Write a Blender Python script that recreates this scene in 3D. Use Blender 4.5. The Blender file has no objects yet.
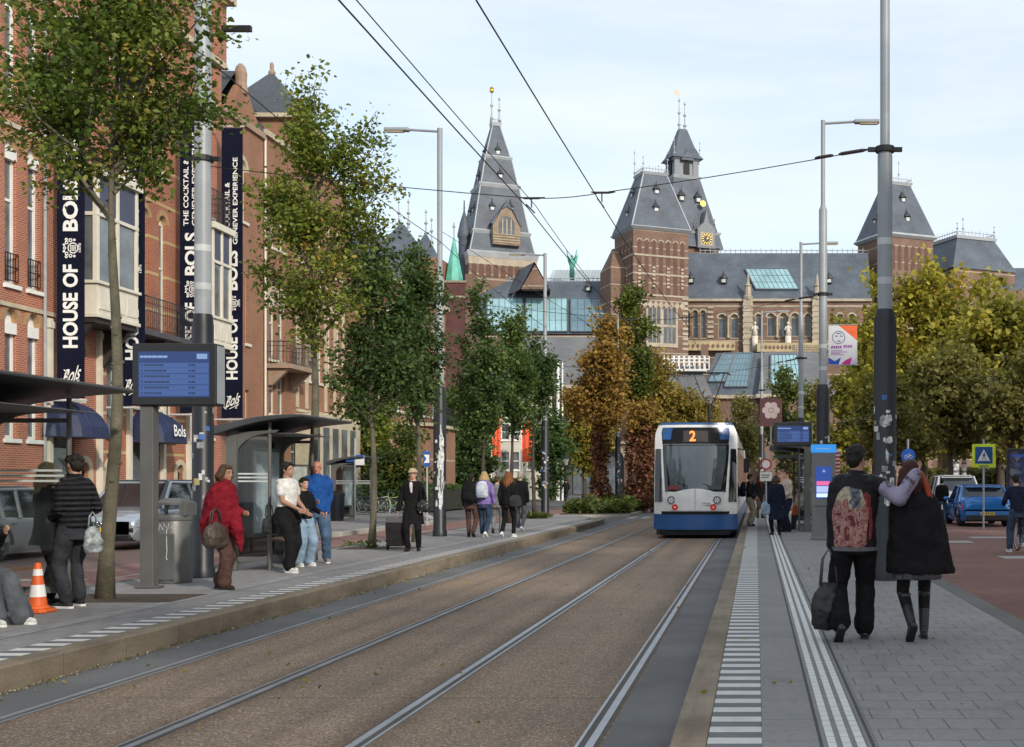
import bpy, math, random
import numpy as np
from mathutils import Vector, Matrix, Euler
R = math.radians
random.seed(7)
F, CX, CY, H0 = 1200.0, 756.0, 482.0, 1.62
scene = bpy.context.scene
COL = scene.collection

def at(px, py, Y):
    return ((px-CX)*Y/F, Y, H0-(py-CY)*Y/F)
def gnd(px, py, z=0.0):
    Y = F*(H0-z)/(py-CY)
    return ((px-CX)*Y/F, Y, z)

# ------------------------------------------------------------------ materials
MATS = {}
def nodes_of(name):
    m = bpy.data.materials.new(name); m.use_nodes = True
    nt = m.node_tree
    b = nt.nodes.get('Principled BSDF')
    return m, nt, b
def N(nt, t, **kw):
    n = nt.nodes.new(t)
    for k, v in kw.items(): setattr(n, k, v)
    return n
def mixc(nt, fac, a, b, blend='MIX'):
    n = N(nt, 'ShaderNodeMix', data_type='RGBA', blend_type=blend)
    for sock, val in ((0, fac), (6, a), (7, b)):
        if isinstance(val, bpy.types.NodeSocket): nt.links.new(val, n.inputs[sock])
        elif sock == 0: n.inputs[0].default_value = val
        else: n.inputs[sock].default_value = (*val, 1) if len(val) == 3 else val
    return n.outputs[2]
def noise(nt, vec, scale, detail=3, rough=.55):
    n = N(nt, 'ShaderNodeTexNoise'); n.inputs['Scale'].default_value = scale
    n.inputs['Detail'].default_value = detail; n.inputs['Roughness'].default_value = rough
    if vec is not None: nt.links.new(vec, n.inputs['Vector'])
    return n.outputs['Fac']
def ramp(nt, fac, stops):
    n = N(nt, 'ShaderNodeValToRGB')
    el = n.color_ramp.elements
    while len(el) < len(stops): el.new(.5)
    for e, (p, c) in zip(el, stops):
        e.position = p; e.color = (*c, 1) if not isinstance(c, (int, float)) else (c, c, c, 1)
    nt.links.new(fac, n.inputs[0])
    return n.outputs[0]
def objco(nt):
    return N(nt, 'ShaderNodeTexCoord').outputs['Object']
def bump(nt, b, h, strength=.3, dist=.01):
    n = N(nt, 'ShaderNodeBump'); n.inputs['Strength'].default_value = strength; n.inputs['Distance'].default_value = dist
    nt.links.new(h, n.inputs['Height']); nt.links.new(n.outputs[0], b.inputs['Normal'])
def mat(name, c, rough=.6, metal=0, var=.12, vs=3.0, bs=0, bstr=.3, spec=.5, coat=0, emis=None, es=1, fine=0, fs=60):
    if name in MATS: return MATS[name]
    m, nt, b = nodes_of(name)
    b.inputs['Roughness'].default_value = rough; b.inputs['Metallic'].default_value = metal
    b.inputs['Specular IOR Level'].default_value = spec
    if coat: b.inputs['Coat Weight'].default_value = coat; b.inputs['Coat Roughness'].default_value = .05
    co = objco(nt)
    f = noise(nt, co, vs, 4)
    lo = tuple(x*(1-var*1.5) for x in c); hi = tuple(min(1, x*(1+var*1.5)) for x in c)
    out = ramp(nt, f, [(.25, lo), (.75, hi)])
    if fine:
        f2 = noise(nt, co, fs, 2, .7)
        out = mixc(nt, fine, out, ramp(nt, f2, [(.3, .25), (.7, 1.0)]), 'MULTIPLY')
    nt.links.new(out, b.inputs['Base Color'])
    if bs: bump(nt, b, noise(nt, co, bs, 3), bstr)
    if emis:
        b.inputs['Emission Color'].default_value = (*emis, 1); b.inputs['Emission Strength'].default_value = es
    MATS[name] = m
    return m
def uvz(nt, sw=False):
    co = objco(nt); s = N(nt, 'ShaderNodeSeparateXYZ'); nt.links.new(co, s.inputs[0])
    a = N(nt, 'ShaderNodeMath', operation='ADD'); nt.links.new(s.outputs[0], a.inputs[0]); nt.links.new(s.outputs[1], a.inputs[1])
    c = N(nt, 'ShaderNodeCombineXYZ'); nt.links.new(a.outputs[0], c.inputs[0]); nt.links.new(s.outputs[2], c.inputs[1])
    return c.outputs[0], co
def brick(name, c1, c2, mortar, w=.22, h=.066, ms=.008, rough=.85, flat=False, var=.25, vs=.7, offset=.5, bands=None, rot=0, bstr=.5):
    if name in MATS: return MATS[name]
    m, nt, b = nodes_of(name)
    if flat:
        co = objco(nt); vec = co
        if rot:
            mp = N(nt, 'ShaderNodeMapping'); mp.inputs['Rotation'].default_value = (0, 0, rot); nt.links.new(co, mp.inputs[0]); vec = mp.outputs[0]
    else: vec, co = uvz(nt)
    t = N(nt, 'ShaderNodeTexBrick'); t.offset = offset
    t.inputs['Color1'].default_value = (*c1, 1); t.inputs['Color2'].default_value = (*c2, 1); t.inputs['Mortar'].default_value = (*mortar, 1)
    t.inputs['Scale'].default_value = 1; t.inputs['Mortar Size'].default_value = ms; t.inputs['Mortar Smooth'].default_value = .2
    t.inputs['Brick Width'].default_value = w; t.inputs['Row Height'].default_value = h
    nt.links.new(vec, t.inputs['Vector'])
    out = t.outputs['Color']
    if bands:
        s = N(nt, 'ShaderNodeSeparateXYZ'); nt.links.new(co, s.inputs[0])
        md = N(nt, 'ShaderNodeMath', operation='PINGPONG'); md.inputs[1].default_value = bands[0]; nt.links.new(s.outputs[2], md.inputs[0])
        lt = N(nt, 'ShaderNodeMath', operation='LESS_THAN'); lt.inputs[1].default_value = bands[1]; nt.links.new(md.outputs[0], lt.inputs[0])
        out = mixc(nt, lt.outputs[0], out, bands[2])
    f = noise(nt, co, vs, 4)
    out = mixc(nt, 1.0, out, ramp(nt, f, [(.25, 1-var), (.75, 1+var*.4)]), 'MULTIPLY')
    f3 = noise(nt, co, 28, 2)
    out = mixc(nt, .35, out, ramp(nt, f3, [(.3, .55), (.7, 1.1)]), 'MULTIPLY')
    if flat:
        v = N(nt, 'ShaderNodeTexVoronoi'); v.inputs['Scale'].default_value = 2.6; v.inputs['Randomness'].default_value = 1; nt.links.new(co, v.inputs['Vector'])
        out = mixc(nt, .8, out, ramp(nt, v.outputs['Distance'], [(.0, .55), (.055, .62), (.075, 1.0), (1, 1.0)]), 'MULTIPLY')
        st = noise(nt, co, 1.7, 6, .72)
        out = mixc(nt, .7, out, ramp(nt, st, [(.32, .72), (.47, .98), (.62, 1.0), (.75, 1.12)]), 'MULTIPLY')
    nt.links.new(out, b.inputs['Base Color']); b.inputs['Roughness'].default_value = rough
    b.inputs['Specular IOR Level'].default_value = .25
    if bstr: bump(nt, b, t.outputs['Fac'], -bstr, .004)
    MATS[name] = m
    return m
def glass(name, tint=(.8, .86, .85), alpha=.25, rough=.02, c=(.02, .025, .03)):
    """thin architectural glass: see-through with fresnel reflection"""
    if name in MATS: return MATS[name]
    m, nt, b = nodes_of(name)
    tr = N(nt, 'ShaderNodeBsdfTransparent'); tr.inputs[0].default_value = (*tint, 1)
    gl = N(nt, 'ShaderNodeBsdfGlossy'); gl.inputs['Roughness'].default_value = rough
    df = N(nt, 'ShaderNodeBsdfDiffuse'); df.inputs[0].default_value = (*c, 1)
    fr = N(nt, 'ShaderNodeFresnel'); fr.inputs[0].default_value = 1.5
    m1 = N(nt, 'ShaderNodeMixShader'); m1.inputs[0].default_value = alpha
    nt.links.new(tr.outputs[0], m1.inputs[1]); nt.links.new(df.outputs[0], m1.inputs[2])
    m2 = N(nt, 'ShaderNodeMixShader'); nt.links.new(fr.outputs[0], m2.inputs[0])
    nt.links.new(m1.outputs[0], m2.inputs[1]); nt.links.new(gl.outputs[0], m2.inputs[2])
    nt.links.new(m2.outputs[0], nt.nodes['Material Output'].inputs[0])
    MATS[name] = m
    return m
def leafmat(name, stops, trans=.35):
    if name in MATS: return MATS[name]
    m, nt, b = nodes_of(name)
    a = N(nt, 'ShaderNodeAttribute'); a.attribute_name = 'lv'
    c = ramp(nt, a.outputs['Fac'], stops)
    b.inputs['Roughness'].default_value = .55; b.inputs['Specular IOR Level'].default_value = .3
    nt.links.new(c, b.inputs['Base Color'])
    t = N(nt, 'ShaderNodeBsdfTranslucent'); nt.links.new(mixc(nt, .35, c, (.25, .3, .02)), t.inputs[0])
    mx = N(nt, 'ShaderNodeMixShader'); mx.inputs[0].default_value = trans
    nt.links.new(b.outputs[0], mx.inputs[1]); nt.links.new(t.outputs[0], mx.inputs[2])
    nt.links.new(mx.outputs[0], nt.nodes['Material Output'].inputs[0])
    MATS[name] = m
    return m
def emit(name, c, s=1):
    if name in MATS: return MATS[name]
    m, nt, b = nodes_of(name)
    b.inputs['Base Color'].default_value = (.01, .01, .01, 1)
    b.inputs['Emission Color'].default_value = (*c, 1); b.inputs['Emission Strength'].default_value = s
    b.inputs['Roughness'].default_value = .3
    MATS[name] = m
    return m

# ------------------------------------------------------------------ mesh builder
def ring_dirs(n): return [(math.cos(2*math.pi*i/n), math.sin(2*math.pi*i/n)) for i in range(n)]
class MB:
    def __init__(s): s.v = []; s.f = []; s.m = []
    def add(s, vs, fs, mi=0, M=None):
        o = len(s.v)
        s.v += [tuple(M @ Vector(p)) for p in vs] if M is not None else [tuple(p) for p in vs]
        s.f += [tuple(i+o for i in f) for f in fs]; s.m += [mi]*len(fs)
        return s
    def box(s, x0, x1, y0, y1, z0, z1, mi=0, M=None):
        vs = [(x0,y0,z0),(x1,y0,z0),(x1,y1,z0),(x0,y1,z0),(x0,y0,z1),(x1,y0,z1),(x1,y1,z1),(x0,y1,z1)]
        return s.add(vs, [(3,2,1,0),(4,5,6,7),(0,1,5,4),(1,2,6,5),(2,3,7,6),(3,0,4,7)], mi, M)
    def cbox(s, c, d, mi=0, M=None):
        return s.box(c[0]-d[0]/2, c[0]+d[0]/2, c[1]-d[1]/2, c[1]+d[1]/2, c[2]-d[2]/2, c[2]+d[2]/2, mi, M)
    def frus(s, z0, a0, z1, a1, mi=0, b0=None, b1=None, M=None, cap=True):
        b0 = a0 if b0 is None else b0; b1 = a1 if b1 is None else b1
        vs = [(-a0,-b0,z0),(a0,-b0,z0),(a0,b0,z0),(-a0,b0,z0),(-a1,-b1,z1),(a1,-b1,z1),(a1,b1,z1),(-a1,b1,z1)]
        return s.add(vs, [(3,2,1,0),(4,5,6,7),(0,1,5,4),(1,2,6,5),(2,3,7,6),(3,0,4,7)], mi, M)
    def prism(s, poly, ax, a, b, mi=0, M=None):
        """poly of 2D points in the plane across axis ax, extruded from a to b"""
        n = len(poly)
        def P(p, t): return {'y': (p[0], t, p[1]), 'x': (t, p[0], p[1]), 'z': (p[0], p[1], t)}[ax]
        vs = [P(p, a) for p in poly]+[P(p, b) for p in poly]
        fs = [tuple(range(n)), tuple(range(2*n-1, n-1, -1))]+[(i, (i+1) % n, n+(i+1) % n, n+i) for i in range(n)]
        return s.add(vs, fs, mi, M)
    def tube(s, pts, r, n=8, mi=0, M=None, cap=True):
        pts = [Vector(p) for p in pts]; k = len(pts)
        rs = r if isinstance(r, (list, tuple)) else [r]*k
        vs = []; prev = None
        for i, p in enumerate(pts):
            d = (pts[min(i+1, k-1)]-pts[max(i-1, 0)])
            d = d.normalized() if d.length > 1e-9 else Vector((0, 0, 1))
            if prev is None:
                u = d.cross(Vector((0, 0, 1)) if abs(d.z) < .9 else Vector((1, 0, 0))).normalized()
            else:
                u = prev-d*prev.dot(d)
                u = u.normalized() if u.length > 1e-6 else d.orthogonal().normalized()
            w = d.cross(u); prev = u
            vs += [p+(u*c+w*sn)*rs[i] for c, sn in ring_dirs(n)]
        fs = [(i*n+j, i*n+(j+1) % n, (i+1)*n+(j+1) % n, (i+1)*n+j) for i in range(k-1) for j in range(n)]
        if cap: fs += [tuple(range(n-1, -1, -1)), tuple((k-1)*n+j for j in range(n))]
        return s.add(vs, fs, mi, M)
    def lathe(s, prof, n=16, mi=0, c=(0, 0, 0), M=None, sx=1, sy=1):
        vs = [(c[0]+r*a*sx, c[1]+r*b*sy, c[2]+z) for r, z in prof for a, b in ring_dirs(n)]
        k = len(prof)
        fs = [(i*n+j, i*n+(j+1) % n, (i+1)*n+(j+1) % n, (i+1)*n+j) for i in range(k-1) for j in range(n)]
        fs += [tuple(range(n-1, -1, -1)), tuple((k-1)*n+j for j in range(n))]
        return s.add(vs, fs, mi, M)
    def ell(s, c, r, n=12, k=7, mi=0, M=None):
        r = r if isinstance(r, (tuple, list)) else (r, r, r)
        prof = [(max(.02, math.sin(math.pi*i/k)), -math.cos(math.pi*i/k)) for i in range(k+1)]
        vs = [(c[0]+r[0]*q*a, c[1]+r[1]*q*b, c[2]+r[2]*z) for q, z in prof for a, b in ring_dirs(n)]
        kk = len(prof)
        fs = [(i*n+j, i*n+(j+1) % n, (i+1)*n+(j+1) % n, (i+1)*n+j) for i in range(kk-1) for j in range(n)]
        fs += [tuple(range(n-1, -1, -1)), tuple((kk-1)*n+j for j in range(n))]
        return s.add(vs, fs, mi, M)
    def disc(s, c, r, ax='y', n=20, t=.01, mi=0, M=None, r2=None):
        prof = ring_dirs(n); r2 = r if r2 is None else r2
        def P(a, b, q): return {'y': (c[0]+a, c[1]+q, c[2]+b), 'x': (c[0]+q, c[1]+a, c[2]+b), 'z': (c[0]+a, c[1]+b, c[2]+q)}[ax]
        vs = [P(a*r, b*r2, -t/2) for a, b in prof]+[P(a*r, b*r2, t/2) for a, b in prof]
        fs = [tuple(range(n)), tuple(range(2*n-1, n-1, -1))]+[(i, (i+1) % n, n+(i+1) % n, n+i) for i in range(n)]
        return s.add(vs, fs, mi, M)
    def torus(s, c, R_, r, ax='x', n=24, k=8, mi=0, M=None):
        vs = []
        for a, b in ring_dirs(n):
            for p, q in ring_dirs(k):
                rr = R_+r*p
                vs.append({'x': (c[0]+r*q, c[1]+a*rr, c[2]+b*rr), 'y': (c[0]+a*rr, c[1]+r*q, c[2]+b*rr), 'z': (c[0]+a*rr, c[1]+b*rr, c[2]+r*q)}[ax])
        fs = [(i*k+j, i*k+(j+1) % k, ((i+1) % n)*k+(j+1) % k, ((i+1) % n)*k+j) for i in range(n) for j in range(k)]
        return s.add(vs, fs, mi, M)
    def loft(s, rings, mi=0, M=None, cap=True, fmat=None):
        n = len(rings[0]); k = len(rings)
        vs = [p for r in rings for p in r]
        o = len(s.f)
        fs = [(i*n+j, i*n+(j+1) % n, (i+1)*n+(j+1) % n, (i+1)*n+j) for i in range(k-1) for j in range(n)]
        if cap: fs += [tuple(range(n-1, -1, -1)), tuple((k-1)*n+j for j in range(n))]
        return s.add(vs, fs, mi, M)
    def build(s, name, mats, parent=None, loc=None, rotz=0, smooth=False, bevel=0, seg=2, fixn=True):
        me = bpy.data.meshes.new(name)
        me.from_pydata(s.v, [], s.f)
        if not isinstance(mats, (list, tuple)): mats = [mats]
        for m in mats: me.materials.append(m)
        me.polygons.foreach_set('material_index', s.m)
        if smooth: me.polygons.foreach_set('use_smooth', [True]*len(s.f))
        if fixn and len(s.f) < 60000:
            import bmesh
            bm = bmesh.new(); bm.from_mesh(me); bmesh.ops.recalc_face_normals(bm, faces=bm.faces); bm.to_mesh(me); bm.free()
        me.update()
        o = bpy.data.objects.new(name, me); COL.objects.link(o)
        if parent: o.parent = parent
        if loc: o.location = loc
        if rotz: o.rotation_euler[2] = rotz
        if smooth and smooth != 'all':
            try: me.set_sharp_from_angle(angle=R(40))
            except Exception: pass
        if bevel:
            b = o.modifiers.new('b', 'BEVEL'); b.width = bevel; b.segments = seg; b.limit_method = 'ANGLE'; b.angle_limit = R(35)
        return o
def tag(o, label=None, cat=None, group=None, kind=None):
    if label: o['label'] = label
    if cat: o['category'] = cat
    if group: o['group'] = group
    if kind: o['kind'] = kind
    return o
def thing(name, label, cat, loc=(0, 0, 0), rotz=0, group=None):
    o = bpy.data.objects.new(name, None); COL.objects.link(o)
    o.empty_display_size = .2
    o.location = loc; o.rotation_euler[2] = rotz
    return tag(o, label, cat, group)
def struct(o): o['kind'] = 'structure'; return o
def copy_tree(o, parent=None):
    c = o.copy(); COL.objects.link(c)
    if parent: c.parent = parent
    for ch in list(o.children): copy_tree(ch, c)
    return c
def dup(o, label, loc, rotz=None):
    c = copy_tree(o); c['label'] = label; c.location = loc
    if rotz is not None: c.rotation_euler[2] = rotz
    return c
_TX = {}
def textmesh(t, bold=.0, shear=0):
    """verts, faces of a text, height of capitals = 1, left at 0, flat in xy"""
    k = (t, bold, shear)
    if k not in _TX:
        cu = bpy.data.curves.new('txt', 'FONT'); cu.body = t; cu.size = 1; cu.offset = bold; cu.shear = shear; cu.resolution_u = 3
        cu.fill_mode = 'FRONT'
        o = bpy.data.objects.new('txt', cu); COL.objects.link(o)
        dg = bpy.context.evaluated_depsgraph_get()
        me = bpy.data.meshes.new_from_object(o.evaluated_get(dg))
        vs = [v.co.copy() for v in me.vertices]; fs = [tuple(p.vertices) for p in me.polygons]
        bpy.data.objects.remove(o); bpy.data.meshes.remove(me); bpy.data.curves.remove(cu)
        x0 = min(v.x for v in vs); x1 = max(v.x for v in vs); y0 = min(v.y for v in vs); y1 = max(v.y for v in vs)
        _TX[k] = ([((v.x-x0)/(x1-x0), (v.y-y0)/(y1-y0)) for v in vs], fs)
    return _TX[k]
def text_on(mb, t, P, a0, a1, b0, b1, bold=.0, shear=0, mi=0):
    """fit text into the rectangle a0..a1 (reading direction) x b0..b1 (letter height); P(a,b) -> 3D"""
    vs, fs = textmesh(t, bold, shear)
    mb.add([P(a0+(a1-a0)*u, b0+(b1-b0)*v) for u, v in vs], fs, mi)

# ------------------------------------------------------------------ shared materials
steel = mat('galvanised_grey', (.36, .39, .43), .45, .35, .08, 2)
polegrey = mat('pole_grey_paint', (.27, .295, .315), .45, 0, .08, 2)
polelight = mat('pole_light_paint', (.27, .29, .305), .45, 0, .08, 2)
poledark = mat('pole_navy_paint', (.009, .012, .019), .45, 0, .3, 3, fine=.3, fs=25)
anthr = mat('anthracite_metal', (.055, .058, .06), .45, .2, .15, 2)
anthr2 = mat('shelter_grey', (.10, .10, .095), .5, .1, .15, 2)
blackp = mat('black_plastic', (.012, .012, .013), .4, 0, .2, 5)
rubber = mat('rubber', (.016, .016, .016), .8, 0, .2, 5)
chrome = mat('chrome', (.65, .66, .68), .18, 1, .03)
white = mat('white_paint', (.74, .74, .71), .45, 0, .06, 2)
cream = mat('cream_paint', (.62, .58, .48), .5, 0, .08, 2)
creamstone = mat('cream_stone', (.50, .43, .31), .8, 0, .16, 1.5, fine=.25, fs=9)
navy = mat('navy_cloth', (.006, .008, .022), .85, 0, .15, 2, spec=.12)
lettering = mat('white_lettering', (.78, .78, .76), .6, 0, .03)
winglass = mat('window_glass', (.11, .125, .135), .05, 0, .5, .9, spec=.8)
winglass2 = mat('museum_glass', (.06, .07, .085), .12, 0, .4, .7, spec=.6)
iron = mat('wrought_iron', (.015, .016, .02), .5, .3, .2)
brass = mat('gilt', (.75, .5, .12), .3, .9, .1)
wood = mat('weathered_wood', (.12, .07, .04), .7, 0, .3, 4)
skin_l = mat('skin_light', (.48, .27, .19), .55, 0, .06, 8)
skin_m = mat('skin_tan', (.33, .18, .12), .55, 0, .06, 8)
eyedark = mat('eye_dark', (.02, .015, .012), .2)
lips = mat('lip', (.32, .10, .09), .5)
wirem = mat('wire_copper_dark', (.03, .028, .027), .5, .5, .1)
shelterglass = glass('shelter_glass', (.93, .96, .95), .03)
# ------------------------------------------------------------------ ground
def sheet(name, poly, z, m, kind='structure', thick=0, mi_side=None):
    mb = MB()
    if thick: mb.prism(poly, 'z', z-thick, z)
    else: mb.add([(x, y, z) for x, y in poly], [tuple(range(len(poly)))])
    o = mb.build(name, m); o['kind'] = kind
    return o
def rect(x0, x1, y0, y1): return [(x0, y0), (x1, y0), (x1, y1), (x0, y1)]

m_ground = mat('far_asphalt', (.10, .10, .10), .85, 0, .2, .15, fine=.4, fs=20)
def m_agg():
    m, nt, b = nodes_of('exposed_aggregate')
    co = objco(nt)
    v = N(nt, 'ShaderNodeTexVoronoi'); v.inputs['Scale'].default_value = 85; nt.links.new(co, v.inputs['Vector'])
    sp = ramp(nt, N2(nt, v.outputs['Color']), [(.0, (.104, .071, .046)), (.35, (.19, .134, .089)), (.65, (.244, .173, .115)), (.88, (.315, .232, .165)), (1, (.50, .40, .32))])
    big = ramp(nt, noise(nt, co, .55, 5, .6), [(.28, (.78, .77, .76)), (.5, (.97, .95, .93)), (.75, (1.1, 1.06, 1.02))])
    c = mixc(nt, 1, sp, big, 'MULTIPLY')
    # cross joints every 3 m
    s = N(nt, 'ShaderNodeSeparateXYZ'); nt.links.new(co, s.inputs[0])
    pp = N(nt, 'ShaderNodeMath', operation='PINGPONG'); pp.inputs[1].default_value = 1.5; nt.links.new(s.outputs[1], pp.inputs[0])
    lt = N(nt, 'ShaderNodeMath', operation='LESS_THAN'); lt.inputs[1].default_value = .006; nt.links.new(pp.outputs[0], lt.inputs[0])
    c = mixc(nt, lt.outputs[0], c, (.02, .018, .016))
    # oily darker streak between rails
    st = ramp(nt, noise(nt, mapped(nt, co, (2.2, .05, 1)), 1.0, 3), [(.3, .62), (.48, .95), (.65, 1.08)])
    c = mixc(nt, .8, c, st, 'MULTIPLY')
    # grimy, rusty margins along the four rails
    wob = N(nt, 'ShaderNodeMath', operation='MULTIPLY_ADD'); wob.inputs[1].default_value = .16; wob.inputs[2].default_value = -.08; nt.links.new(noise(nt, mapped(nt, co, (3, .6, 1)), 2.0, 4, .7), wob.inputs[0])
    for xr_ in (-1.02, -2.48, -3.83, -5.17):
        sb = N(nt, 'ShaderNodeMath', operation='SUBTRACT'); nt.links.new(s.outputs[0], sb.inputs[0]); sb.inputs[1].default_value = xr_
        ab = N(nt, 'ShaderNodeMath', operation='ABSOLUTE'); nt.links.new(sb.outputs[0], ab.inputs[0])
        ad = N(nt, 'ShaderNodeMath', operation='ADD'); nt.links.new(ab.outputs[0], ad.inputs[0]); nt.links.new(wob.outputs[0], ad.inputs[1])
        c = mixc(nt, 1, c, ramp(nt, ad.outputs[0], [(.05, (.58, .54, .50)), (.15, (.80, .77, .74)), (.30, (1, 1, 1))]), 'MULTIPLY')
    blot = noise(nt, co, 3.1, 4, .6)
    c = mixc(nt, .8, c, ramp(nt, blot, [(.28, .62), (.37, .98), (1, 1.0)]), 'MULTIPLY')
    nt.links.new(c, b.inputs['Base Color']); b.inputs['Roughness'].default_value = .8
    bump(nt, b, v.outputs['Distance'], .3, .004)
    return m
def N2(nt, col):
    s = N(nt, 'ShaderNodeSeparateColor'); nt.links.new(col, s.inputs[0]); return s.outputs[0]
def mapped(nt, co, sc, rot=(0, 0, 0)):
    mp = N(nt, 'ShaderNodeMapping'); mp.inputs['Scale'].default_value = sc; mp.inputs['Rotation'].default_value = rot
    nt.links.new(co, mp.inputs[0]); return mp.outputs[0]
agg = m_agg()
asph = mat('dark_asphalt', (.135, .135, .136), .85, 0, .2, .8, fine=.5, fs=70)
redasph = brick('red_clinker_road', (.26, .125, .102), (.205, .10, .085), (.11, .075, .065), .21, .07, .006, .85, True, .28, .5, rot=R(45), bstr=.3)
redbike = mat('red_asphalt', (.225, .115, .095), .85, 0, .14, .6, fine=.4, fs=70)
paver = brick('grey_pavers', (.27, .262, .258), (.246, .239, .236), (.135, .13, .128), .28, .30, .006, .8, True, .18, .45, bstr=.35)
slabs = brick('grey_slabs', (.245, .24, .238), (.226, .221, .219), (.156, .152, .15), .6, .6, .006, .8, True, .14, .6, offset=0, bstr=.2)
kerbst = brick('kerb_stone', (.225, .195, .155), (.20, .172, .136), (.10, .085, .07), 1.0, 4.0, .008, .85, True, .3, 1.1, rot=R(90), offset=0, bstr=.2)
def m_kerb():
    m, nt, b = nodes_of('kerb_concrete')
    co = objco(nt)
    c = ramp(nt, noise(nt, mapped(nt, co, (1, 1, 3)), 1.3, 6, .65), [(.25, (.13, .10, .07)), (.5, (.22, .18, .13)), (.75, (.30, .25, .19))])
    s = N(nt, 'ShaderNodeSeparateXYZ'); nt.links.new(co, s.inputs[0])
    pp = N(nt, 'ShaderNodeMath', operation='PINGPONG'); pp.inputs[1].default_value = .5; nt.links.new(s.outputs[1], pp.inputs[0])
    lt = N(nt, 'ShaderNodeMath', operation='LESS_THAN'); lt.inputs[1].default_value = .004; nt.links.new(pp.outputs[0], lt.inputs[0])
    c = mixc(nt, lt.outputs[0], c, (.10, .082, .062))
    c = mixc(nt, .6, c, ramp(nt, noise(nt, mapped(nt, co, (3, .35, 1.5)), 2.0, 5, .7), [(.35, (.55, .5, .44)), (.6, (1.05, 1.0, .95))]), 'MULTIPLY')
    c = mixc(nt, .5, c, ramp(nt, noise(nt, co, 60, 2), [(.3, .5), (.7, 1.1)]), 'MULTIPLY')
    nt.links.new(c, b.inputs['Base Color']); b.inputs['Roughness'].default_value = .85
    return m
kerbm = m_kerb()
def m_stripes(name, period, duty, ca, cb, wear=.35):
    m, nt, b = nodes_of(name)
    co = objco(nt)
    s = N(nt, 'ShaderNodeSeparateXYZ'); nt.links.new(co, s.inputs[0])
    pp = N(nt, 'ShaderNodeMath', operation='PINGPONG'); pp.inputs[1].default_value = period/2; nt.links.new(s.outputs[1], pp.inputs[0])
    lt = N(nt, 'ShaderNodeMath', operation='LESS_THAN'); lt.inputs[1].default_value = period/2*duty; nt.links.new(pp.outputs[0], lt.inputs[0])
    c = mixc(nt, lt.outputs[0], cb, ca)
    c = mixc(nt, wear, c, ramp(nt, noise(nt, co, 6, 5, .7), [(.35, .45), (.65, 1.0)]), 'MULTIPLY')
    nt.links.new(c, b.inputs['Base Color']); b.inputs['Roughness'].default_value = .7
    return m
tact = m_stripes('tactile_stripes', .3, .5, (.56, .555, .53), (.125, .125, .128))
guide = m_stripes('guide_ribs', .15, .94, (.60, .60, .585), (.25, .25, .25), .25)
guide_old = m_stripes('worn_guide_ribs', .1, .75, (.30, .30, .305), (.20, .20, .205), .6)
linew = mat('road_marking', (.36, .35, .34), .7, 0, .2, 3, fine=.4, fs=20)

sheet('ground', rect(-2500, 2500, -60, 4000), -.035, m_ground)
sheet('tram_trackbed', rect(-5.2, -.95, -12, 190), 0, agg)
sheet('asphalt_strip', rect(-.95, -.40, -12, 190), .0005, asph)
sheet('asphalt_strip', rect(-5.82, -5.2, -12, 190), .0005, asph)
rail_head = mat('rail_steel', (.36, .375, .40), .38, .4, .1, 3)
rail_dark = mat('rail_groove', (.06, .055, .05), .7, .1, .2)
rail_old = mat('rail_steel_dull', (.26, .265, .275), .5, .3, .15, 3)
for x, s in ((-1.02, 1), (-2.48, -1), (-3.83, 1), (-5.17, -1)):
    mb = MB()
    y0, y1 = -12, 190
    mb.box(x-.026, x+.026, y0, y1, -.02, .007, 0)
    a, b_ = sorted((x-s*.032, x-s*.068)); mb.box(a, b_, y0, y1, -.02, .0022, 1)
    a, b_ = sorted((x-s*.069, x-s*.09)); mb.box(a, b_, y0, y1, -.02, .006, 0)
    a, b_ = sorted((x+s*.032, x+s*.05)); mb.box(a, b_, y0, y1, -.02, .003, 1)
    struct(mb.build('tram_rail', [rail_head if x > -3 else rail_old, rail_dark]))
PZ = .2
# right-hand stop
mb = MB(); mb.box(-.47, -.268, -12, 190, -.1, PZ, 0); struct(mb.build('platform_kerb', kerbm, bevel=.012))
sheet('tactile_strip', rect(-.266, .032, -12, 120), PZ-.002, tact, thick=.15)
mb = MB(); mb.box(.034, 2.5, -12, 120, -.1, PZ-.004, 0); struct(mb.build('platform', slabs))
sheet('paving', rect(.66, 2.5, -12, 120), PZ, paver)
for x in (.413, .492, .570):
    mb = MB(); mb.box(x-.023, x+.023, -12, 120, PZ-.01, PZ+.004); struct(mb.build('guide_rib', guide))
for x in (.355, .635):
    mb = MB(); mb.box(x-.009, x+.009, -12, 120, PZ-.01, PZ-.002); struct(mb.build('guide_joint', mat('dark_joint', (.05, .05, .052), .9)))
sidek = mat('side_kerb', (.125, .12, .112), .85, 0, .15, 1, fine=.4, fs=30)
mb = MB(); mb.box(2.502, 2.74, -12, 120, -.1, PZ+.004); struct(mb.build('platform_kerb', sidek, bevel=.015))
sheet('road', rect(2.74, 11.6, -12, 190), .05, redasph, thick=.1)
mb = MB(); mb.box(11.6, 11.8, -12, 190, -.1, .17); struct(mb.build('kerb', sidek, bevel=.02))
sheet('pavement', rect(11.8, 60, -12, 190), .16, slabs, thick=.2)
for i, (x, y, l, w) in enumerate(((5.15, 24.5, 1.5, .12), (5.0, 31, 1.6, .12), (4.7, 38, 1.7, .12), (6.3, 33.5, 1.4, .5))):
    sheet('road_marking', rect(x-w/2, x+w/2+.6, y, y+l*.6), .054, linew)
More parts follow.
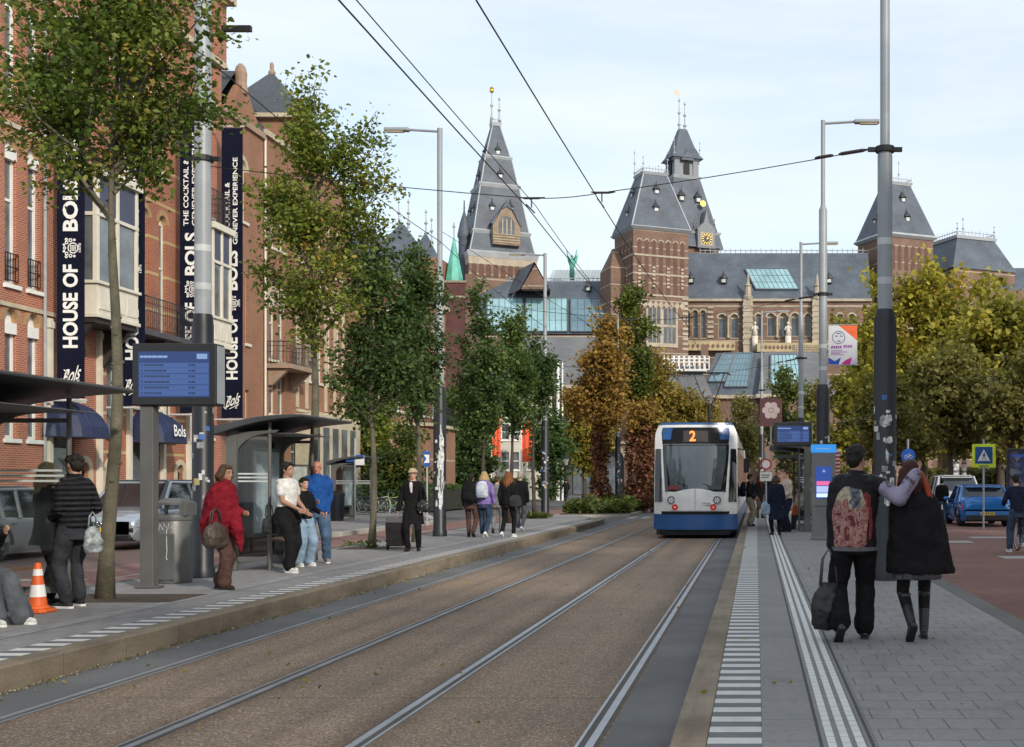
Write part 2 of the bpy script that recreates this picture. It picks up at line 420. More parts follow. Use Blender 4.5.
# left-hand stop
EX = -5.77
mb = MB(); mb.prism([(EX-.25, -12), (EX, -12), (EX, 44), (-5.88, 46.5), (-6.15, 48.7), (-6.4, 48.7), (-6.13, 46.5), (EX-.25, 44)], 'z', -.1, PZ)
struct(mb.build('platform_kerb', kerbm, bevel=.012))
sheet('tactile_strip', rect(EX-.552, EX-.252, -12, 45), PZ-.002, tact, thick=.15)
mb = MB(); mb.prism([(-9.0, -12), (EX-.554, -12), (EX-.554, 44), (-6.7, 48.7), (-7.5, 51.5), (-9.0, 51.5)], 'z', -.1, PZ-.004)
struct(mb.build('platform', paver))
sheet('guide_strip', rect(-7.05, -6.82, -12, 47), PZ, guide_old)
mb = MB(); mb.box(-9.2, -9.002, -12, 51.5, -.1, PZ+.003); struct(mb.build('platform_kerb', sidek, bevel=.015))
sheet('bicycle_road', rect(-12.2, -9.2, -12, 135), .02, redbike)
sheet('street', rect(-17, -12.2, -12, 33), .018, mat('warm_asphalt', (.135, .085, .072), .85, 0, .15, .6, fine=.4, fs=60))
for y in range(2, 60, 6): sheet('road_marking', rect(-10.75, -10.65, y, y+2.2), .024, linew)
for y in (17.2, 19.3): sheet('road_marking', rect(-12.0, -10.9, y, y+.35), .026, linew)
mb = MB(); mb.prism([(-17, 33.2), (-14.5, 33.2), (-12.5, 35.5), (-12.5, 46), (-17.5, 62), (-21.8, 88), (-40, 88), (-40, 33.2)], 'z', -.1, .12)
struct(mb.build('pavement', slabs))
mb = MB(); mb.prism([(-17, 32.9), (-14.4, 32.9), (-12.2, 35.4), (-12.2, 46.1), (-17.2, 62.1), (-21.5, 88), (-21.79, 88), (-17.49, 62), (-12.49, 46), (-12.49, 35.5), (-14.5, 33.19), (-17, 33.19)], 'z', -.1, .14)
struct(mb.build('kerb', mat('light_kerb', (.36, .34, .30), .85, 0, .15, 1)))
sheet('pavement', rect(-22, -17.15, -12, 33.18), .12, slabs, thick=.15)
mb = MB(); mb.box(-17.15, -17, -12, 33.18, -.1, .135); struct(mb.build('kerb', MATS['light_kerb']))
# zebra bars across the tracks beyond the stop
for k in range(5): sheet('zebra_marking', rect(-5.75+k*.62, -5.4+k*.62, 52.5, 56), .009, linew)
# planter island with ground cover
mb = MB(); mb.prism([(-9.1, 55.5), (-6.2, 57), (-5.9, 80), (-9.4, 80)], 'z', -.1, .14); struct(mb.build('planter_soil', mat('soil', (.05, .035, .022), .95, 0, .3, 2)))
mb = MB(); mb.prism([(-9.3, 55.1), (-6.0, 56.7), (-5.7, 80.2), (-9.6, 80.2)], 'z', -.1, .10); struct(mb.build('planter_kerb', MATS['light_kerb']))

# ------------------------------------------------------------------ poles
def pole(x, y, label, arm=0, t2=8.7, top=10.9, r=(.165, .108, .07), seed=0, torn=False):
    t = thing('tram_pole', label, 'pole', (x, y, PZ), 0, 'tram line poles with street lamps')
    mb = MB(); mb.lathe([(r[0]+.02, 0), (r[0]+.02, .12), (r[0], .16), (r[0], 3.75), (r[1]+.015, 3.92)], 20)
    low = mb.build('base_sleeve', poledark, t, smooth=True)
    mb = MB(); mb.lathe([(r[1], 3.9), (r[1], t2-.1-PZ), (r[2]+.008, t2-PZ), (r[2], t2+.05-PZ), (r[2], top-PZ)], 16)
    up = mb.build('mast', [polelight if arm else polegrey], t, smooth=True)
    for z in (4.28, 4.85):
        mb = MB(); mb.lathe([(r[1]+.003, z), (r[1]+.003, z+.1)], 16); mb.build('reflective_band', mat('band_grey', (.5, .52, .53), .5), up, smooth=True)
    mb = MB(); mb.lathe([(r[1]+.03, 0), (r[1]+.03, .08)], 14, c=(0, 0, 6.2)); mb.box(-r[1]-.14, r[1]+.14, -.03, .03, 6.21, 6.27)
    mb.build('clamp', iron, t)
    if arm:
        mb = MB(); mb.tube([(0, 0, top-PZ-.08), (arm*1.0, 0, top-PZ-.02)], .035, 8); mb.build('lamp_arm', polelight, t)
        mb = MB(); mb.box(min(arm*.8, arm*1.45), max(arm*.8, arm*1.45), -.1, .1, top-PZ-.08, top-PZ+.02, 0)
        lm = mb.build('lamp_head', polelight, t, bevel=.03)
        mb = MB(); mb.box(min(arm*.95, arm*1.4), max(arm*.95, arm*1.4), -.07, .07, top-PZ-.098, top-PZ-.082); mb.build('lamp_glass', mat('lamp_lens', (.75, .6, .35), .2), lm)
    # stickers and torn paper, facing all round but mostly the viewer
    rr = random.Random(seed+3)
    mb = MB()
    for k in range(24 if not torn else 18):
        z = 1.15+1.5*rr.random()**1.1; a = -math.pi/2+rr.gauss(.15, .8); w = rr.uniform(.03, .10)/r[0]/2; h = rr.uniform(.03, .11)
        mi = rr.choice([0, 0, 0, 0, 1, 1, 1, 2, 3])
        n = 4; q = r[0]+.0025+.0006*(k % 4)
        vs = [(q*math.cos(a+w*(2*i/n-1)), q*math.sin(a+w*(2*i/n-1)), z+h*j+rr.uniform(-.006, .006)) for j in (0, 1) for i in range(n+1)]
        mb.add(vs, [(i, i+1, n+2+i, n+1+i) for i in range(n)], mi)
    if seed == 5:
        for z0_, a_, w_, h_ in ((2.25, .0, .75, .17), (2.02, .12, .55, .10), (1.72, .1, .22, .16), (1.38, -.25, .5, .14), (1.28, .25, .6, .22), (1.12, .1, .5, .14)):
            for q_ in range(5):
                a = -math.pi/2+a_+rr.uniform(-.5, .5)*w_; w = w_*rr.uniform(.2, .45); h = h_*rr.uniform(.5, 1); z = z0_+rr.uniform(-.04, .04); q = r[0]+.004+.0005*q_
                mb.add([(q*math.cos(a+w*u), q*math.sin(a+w*u), z+h*v) for u, v in ((-1, 0), (-.3, -.1), (.5, .05), (1, .2), (.8, .85), (.2, 1.05), (-.5, .9), (-.9, .8))], [tuple(range(8))], 0 if q_ % 3 else 1)
    if torn:
        for k in range(40):
            z = .7+2.0*rr.random(); a = -math.pi/2+.5+rr.gauss(0, .25)+(z-1.6)*.1; w = rr.uniform(.05, .2); h = rr.uniform(.08, .4); q = r[0]+.002+.0005*(k % 5)
            mb.add([(q*math.cos(a+w*u), q*math.sin(a+w*u), z+h*v) for u, v in ((-1, 0), (.2, -.2), (1, .1), (.8, .9), (-.3, 1.1), (-.8, .7))], [(0, 1, 2, 3, 4, 5)], 0)
    mb.build('sticker_layer', [mat('sticker_white', (.55, .56, .55), .6, 0, .35, 14), mat('sticker_grey', (.25, .26, .27), .6, 0, .4, 14), mat('sticker_blue', (.05, .12, .35), .6), mat('sticker_mustard', (.4, .33, .14), .6)], low)
    return t
pole(-8.25, 17.9, 'grey and navy tram pole with white stickers beside the person in the red shawl', 0, 9.2, 12, (.15, .118, .07), 1)
pole(-8.3, 31.5, 'lamp pole with torn white paper down its navy base, behind the woman with the trolley', -1, 7.0, 10.9, seed=2, torn=True)
pole(-8.56, 48.7, 'lamp pole with stickered navy base right of the group of walkers', -1, 7.0, 10.9, seed=3)
pole(-7.6, 66, 'lamp pole standing among the ivy-clad orange trees', -1, 7.0, 10.9, (.15, .1, .065), seed=4)
pole(1.87, 17.4, 'thick pole with stickers on its navy base behind the embracing couple', 0, 6.45, 12.5, seed=5)
pole(1.72, 30.8, 'lamp pole carrying the orange and white event banner', 1, 8.7, 10.9, (.17, .105, .055), seed=6)
pole(1.75, 46.7, 'lamp pole rising behind the blue departure display of the far shelter', 1, 8.2, 10.95, (.15, .1, .06), seed=7)
pole(.3, 63, 'slim lamp pole rising beside the right flank of the tram', 1, 7.4, 10.6, (.15, .08, .05), seed=8)

# ------------------------------------------------------------------ wires
def wire(name, pts, r, label, cat='wire', group=None, n=6):
    mb = MB(); mb.tube(pts, r, n)
    return tag(mb.build(name, wirem, smooth='all'), label, cat, group)
def sag(a, b, s, k=10):
    return [tuple(a[i]+(b[i]-a[i])*t/k-(s*4*(t/k)*(1-t/k) if i == 2 else 0) for i in range(3)) for t in range(k+1)]
def contact(x0, x1, z, ofs=0):
    pts = []
    Ys = [-16, 17.8, 31.2, 47.7, 64, 95, 140]
    Xs = [x0-.15, x0, x1-.05, x1+.12, x1-.05, x1, x1]
    for i in range(len(Ys)-1):
        pts += sag((Xs[i], Ys[i], z), (Xs[i+1], Ys[i+1], z), .10 if i else .16, 8)[:-1]
    pts.append((Xs[-1], Ys[-1], z))
    return pts
wire('overhead_wire', contact(-3.38, -3.2, 5.68), .0085, 'left one of the paired overhead wires running to the left track')
wire('overhead_wire', contact(-3.27, -3.3, 5.72), .006, 'right one of the paired overhead wires running to the left track')
wire('overhead_wire', contact(-2.28, -1.75, 5.72), .0085, 'single overhead wire crossing the sky above the tram')
def span(a, b, mids, label, n1=True):
    t = thing('span_wire', label, 'wire', (0, 0, 0))
    pts = [a]+mids+[b]; P = []
    for i in range(len(pts)-1): P += sag(pts[i], pts[i+1], .03, 5)[:-1]
    P.append(b)
    mb = MB(); mb.tube(P, .007, 6); mb.build('cable', wirem, t, smooth='all')
    mb = MB()
    v = Vector(b); u = (Vector(mids[-1])-v).normalized()
    mb.tube([v+u*.12, v+u*.2, v+u*.5, v+u*.55], [.012, .028, .028, .012], 8); mb.tube([v+u*.62, v+u*.66, v+u*.85, v+u*.9], [.01, .025, .025, .01], 8)
    for m_ in mids:
        m_ = Vector(m_); mb.tube([m_+Vector((-.16, 0, .01)), m_+Vector((-.10, 0, 0)), m_+Vector((.10, 0, 0)), m_+Vector((.2, 0, .01))], [.008, .018, .018, .008], 8)
        mb.tube([m_, m_+Vector((0, 0, -.14))], .011, 6); mb.tube([m_+Vector((-.03, -.25, -.15)), m_+Vector((0, .25, -.16))], .011, 6)
    mb.build('insulator', mat('insulator_dark', (.03, .022, .02), .4), t, smooth=True)
span((-8.14, 17.9, 6.33), (1.74, 17.4, 6.46), [(-3.33, 17.8, 5.83), (-2.28, 17.75, 5.90)], 'cable strung across the street between the two nearest poles')
span((-8.2, 31.5, 6.4), (1.62, 30.8, 6.42), [(-3.25, 31.2, 5.84), (-1.8, 31.1, 5.88)], 'cable strung from the torn-paper pole to the banner pole')
span((-8.5, 48.7, 6.4), (1.65, 46.7, 6.42), [(-3.1, 47.7, 5.84), (-1.65, 47.6, 5.88)], 'cable strung across the tracks above the tram roof')
P = sag((-8.3, -8, 8.2), (-8.2, 17.9, 7.95), .1)[:-1]+sag((-8.2, 17.9, 7.95), (-8.25, 31.5, 7.9), .12)[:-1]+sag((-8.25, 31.5, 7.9), (-8.5, 48.7, 7.9), .15)
wire('feeder_cable', P, .009, 'dark cable running along the left row of poles through the tree crowns', 'cable')
wire('guy_wire', sag((-8.25, 31.5, 8.2), (-3.2, 47.7, 5.9), .1), .007, 'thin stay wire from the torn-paper pole down to the overhead wires')

# ------------------------------------------------------------------ tram
def tram():
    t = thing('tram', 'white and blue articulated tram on route 2 arriving at the stop', 'tram', (-1.74, 34.3, 0))
    L, zb, zt = 29.0, .26, 3.28
    def yf(x, z): return .34*abs(x/1.2)**2.4 + max(0, z-1.2)**1.25*.16
    tw = mat('tram_white', (.76, .76, .745), .3, 0, .09, 2.5, coat=.3, fine=.12, fs=14)
    tb = mat('tram_blue', (.010, .085, .27), .3, 0, .12, 1.2, coat=.3)
    tg = mat('tram_glass', (.012, .014, .017), .05, 0, .2, 1, spec=.8)
    ts = mat('windscreen_glass', (.075, .095, .11), .06, 0, .25, .9, spec=.9)
    tk = mat('tram_black', (.007, .007, .010), .4, 0, .2, 2, spec=.25)
    def panel(rows, ofs, mi, mb, nx=14):
        vs = []; 
        for z, xl, xr in rows:
            for i in range(nx+1):
                x = xl+(xr-xl)*i/nx; vs.append((x, yf(x, z)-ofs, z))
        k = len(rows)
        mb.add(vs, [(j*(nx+1)+i, j*(nx+1)+i+1, (j+1)*(nx+1)+i+1, (j+1)*(nx+1)+i) for j in range(k-1) for i in range(nx)], mi)
    zs = [zb, .5, .73, .8, .9, 1.0, 1.1, 1.2, 1.4, 1.7, 2.0, 2.3, 2.6, 2.75, 2.9, 3.05, 3.15, 3.23, zt]
    def hw(z): return 1.2 if z < 2.9 else 1.2-.12*((z-2.9)/.38)**2
    mb = MB(); panel([(z, -hw(z), hw(z)) for z in zs], 0, 0, mb, 24)
    # side walls, roof
    for s in (-1, 1):
        vs = []
        for z in zs: vs += [(s*hw(z), yf(hw(z), z), z), (s*hw(z), L, z)]
        mb.add(vs, [(2*i, 2*i+1, 2*i+3, 2*i+2) for i in range(len(zs)-1)], 0)
    mb.add([(-hw(zt), yf(1, zt), zt), (hw(zt), yf(1, zt), zt), (hw(zt), L, zt), (-hw(zt), L, zt)], [(0, 1, 2, 3)], 0)
    mb.add([(-1.2, L, zb), (1.2, L, zb), (1.2, L, zt), (-1.2, L, zt)], [(0, 1, 2, 3)], 0)
    mb.add([(-1.2, yf(1.2, zb), zb), (1.2, yf(1.2, zb), zb), (1.2, L, zb), (-1.2, L, zb)], [(0, 1, 2, 3)], 0)
    vs = [(1.2*i/12-0, 0, 0) for i in range(1)]
    body = mb.build('body', tw, t, smooth=True)
    mb = MB(); panel([(z, -hw(z), hw(z)) for z in (zt-.001, zt+.06)], .006, 0, mb, 20)
    mb.build('roof_edge', tb, t)
    mb = MB(); panel([(zb-.005, -1.203, 1.203), (.5, -1.204, 1.204), (.70, -1.204, 1.204)], .012, 0, mb, 24)
    for s in (-1, 1): mb.add([(s*1.207, yf(1.2, .5)-.012, zb), (s*1.207, L, zb), (s*1.207, L, .73), (s*1.207, yf(1.2, .5)-.012, .73)], [(0, 1, 2, 3)])
    mb.build('skirt', tb, t)
    mb = MB(); mb.prism([(-1.0, .1), (1.0, .1), (1.15, .5), (1.15, 4), (-1.15, 4), (-1.15, .5)], 'z', .10, .24)
    mb.box(-1.0, 1.0, 5, L-1, .08, .25); mb.build('underframe', tk, t)
    mb = MB(); panel([(.70, -.97, .97), (.78, -.98, .98)], .05, 0, mb); panel([(.78, -.98, .98), (.781, -.98, .98)], .0, 0, mb); mb.build('bumper', tk, t)
    # display head with blue corners
    mb = MB(); panel([(2.72, -.97, .95), (2.9, -.985, .965), (3.05, -1.0, .98), (3.2, -.97, .95)], .010, 0, mb)
    disp = mb.build('destination_display', tk, t)
    mb = MB(); panel([(2.85, .70, .95), (3.05, .68, .97), (3.2, .62, .95)], .016, 0, mb, 4); mb.build('blue_corner', tb, disp)
    mb = MB(); panel([(2.85, -.96, -.72), (3.05, -.98, -.70), (3.2, -.95, -.66)], .016, 0, mb, 4); mb.build('blue_corner', tb, disp)
    mb = MB(); panel([(2.78, -.36, .36), (3.1, -.36, .36)], .018, 0, mb); mb.build('display_window', mat('display_brown', (.05, .032, .03), .3), disp)
    mb = MB(); text_on(mb, '2', lambda a, b: (a, yf(a, b)-.024, b), -.18, .0, 2.80, 3.10, .02); mb.build('route_number', emit('led_orange', (1, .16, .02), 2.2), disp)
    # windscreen: black surround and grey-blue glass
    zz = [1.33, 1.36, 1.42, 1.55, 1.8, 2.1, 2.4, 2.6, 2.71]
    def xs(z): return .87+.09*min(1, (z-1.33)/1.2)
    mb = MB(); panel([(z, -xs(z), xs(z)) for z in zz], .010, 0, mb, 20); sur = mb.build('windscreen', tg, t)
    def xg(z): return .74+.14*min(1, max(0, (z-1.42)/.9))**1.0
    mb = MB(); panel([(z, -xg(z)*.96, xg(z)) for z in (1.40, 1.43, 1.5, 1.6, 1.8, 2.0, 2.3, 2.66)], .016, 0, mb, 20); mb.build('windscreen_glass', ts, sur)
    mb = MB()
    for s in (-.25, .4): mb.tube([(s, yf(s, 1.42)-.05, 1.41), (s+.03, yf(s, 1.5)-.045, 1.5), (s-.32, yf(s, 1.75)-.04, 1.62)], .010, 6)
    mb.build('wiper', tk, sur)
    mb = MB(); panel([(1.4, -.86, -.5), (1.46, -.80, -.45), (1.53, -.72, -.52)], .02, 0, mb, 5); mb.build('dashboard', mat('dash_red', (.18, .03, .03), .5), sur)
    # white nose panel, bowed top, centre seam
    mb = MB()
    n = 20; vs = []
    for r_ in range(4):
        for i in range(n+1):
            x = -.80+1.60*i/n; ztop = 1.34+.09*(1-(x/.55)**2 if abs(x) < .55 else 0)
            z = .80+(ztop-.80)*r_/3; vs.append((x, yf(x, z)-.022, z))
    mb.add(vs, [(j*(n+1)+i, j*(n+1)+i+1, (j+1)*(n+1)+i+1, (j+1)*(n+1)+i) for j in range(3) for i in range(n)])
    nose = mb.build('nose_panel', tw, t, smooth='all')
    mb = MB(); mb.box(-.006, .006, yf(0, 1)-.026, yf(0, 1), .80, 1.42); mb.build('seam', mat('seam_grey', (.2, .2, .2), .6), nose)
    mb = MB()
    for i in range(4): mb.box(.17+.07*i, .22+.07*i, yf(.3, .9)-.03, yf(.3, .9)-.02, 1.0, 1.03)
    for i in range(3): mb.box(.22+.08*i, .28+.08*i, yf(.3, .9)-.03, yf(.3, .9)-.02, .94, .97)
    mb.build('marking', mat('mark_grey', (.25, .25, .25), .6), nose)
    for s in (-1, 1):
        x = s*.655-.03
        mb = MB(); mb.disc((x, yf(x, 1.1)-.035, 1.1), .12, 'y', 22, .03); hl = mb.build('headlight', mat('lamp_grey', (.16, .165, .17), .25, .5), t)
        mb = MB()
        for k in range(5): a = k*2*math.pi/5; mb.disc((x+.055*math.cos(a), yf(x, 1.1)-.048, 1.1+.055*math.sin(a)), .022, 'y', 10, .008)
        mb.disc((x, yf(x, 1.1)-.048, 1.1), .022, 'y', 10, .008); mb.build('reflector', chrome, hl)
        x = s*.55-.03
        mb = MB(); mb.disc((x, yf(x, .9)-.035, .9), .09, 'y', 20, .03); mb.build('tail_light', mat('lamp_red', (.70, .012, .012), .25), t)
        mb = MB(); mb.disc((x, yf(x, .9)-.048, .9), .024, 'y', 12, .008); mb.build('light_centre', chrome, t)
        # dark corner window beside the white pillar
        mb = MB(); panel([(1.05, min(s*.95, s*1.18), max(s*.95, s*1.18)), (1.6, min(s*.97, s*1.18), max(s*.97, s*1.18)), (2.2, min(s*1.0, s*1.18), max(s*1.0, s*1.18)), (2.58, min(s*1.01, s*1.17), max(s*1.01, s*1.17))], .028, 0, mb, 14)
        mb.build('corner_window', tg, t)
    # side: window band with pillars, doors
    for s in (-1, 1):
        y = 1.0
        while y < L-1.5:
            mb = MB(); mb.box(min(s*1.2, s*1.208), max(s*1.2, s*1.208), y, y+1.55, 1.15 if int(y) % 5 else .45, 2.62); mb.build('side_window', tg, t); y += 1.72
    mb = MB()
    mb.tube([(1.2, 1.0, 2.6), (1.42, .75, 2.55), (1.46, .7, 2.3)], .025, 6); mb.cbox((1.46, .70, 2.1), (.16, .1, .42)); mb.build('mirror', tk, t, bevel=.02)
    mb = MB(); mb.box(-.95, .95, 2.2, L-1, zt-.01, zt+.06); mb.box(-.8, .8, 6.0, 9.0, zt+.05, zt+.24); mb.build('roof_unit', mat('roof_dark', (.05, .05, .055), .6), t, bevel=.04)
    pan = MB(); py = 10.6
    pan.box(-.55, .55, py-.6, py+.7, zt+.3, zt+.36); pan.tube([(0, py, zt+.3), (0, py, zt+1.25)], .06, 8)
    q = zt+1.2
    pan.tube([(0, py, q-.1), (-.34, py, q+.55), (-.60, py, q+1.22)], .022, 6); pan.tube([(0, py, q-.1), (.30, py, q+.45), (.56, py, q+1.22)], .022, 6)
    pan.tube([(-.2, py, q+.28), (.2, py, q+.28)], .016, 6); pan.tube([(-.12, py, q+.0), (-.12, py, q+.35)], .014, 6); pan.tube([(.1, py, q+.0), (.1, py, q+.35)], .014, 6)
    for dy in (-.12, .12): pan.tube([(-.78, py+dy, q+1.14), (-.66, py+dy, q+1.22), (.66, py+dy, q+1.22), (.78, py+dy, q+1.14)], .022, 6)
    pan.build('pantograph', iron, t)
tram()
# ------------------------------------------------------------------ facade tools.  P(u, d, z): u along the wall, d outwards
def pbox(mb, P, u0, u1, d0, d1, z0, z1, mi=0):
    vs = [P(u0,d0,z0),P(u1,d0,z0),P(u1,d1,z0),P(u0,d1,z0),P(u0,d0,z1),P(u1,d0,z1),P(u1,d1,z1),P(u0,d1,z1)]
    mb.add(vs, [(3,2,1,0),(4,5,6,7),(0,1,5,4),(1,2,6,5),(2,3,7,6),(3,0,4,7)], mi)
def arch_pts(uc, w, zt, rise, n=10, grow=0):
    return [(uc-(w/2+grow)*math.cos(math.pi*i/n), zt+(rise+grow)*math.sin(math.pi*i/n)) for i in range(n+1)]
def wall(mb, P, u0, u1, z0, z1, ops, depth=.22, mi=0, mring=None, ring=.2):
    """front sheet with real openings and their reveals; ops: (uc, w, zb, zt, rise)"""
    us = sorted({u0, u1}|{o[0]-o[1]/2 for o in ops}|{o[0]+o[1]/2 for o in ops}); us = [u for u in us if u0 <= u <= u1]
    zs = sorted({z0, z1}|{o[2] for o in ops}|{o[3]+o[4] for o in ops}); zs = [z for z in zs if z0 <= z <= z1]
    for i in range(len(us)-1):
        run = None
        for j in range(len(zs)):
            hole = True
            if j < len(zs)-1:
                um = (us[i]+us[i+1])/2; zm = (zs[j]+zs[j+1])/2
                hole = any(abs(um-o[0]) < o[1]/2 and o[2] < zm < o[3]+o[4] for o in ops)
                if not hole and run is None: run = zs[j]
            if run is not None and hole:
                mb.add([P(us[i], 0, run), P(us[i+1], 0, run), P(us[i+1], 0, zs[j]), P(us[i], 0, zs[j])], [(0, 1, 2, 3)], mi); run = None
    for uc, w, zb, zt, rise in ops:
        a, b = uc-w/2, uc+w/2
        if rise > 0:
            ap = arch_pts(uc, w, zt, rise); top = zt+rise
            n = len(ap)-1
            for i in range(n):
                (ua, za), (ub, zc) = ap[i], ap[i+1]
                mb.add([P(ua, 0, za), P(ub, 0, zc), P(ub, 0, top), P(ua, 0, top)], [(0, 1, 2, 3)], mi)
                mb.add([P(ua, 0, za), P(ub, 0, zc), P(ub, -depth, zc), P(ua, -depth, za)], [(0, 1, 2, 3)], mi if mring is None else mring)
            if mring is not None:
                op = arch_pts(uc, w, zt, rise, grow=ring)
                for i in range(n):
                    q = [ap[i], ap[i+1], op[i+1], op[i]]
                    mb.add([P(u, .012, z) for u, z in q]+[P(u, -.0, z) for u, z in q], [(0, 1, 2, 3), (4, 5, 6, 7), (0, 1, 5, 4), (1, 2, 6, 5), (2, 3, 7, 6), (3, 0, 4, 7)], mring)
        else:
            mb.add([P(a, 0, zt), P(b, 0, zt), P(b, -depth, zt), P(a, -depth, zt)], [(0, 1, 2, 3)], mi)
        for u in (a, b): mb.add([P(u, 0, zb), P(u, -depth, zb), P(u, -depth, zt), P(u, 0, zt)], [(0, 1, 2, 3)], mi)
        mb.add([P(a, 0, zb), P(b, 0, zb), P(b, -depth, zb), P(a, -depth, zb)], [(0, 1, 2, 3)], mi)
def window(parent, P, o, fm, gm, depth=.2, fr=.07, rails=(.5,), mull=0, sill=True, guard=False, head=False, name='window'):
    uc, w, zb, zt, rise = o
    a, b = uc-w/2, uc+w/2; d0, d1 = -depth, -depth+.06
    mb = MB(); top = zt+rise*.0
    pbox(mb, P, a+.001, a+fr, d0, d1, zb, zt); pbox(mb, P, b-fr, b-.001, d0, d1, zb, zt)
    pbox(mb, P, a+fr, b-fr, d0, d1, zb, zb+fr); pbox(mb, P, a+fr, b-fr, d0, d1, zt-fr, zt)
    for q in rails: z = zb+(zt-zb)*q; pbox(mb, P, a+fr, b-fr, d0, d1, z-.04, z+.04)
    for k in range(mull): u = a+(b-a)*(k+1)/(mull+1); pbox(mb, P, u-.03, u+.03, d0, d1+.005, zb+fr, zt-fr)
    if rise:
        ap = arch_pts(uc, w, zt, rise); mb.add([P(u, d0+.01, z) for u, z in ap], [tuple(range(len(ap)))])
    if head: pbox(mb, P, a-.0, b+.0, d0, .0-.03, zt-.35, zt-.02)
    if sill: pbox(mb, P, a-.08, b+.08, -.03, .09, zb-.12, zb-.002)
    f = mb.build(name, fm, parent)
    mb = MB(); mb.add([P(a+fr, d0+.02, zb+fr), P(b-fr, d0+.02, zb+fr), P(b-fr, d0+.02, zt-fr), P(a+fr, d0+.02, zt-fr)], [(0, 1, 2, 3)])
    mb.build('pane', gm, f)
    if guard:
        mb = MB()
        for z in (zb+.9, zb+.5, zb+.1): pbox(mb, P, a, b, .0, .03, z, z+.03)
        k = int(w/.11)
        for i in range(k+1): u = a+(b-a)*i/k; pbox(mb, P, u-.008, u+.008, .005, .025, zb+.1, zb+.9)
        mb.build('window_guard', iron, f)
    return f
def railing(mb, P, path, z0, h, step=.13, r=.012):
    for i in range(len(path)-1):
        (ua, da), (ub, db) = path[i], path[i+1]
        L = math.hypot(ub-ua, db-da); k = max(1, int(L/step))
        for z in (z0+.06, z0+h*.55, z0+h*.8, z0+h): mb.tube([P(ua, da, z), P(ub, db, z)], .02 if z == z0+h else r, 5)
        for j in range(k+1): t = j/k; mb.tube([P(ua+(ub-ua)*t, da+(db-da)*t, z0), P(ua+(ub-ua)*t, da+(db-da)*t, z0+h)], r, 4)
        for j in range(k//3):
            t = (j*3+1.5)/k; c = P(ua+(ub-ua)*t, da+(db-da)*t, z0+h*.3)
            mb.tube([(c[0], c[1]-.1 if ub != ua else c[1], c[2]-.12), c, (c[0], c[1]+.1 if ub != ua else c[1], c[2]+.12)], r, 4)

hb = brick('red_house_brick', (.44, .105, .042), (.33, .072, .034), (.42, .32, .25), .215, .066, .012, var=.2)
hband = brick('banded_house_brick', (.40, .10, .045), (.31, .072, .036), (.34, .26, .19), .215, .066, .011, var=.2, bands=(.66, .045, (.48, .36, .17)))
vouss = brick('arch_brick', (.46, .27, .12), (.38, .20, .09), (.35, .28, .2), .07, .3, .01)
brownb = brick('brown_house_brick', (.31, .118, .055), (.25, .092, .045), (.34, .26, .2), .215, .066, .01, var=.2)
brownb2 = brick('tan_house_brick', (.32, .145, .078), (.26, .115, .064), (.34, .26, .2), .215, .066, .01, var=.2, bands=(1.5, .05, (.48, .40, .28)))
slate = brick('slate_roof', (.085, .095, .112), (.07, .08, .095), (.055, .062, .073), .3, .18, .012, rough=.6, var=.22, vs=.25)
navyp = mat('navy_panel', (.05, .055, .10), .5, 0, .1, 2)

# ---------------- red corner building
FX = -22.0
def PH(u, d, z): return (d, u, z)
house = thing('brick_building', 'large red brick corner building with white bay windows and navy banners', 'building', (FX, 0, 0))
UE = 49.4
ops = []
for u in (33.0, 34.1, 35.45, 36.55):
    ops += [(u, .62, 2.9, 6.35, .42), (u, .62, 7.45, 11.5, .34), (u, .62, 12.95, 15.7, .36), (u, .62, 17.1, 19.6, .36)]
mid = []
for u in (43.2, 44.5): mid += [(u, .58, 7.05, 11.2, .3), (u, .58, 12.9, 15.9, .36), (u, .58, 17.2, 19.6, .36)]
right = [(48.4, .62, 12.3, 15.8, .42), (48.4, .62, 17.0, 20.2, .4), (48.5, .55, 7.4, 10.9, .3)]
low = [(39.3, .5, .95, 2.0, .28), (40.9, .5, .95, 2.0, .28), (45.8, .5, .95, 2.0, .28), (48.0, .55, .95, 2.1, .3)]
doors = [(37.9, 1.7, .14, 3.0, 0), (43.2, 1.9, .14, 3.0, 0), (47.0, 1.2, .14, 3.2, 0)]
gr = [(39.0, .8, 3.2, 5.9, .25), (41.0, .7, 3.2, 5.9, .25), (45.0, .7, 3.2, 5.9, .25), (48.3, .6, 3.4, 6.0, .3)]
TOPZ = 21.6
mb = MB()
wall(mb, PH, 29, 38.0-.9, .9, TOPZ, [o for o in ops], mi=0, mring=2)
W2 = [o for o in low+doors+gr+mid+right]
wall(mb, PH, 37.1, 40.4, .1, TOPZ, [o for o in low+gr if o[0] < 40.3]+[(38.0, 1.5, .14, 3.0, 0)], mi=0, mring=2)
wall(mb, PH, 40.4, 46.2, .1, TOPZ, [o for o in low+gr+mid if 40.4 < o[0] < 46.2]+[(43.2, 1.9, .14, 3.0, 0)], mi=1, mring=2)
wall(mb, PH, 46.2, UE, .1, TOPZ, [o for o in low+gr+right if o[0] > 46.2]+[(47.1, 1.0, .14, 3.2, 0)], mi=0, mring=2)
mb.add([PH(UE, 0, .1), PH(UE, -14, .1), PH(UE, -14, TOPZ), PH(UE, 0, TOPZ)], [(0, 1, 2, 3)], 0)
mb.add([PH(29, 0, .1), PH(29, -14, .1), PH(29, -14, TOPZ), PH(29, 0, TOPZ)], [(0, 1, 2, 3)], 0)
mb.add([PH(29, -14, .1), PH(UE, -14, .1), PH(UE, -14, TOPZ), PH(29, -14, TOPZ)], [(0, 1, 2, 3)], 0)
house_wall = mb.build('wall', [hb, hband, vouss], house, fixn=False)
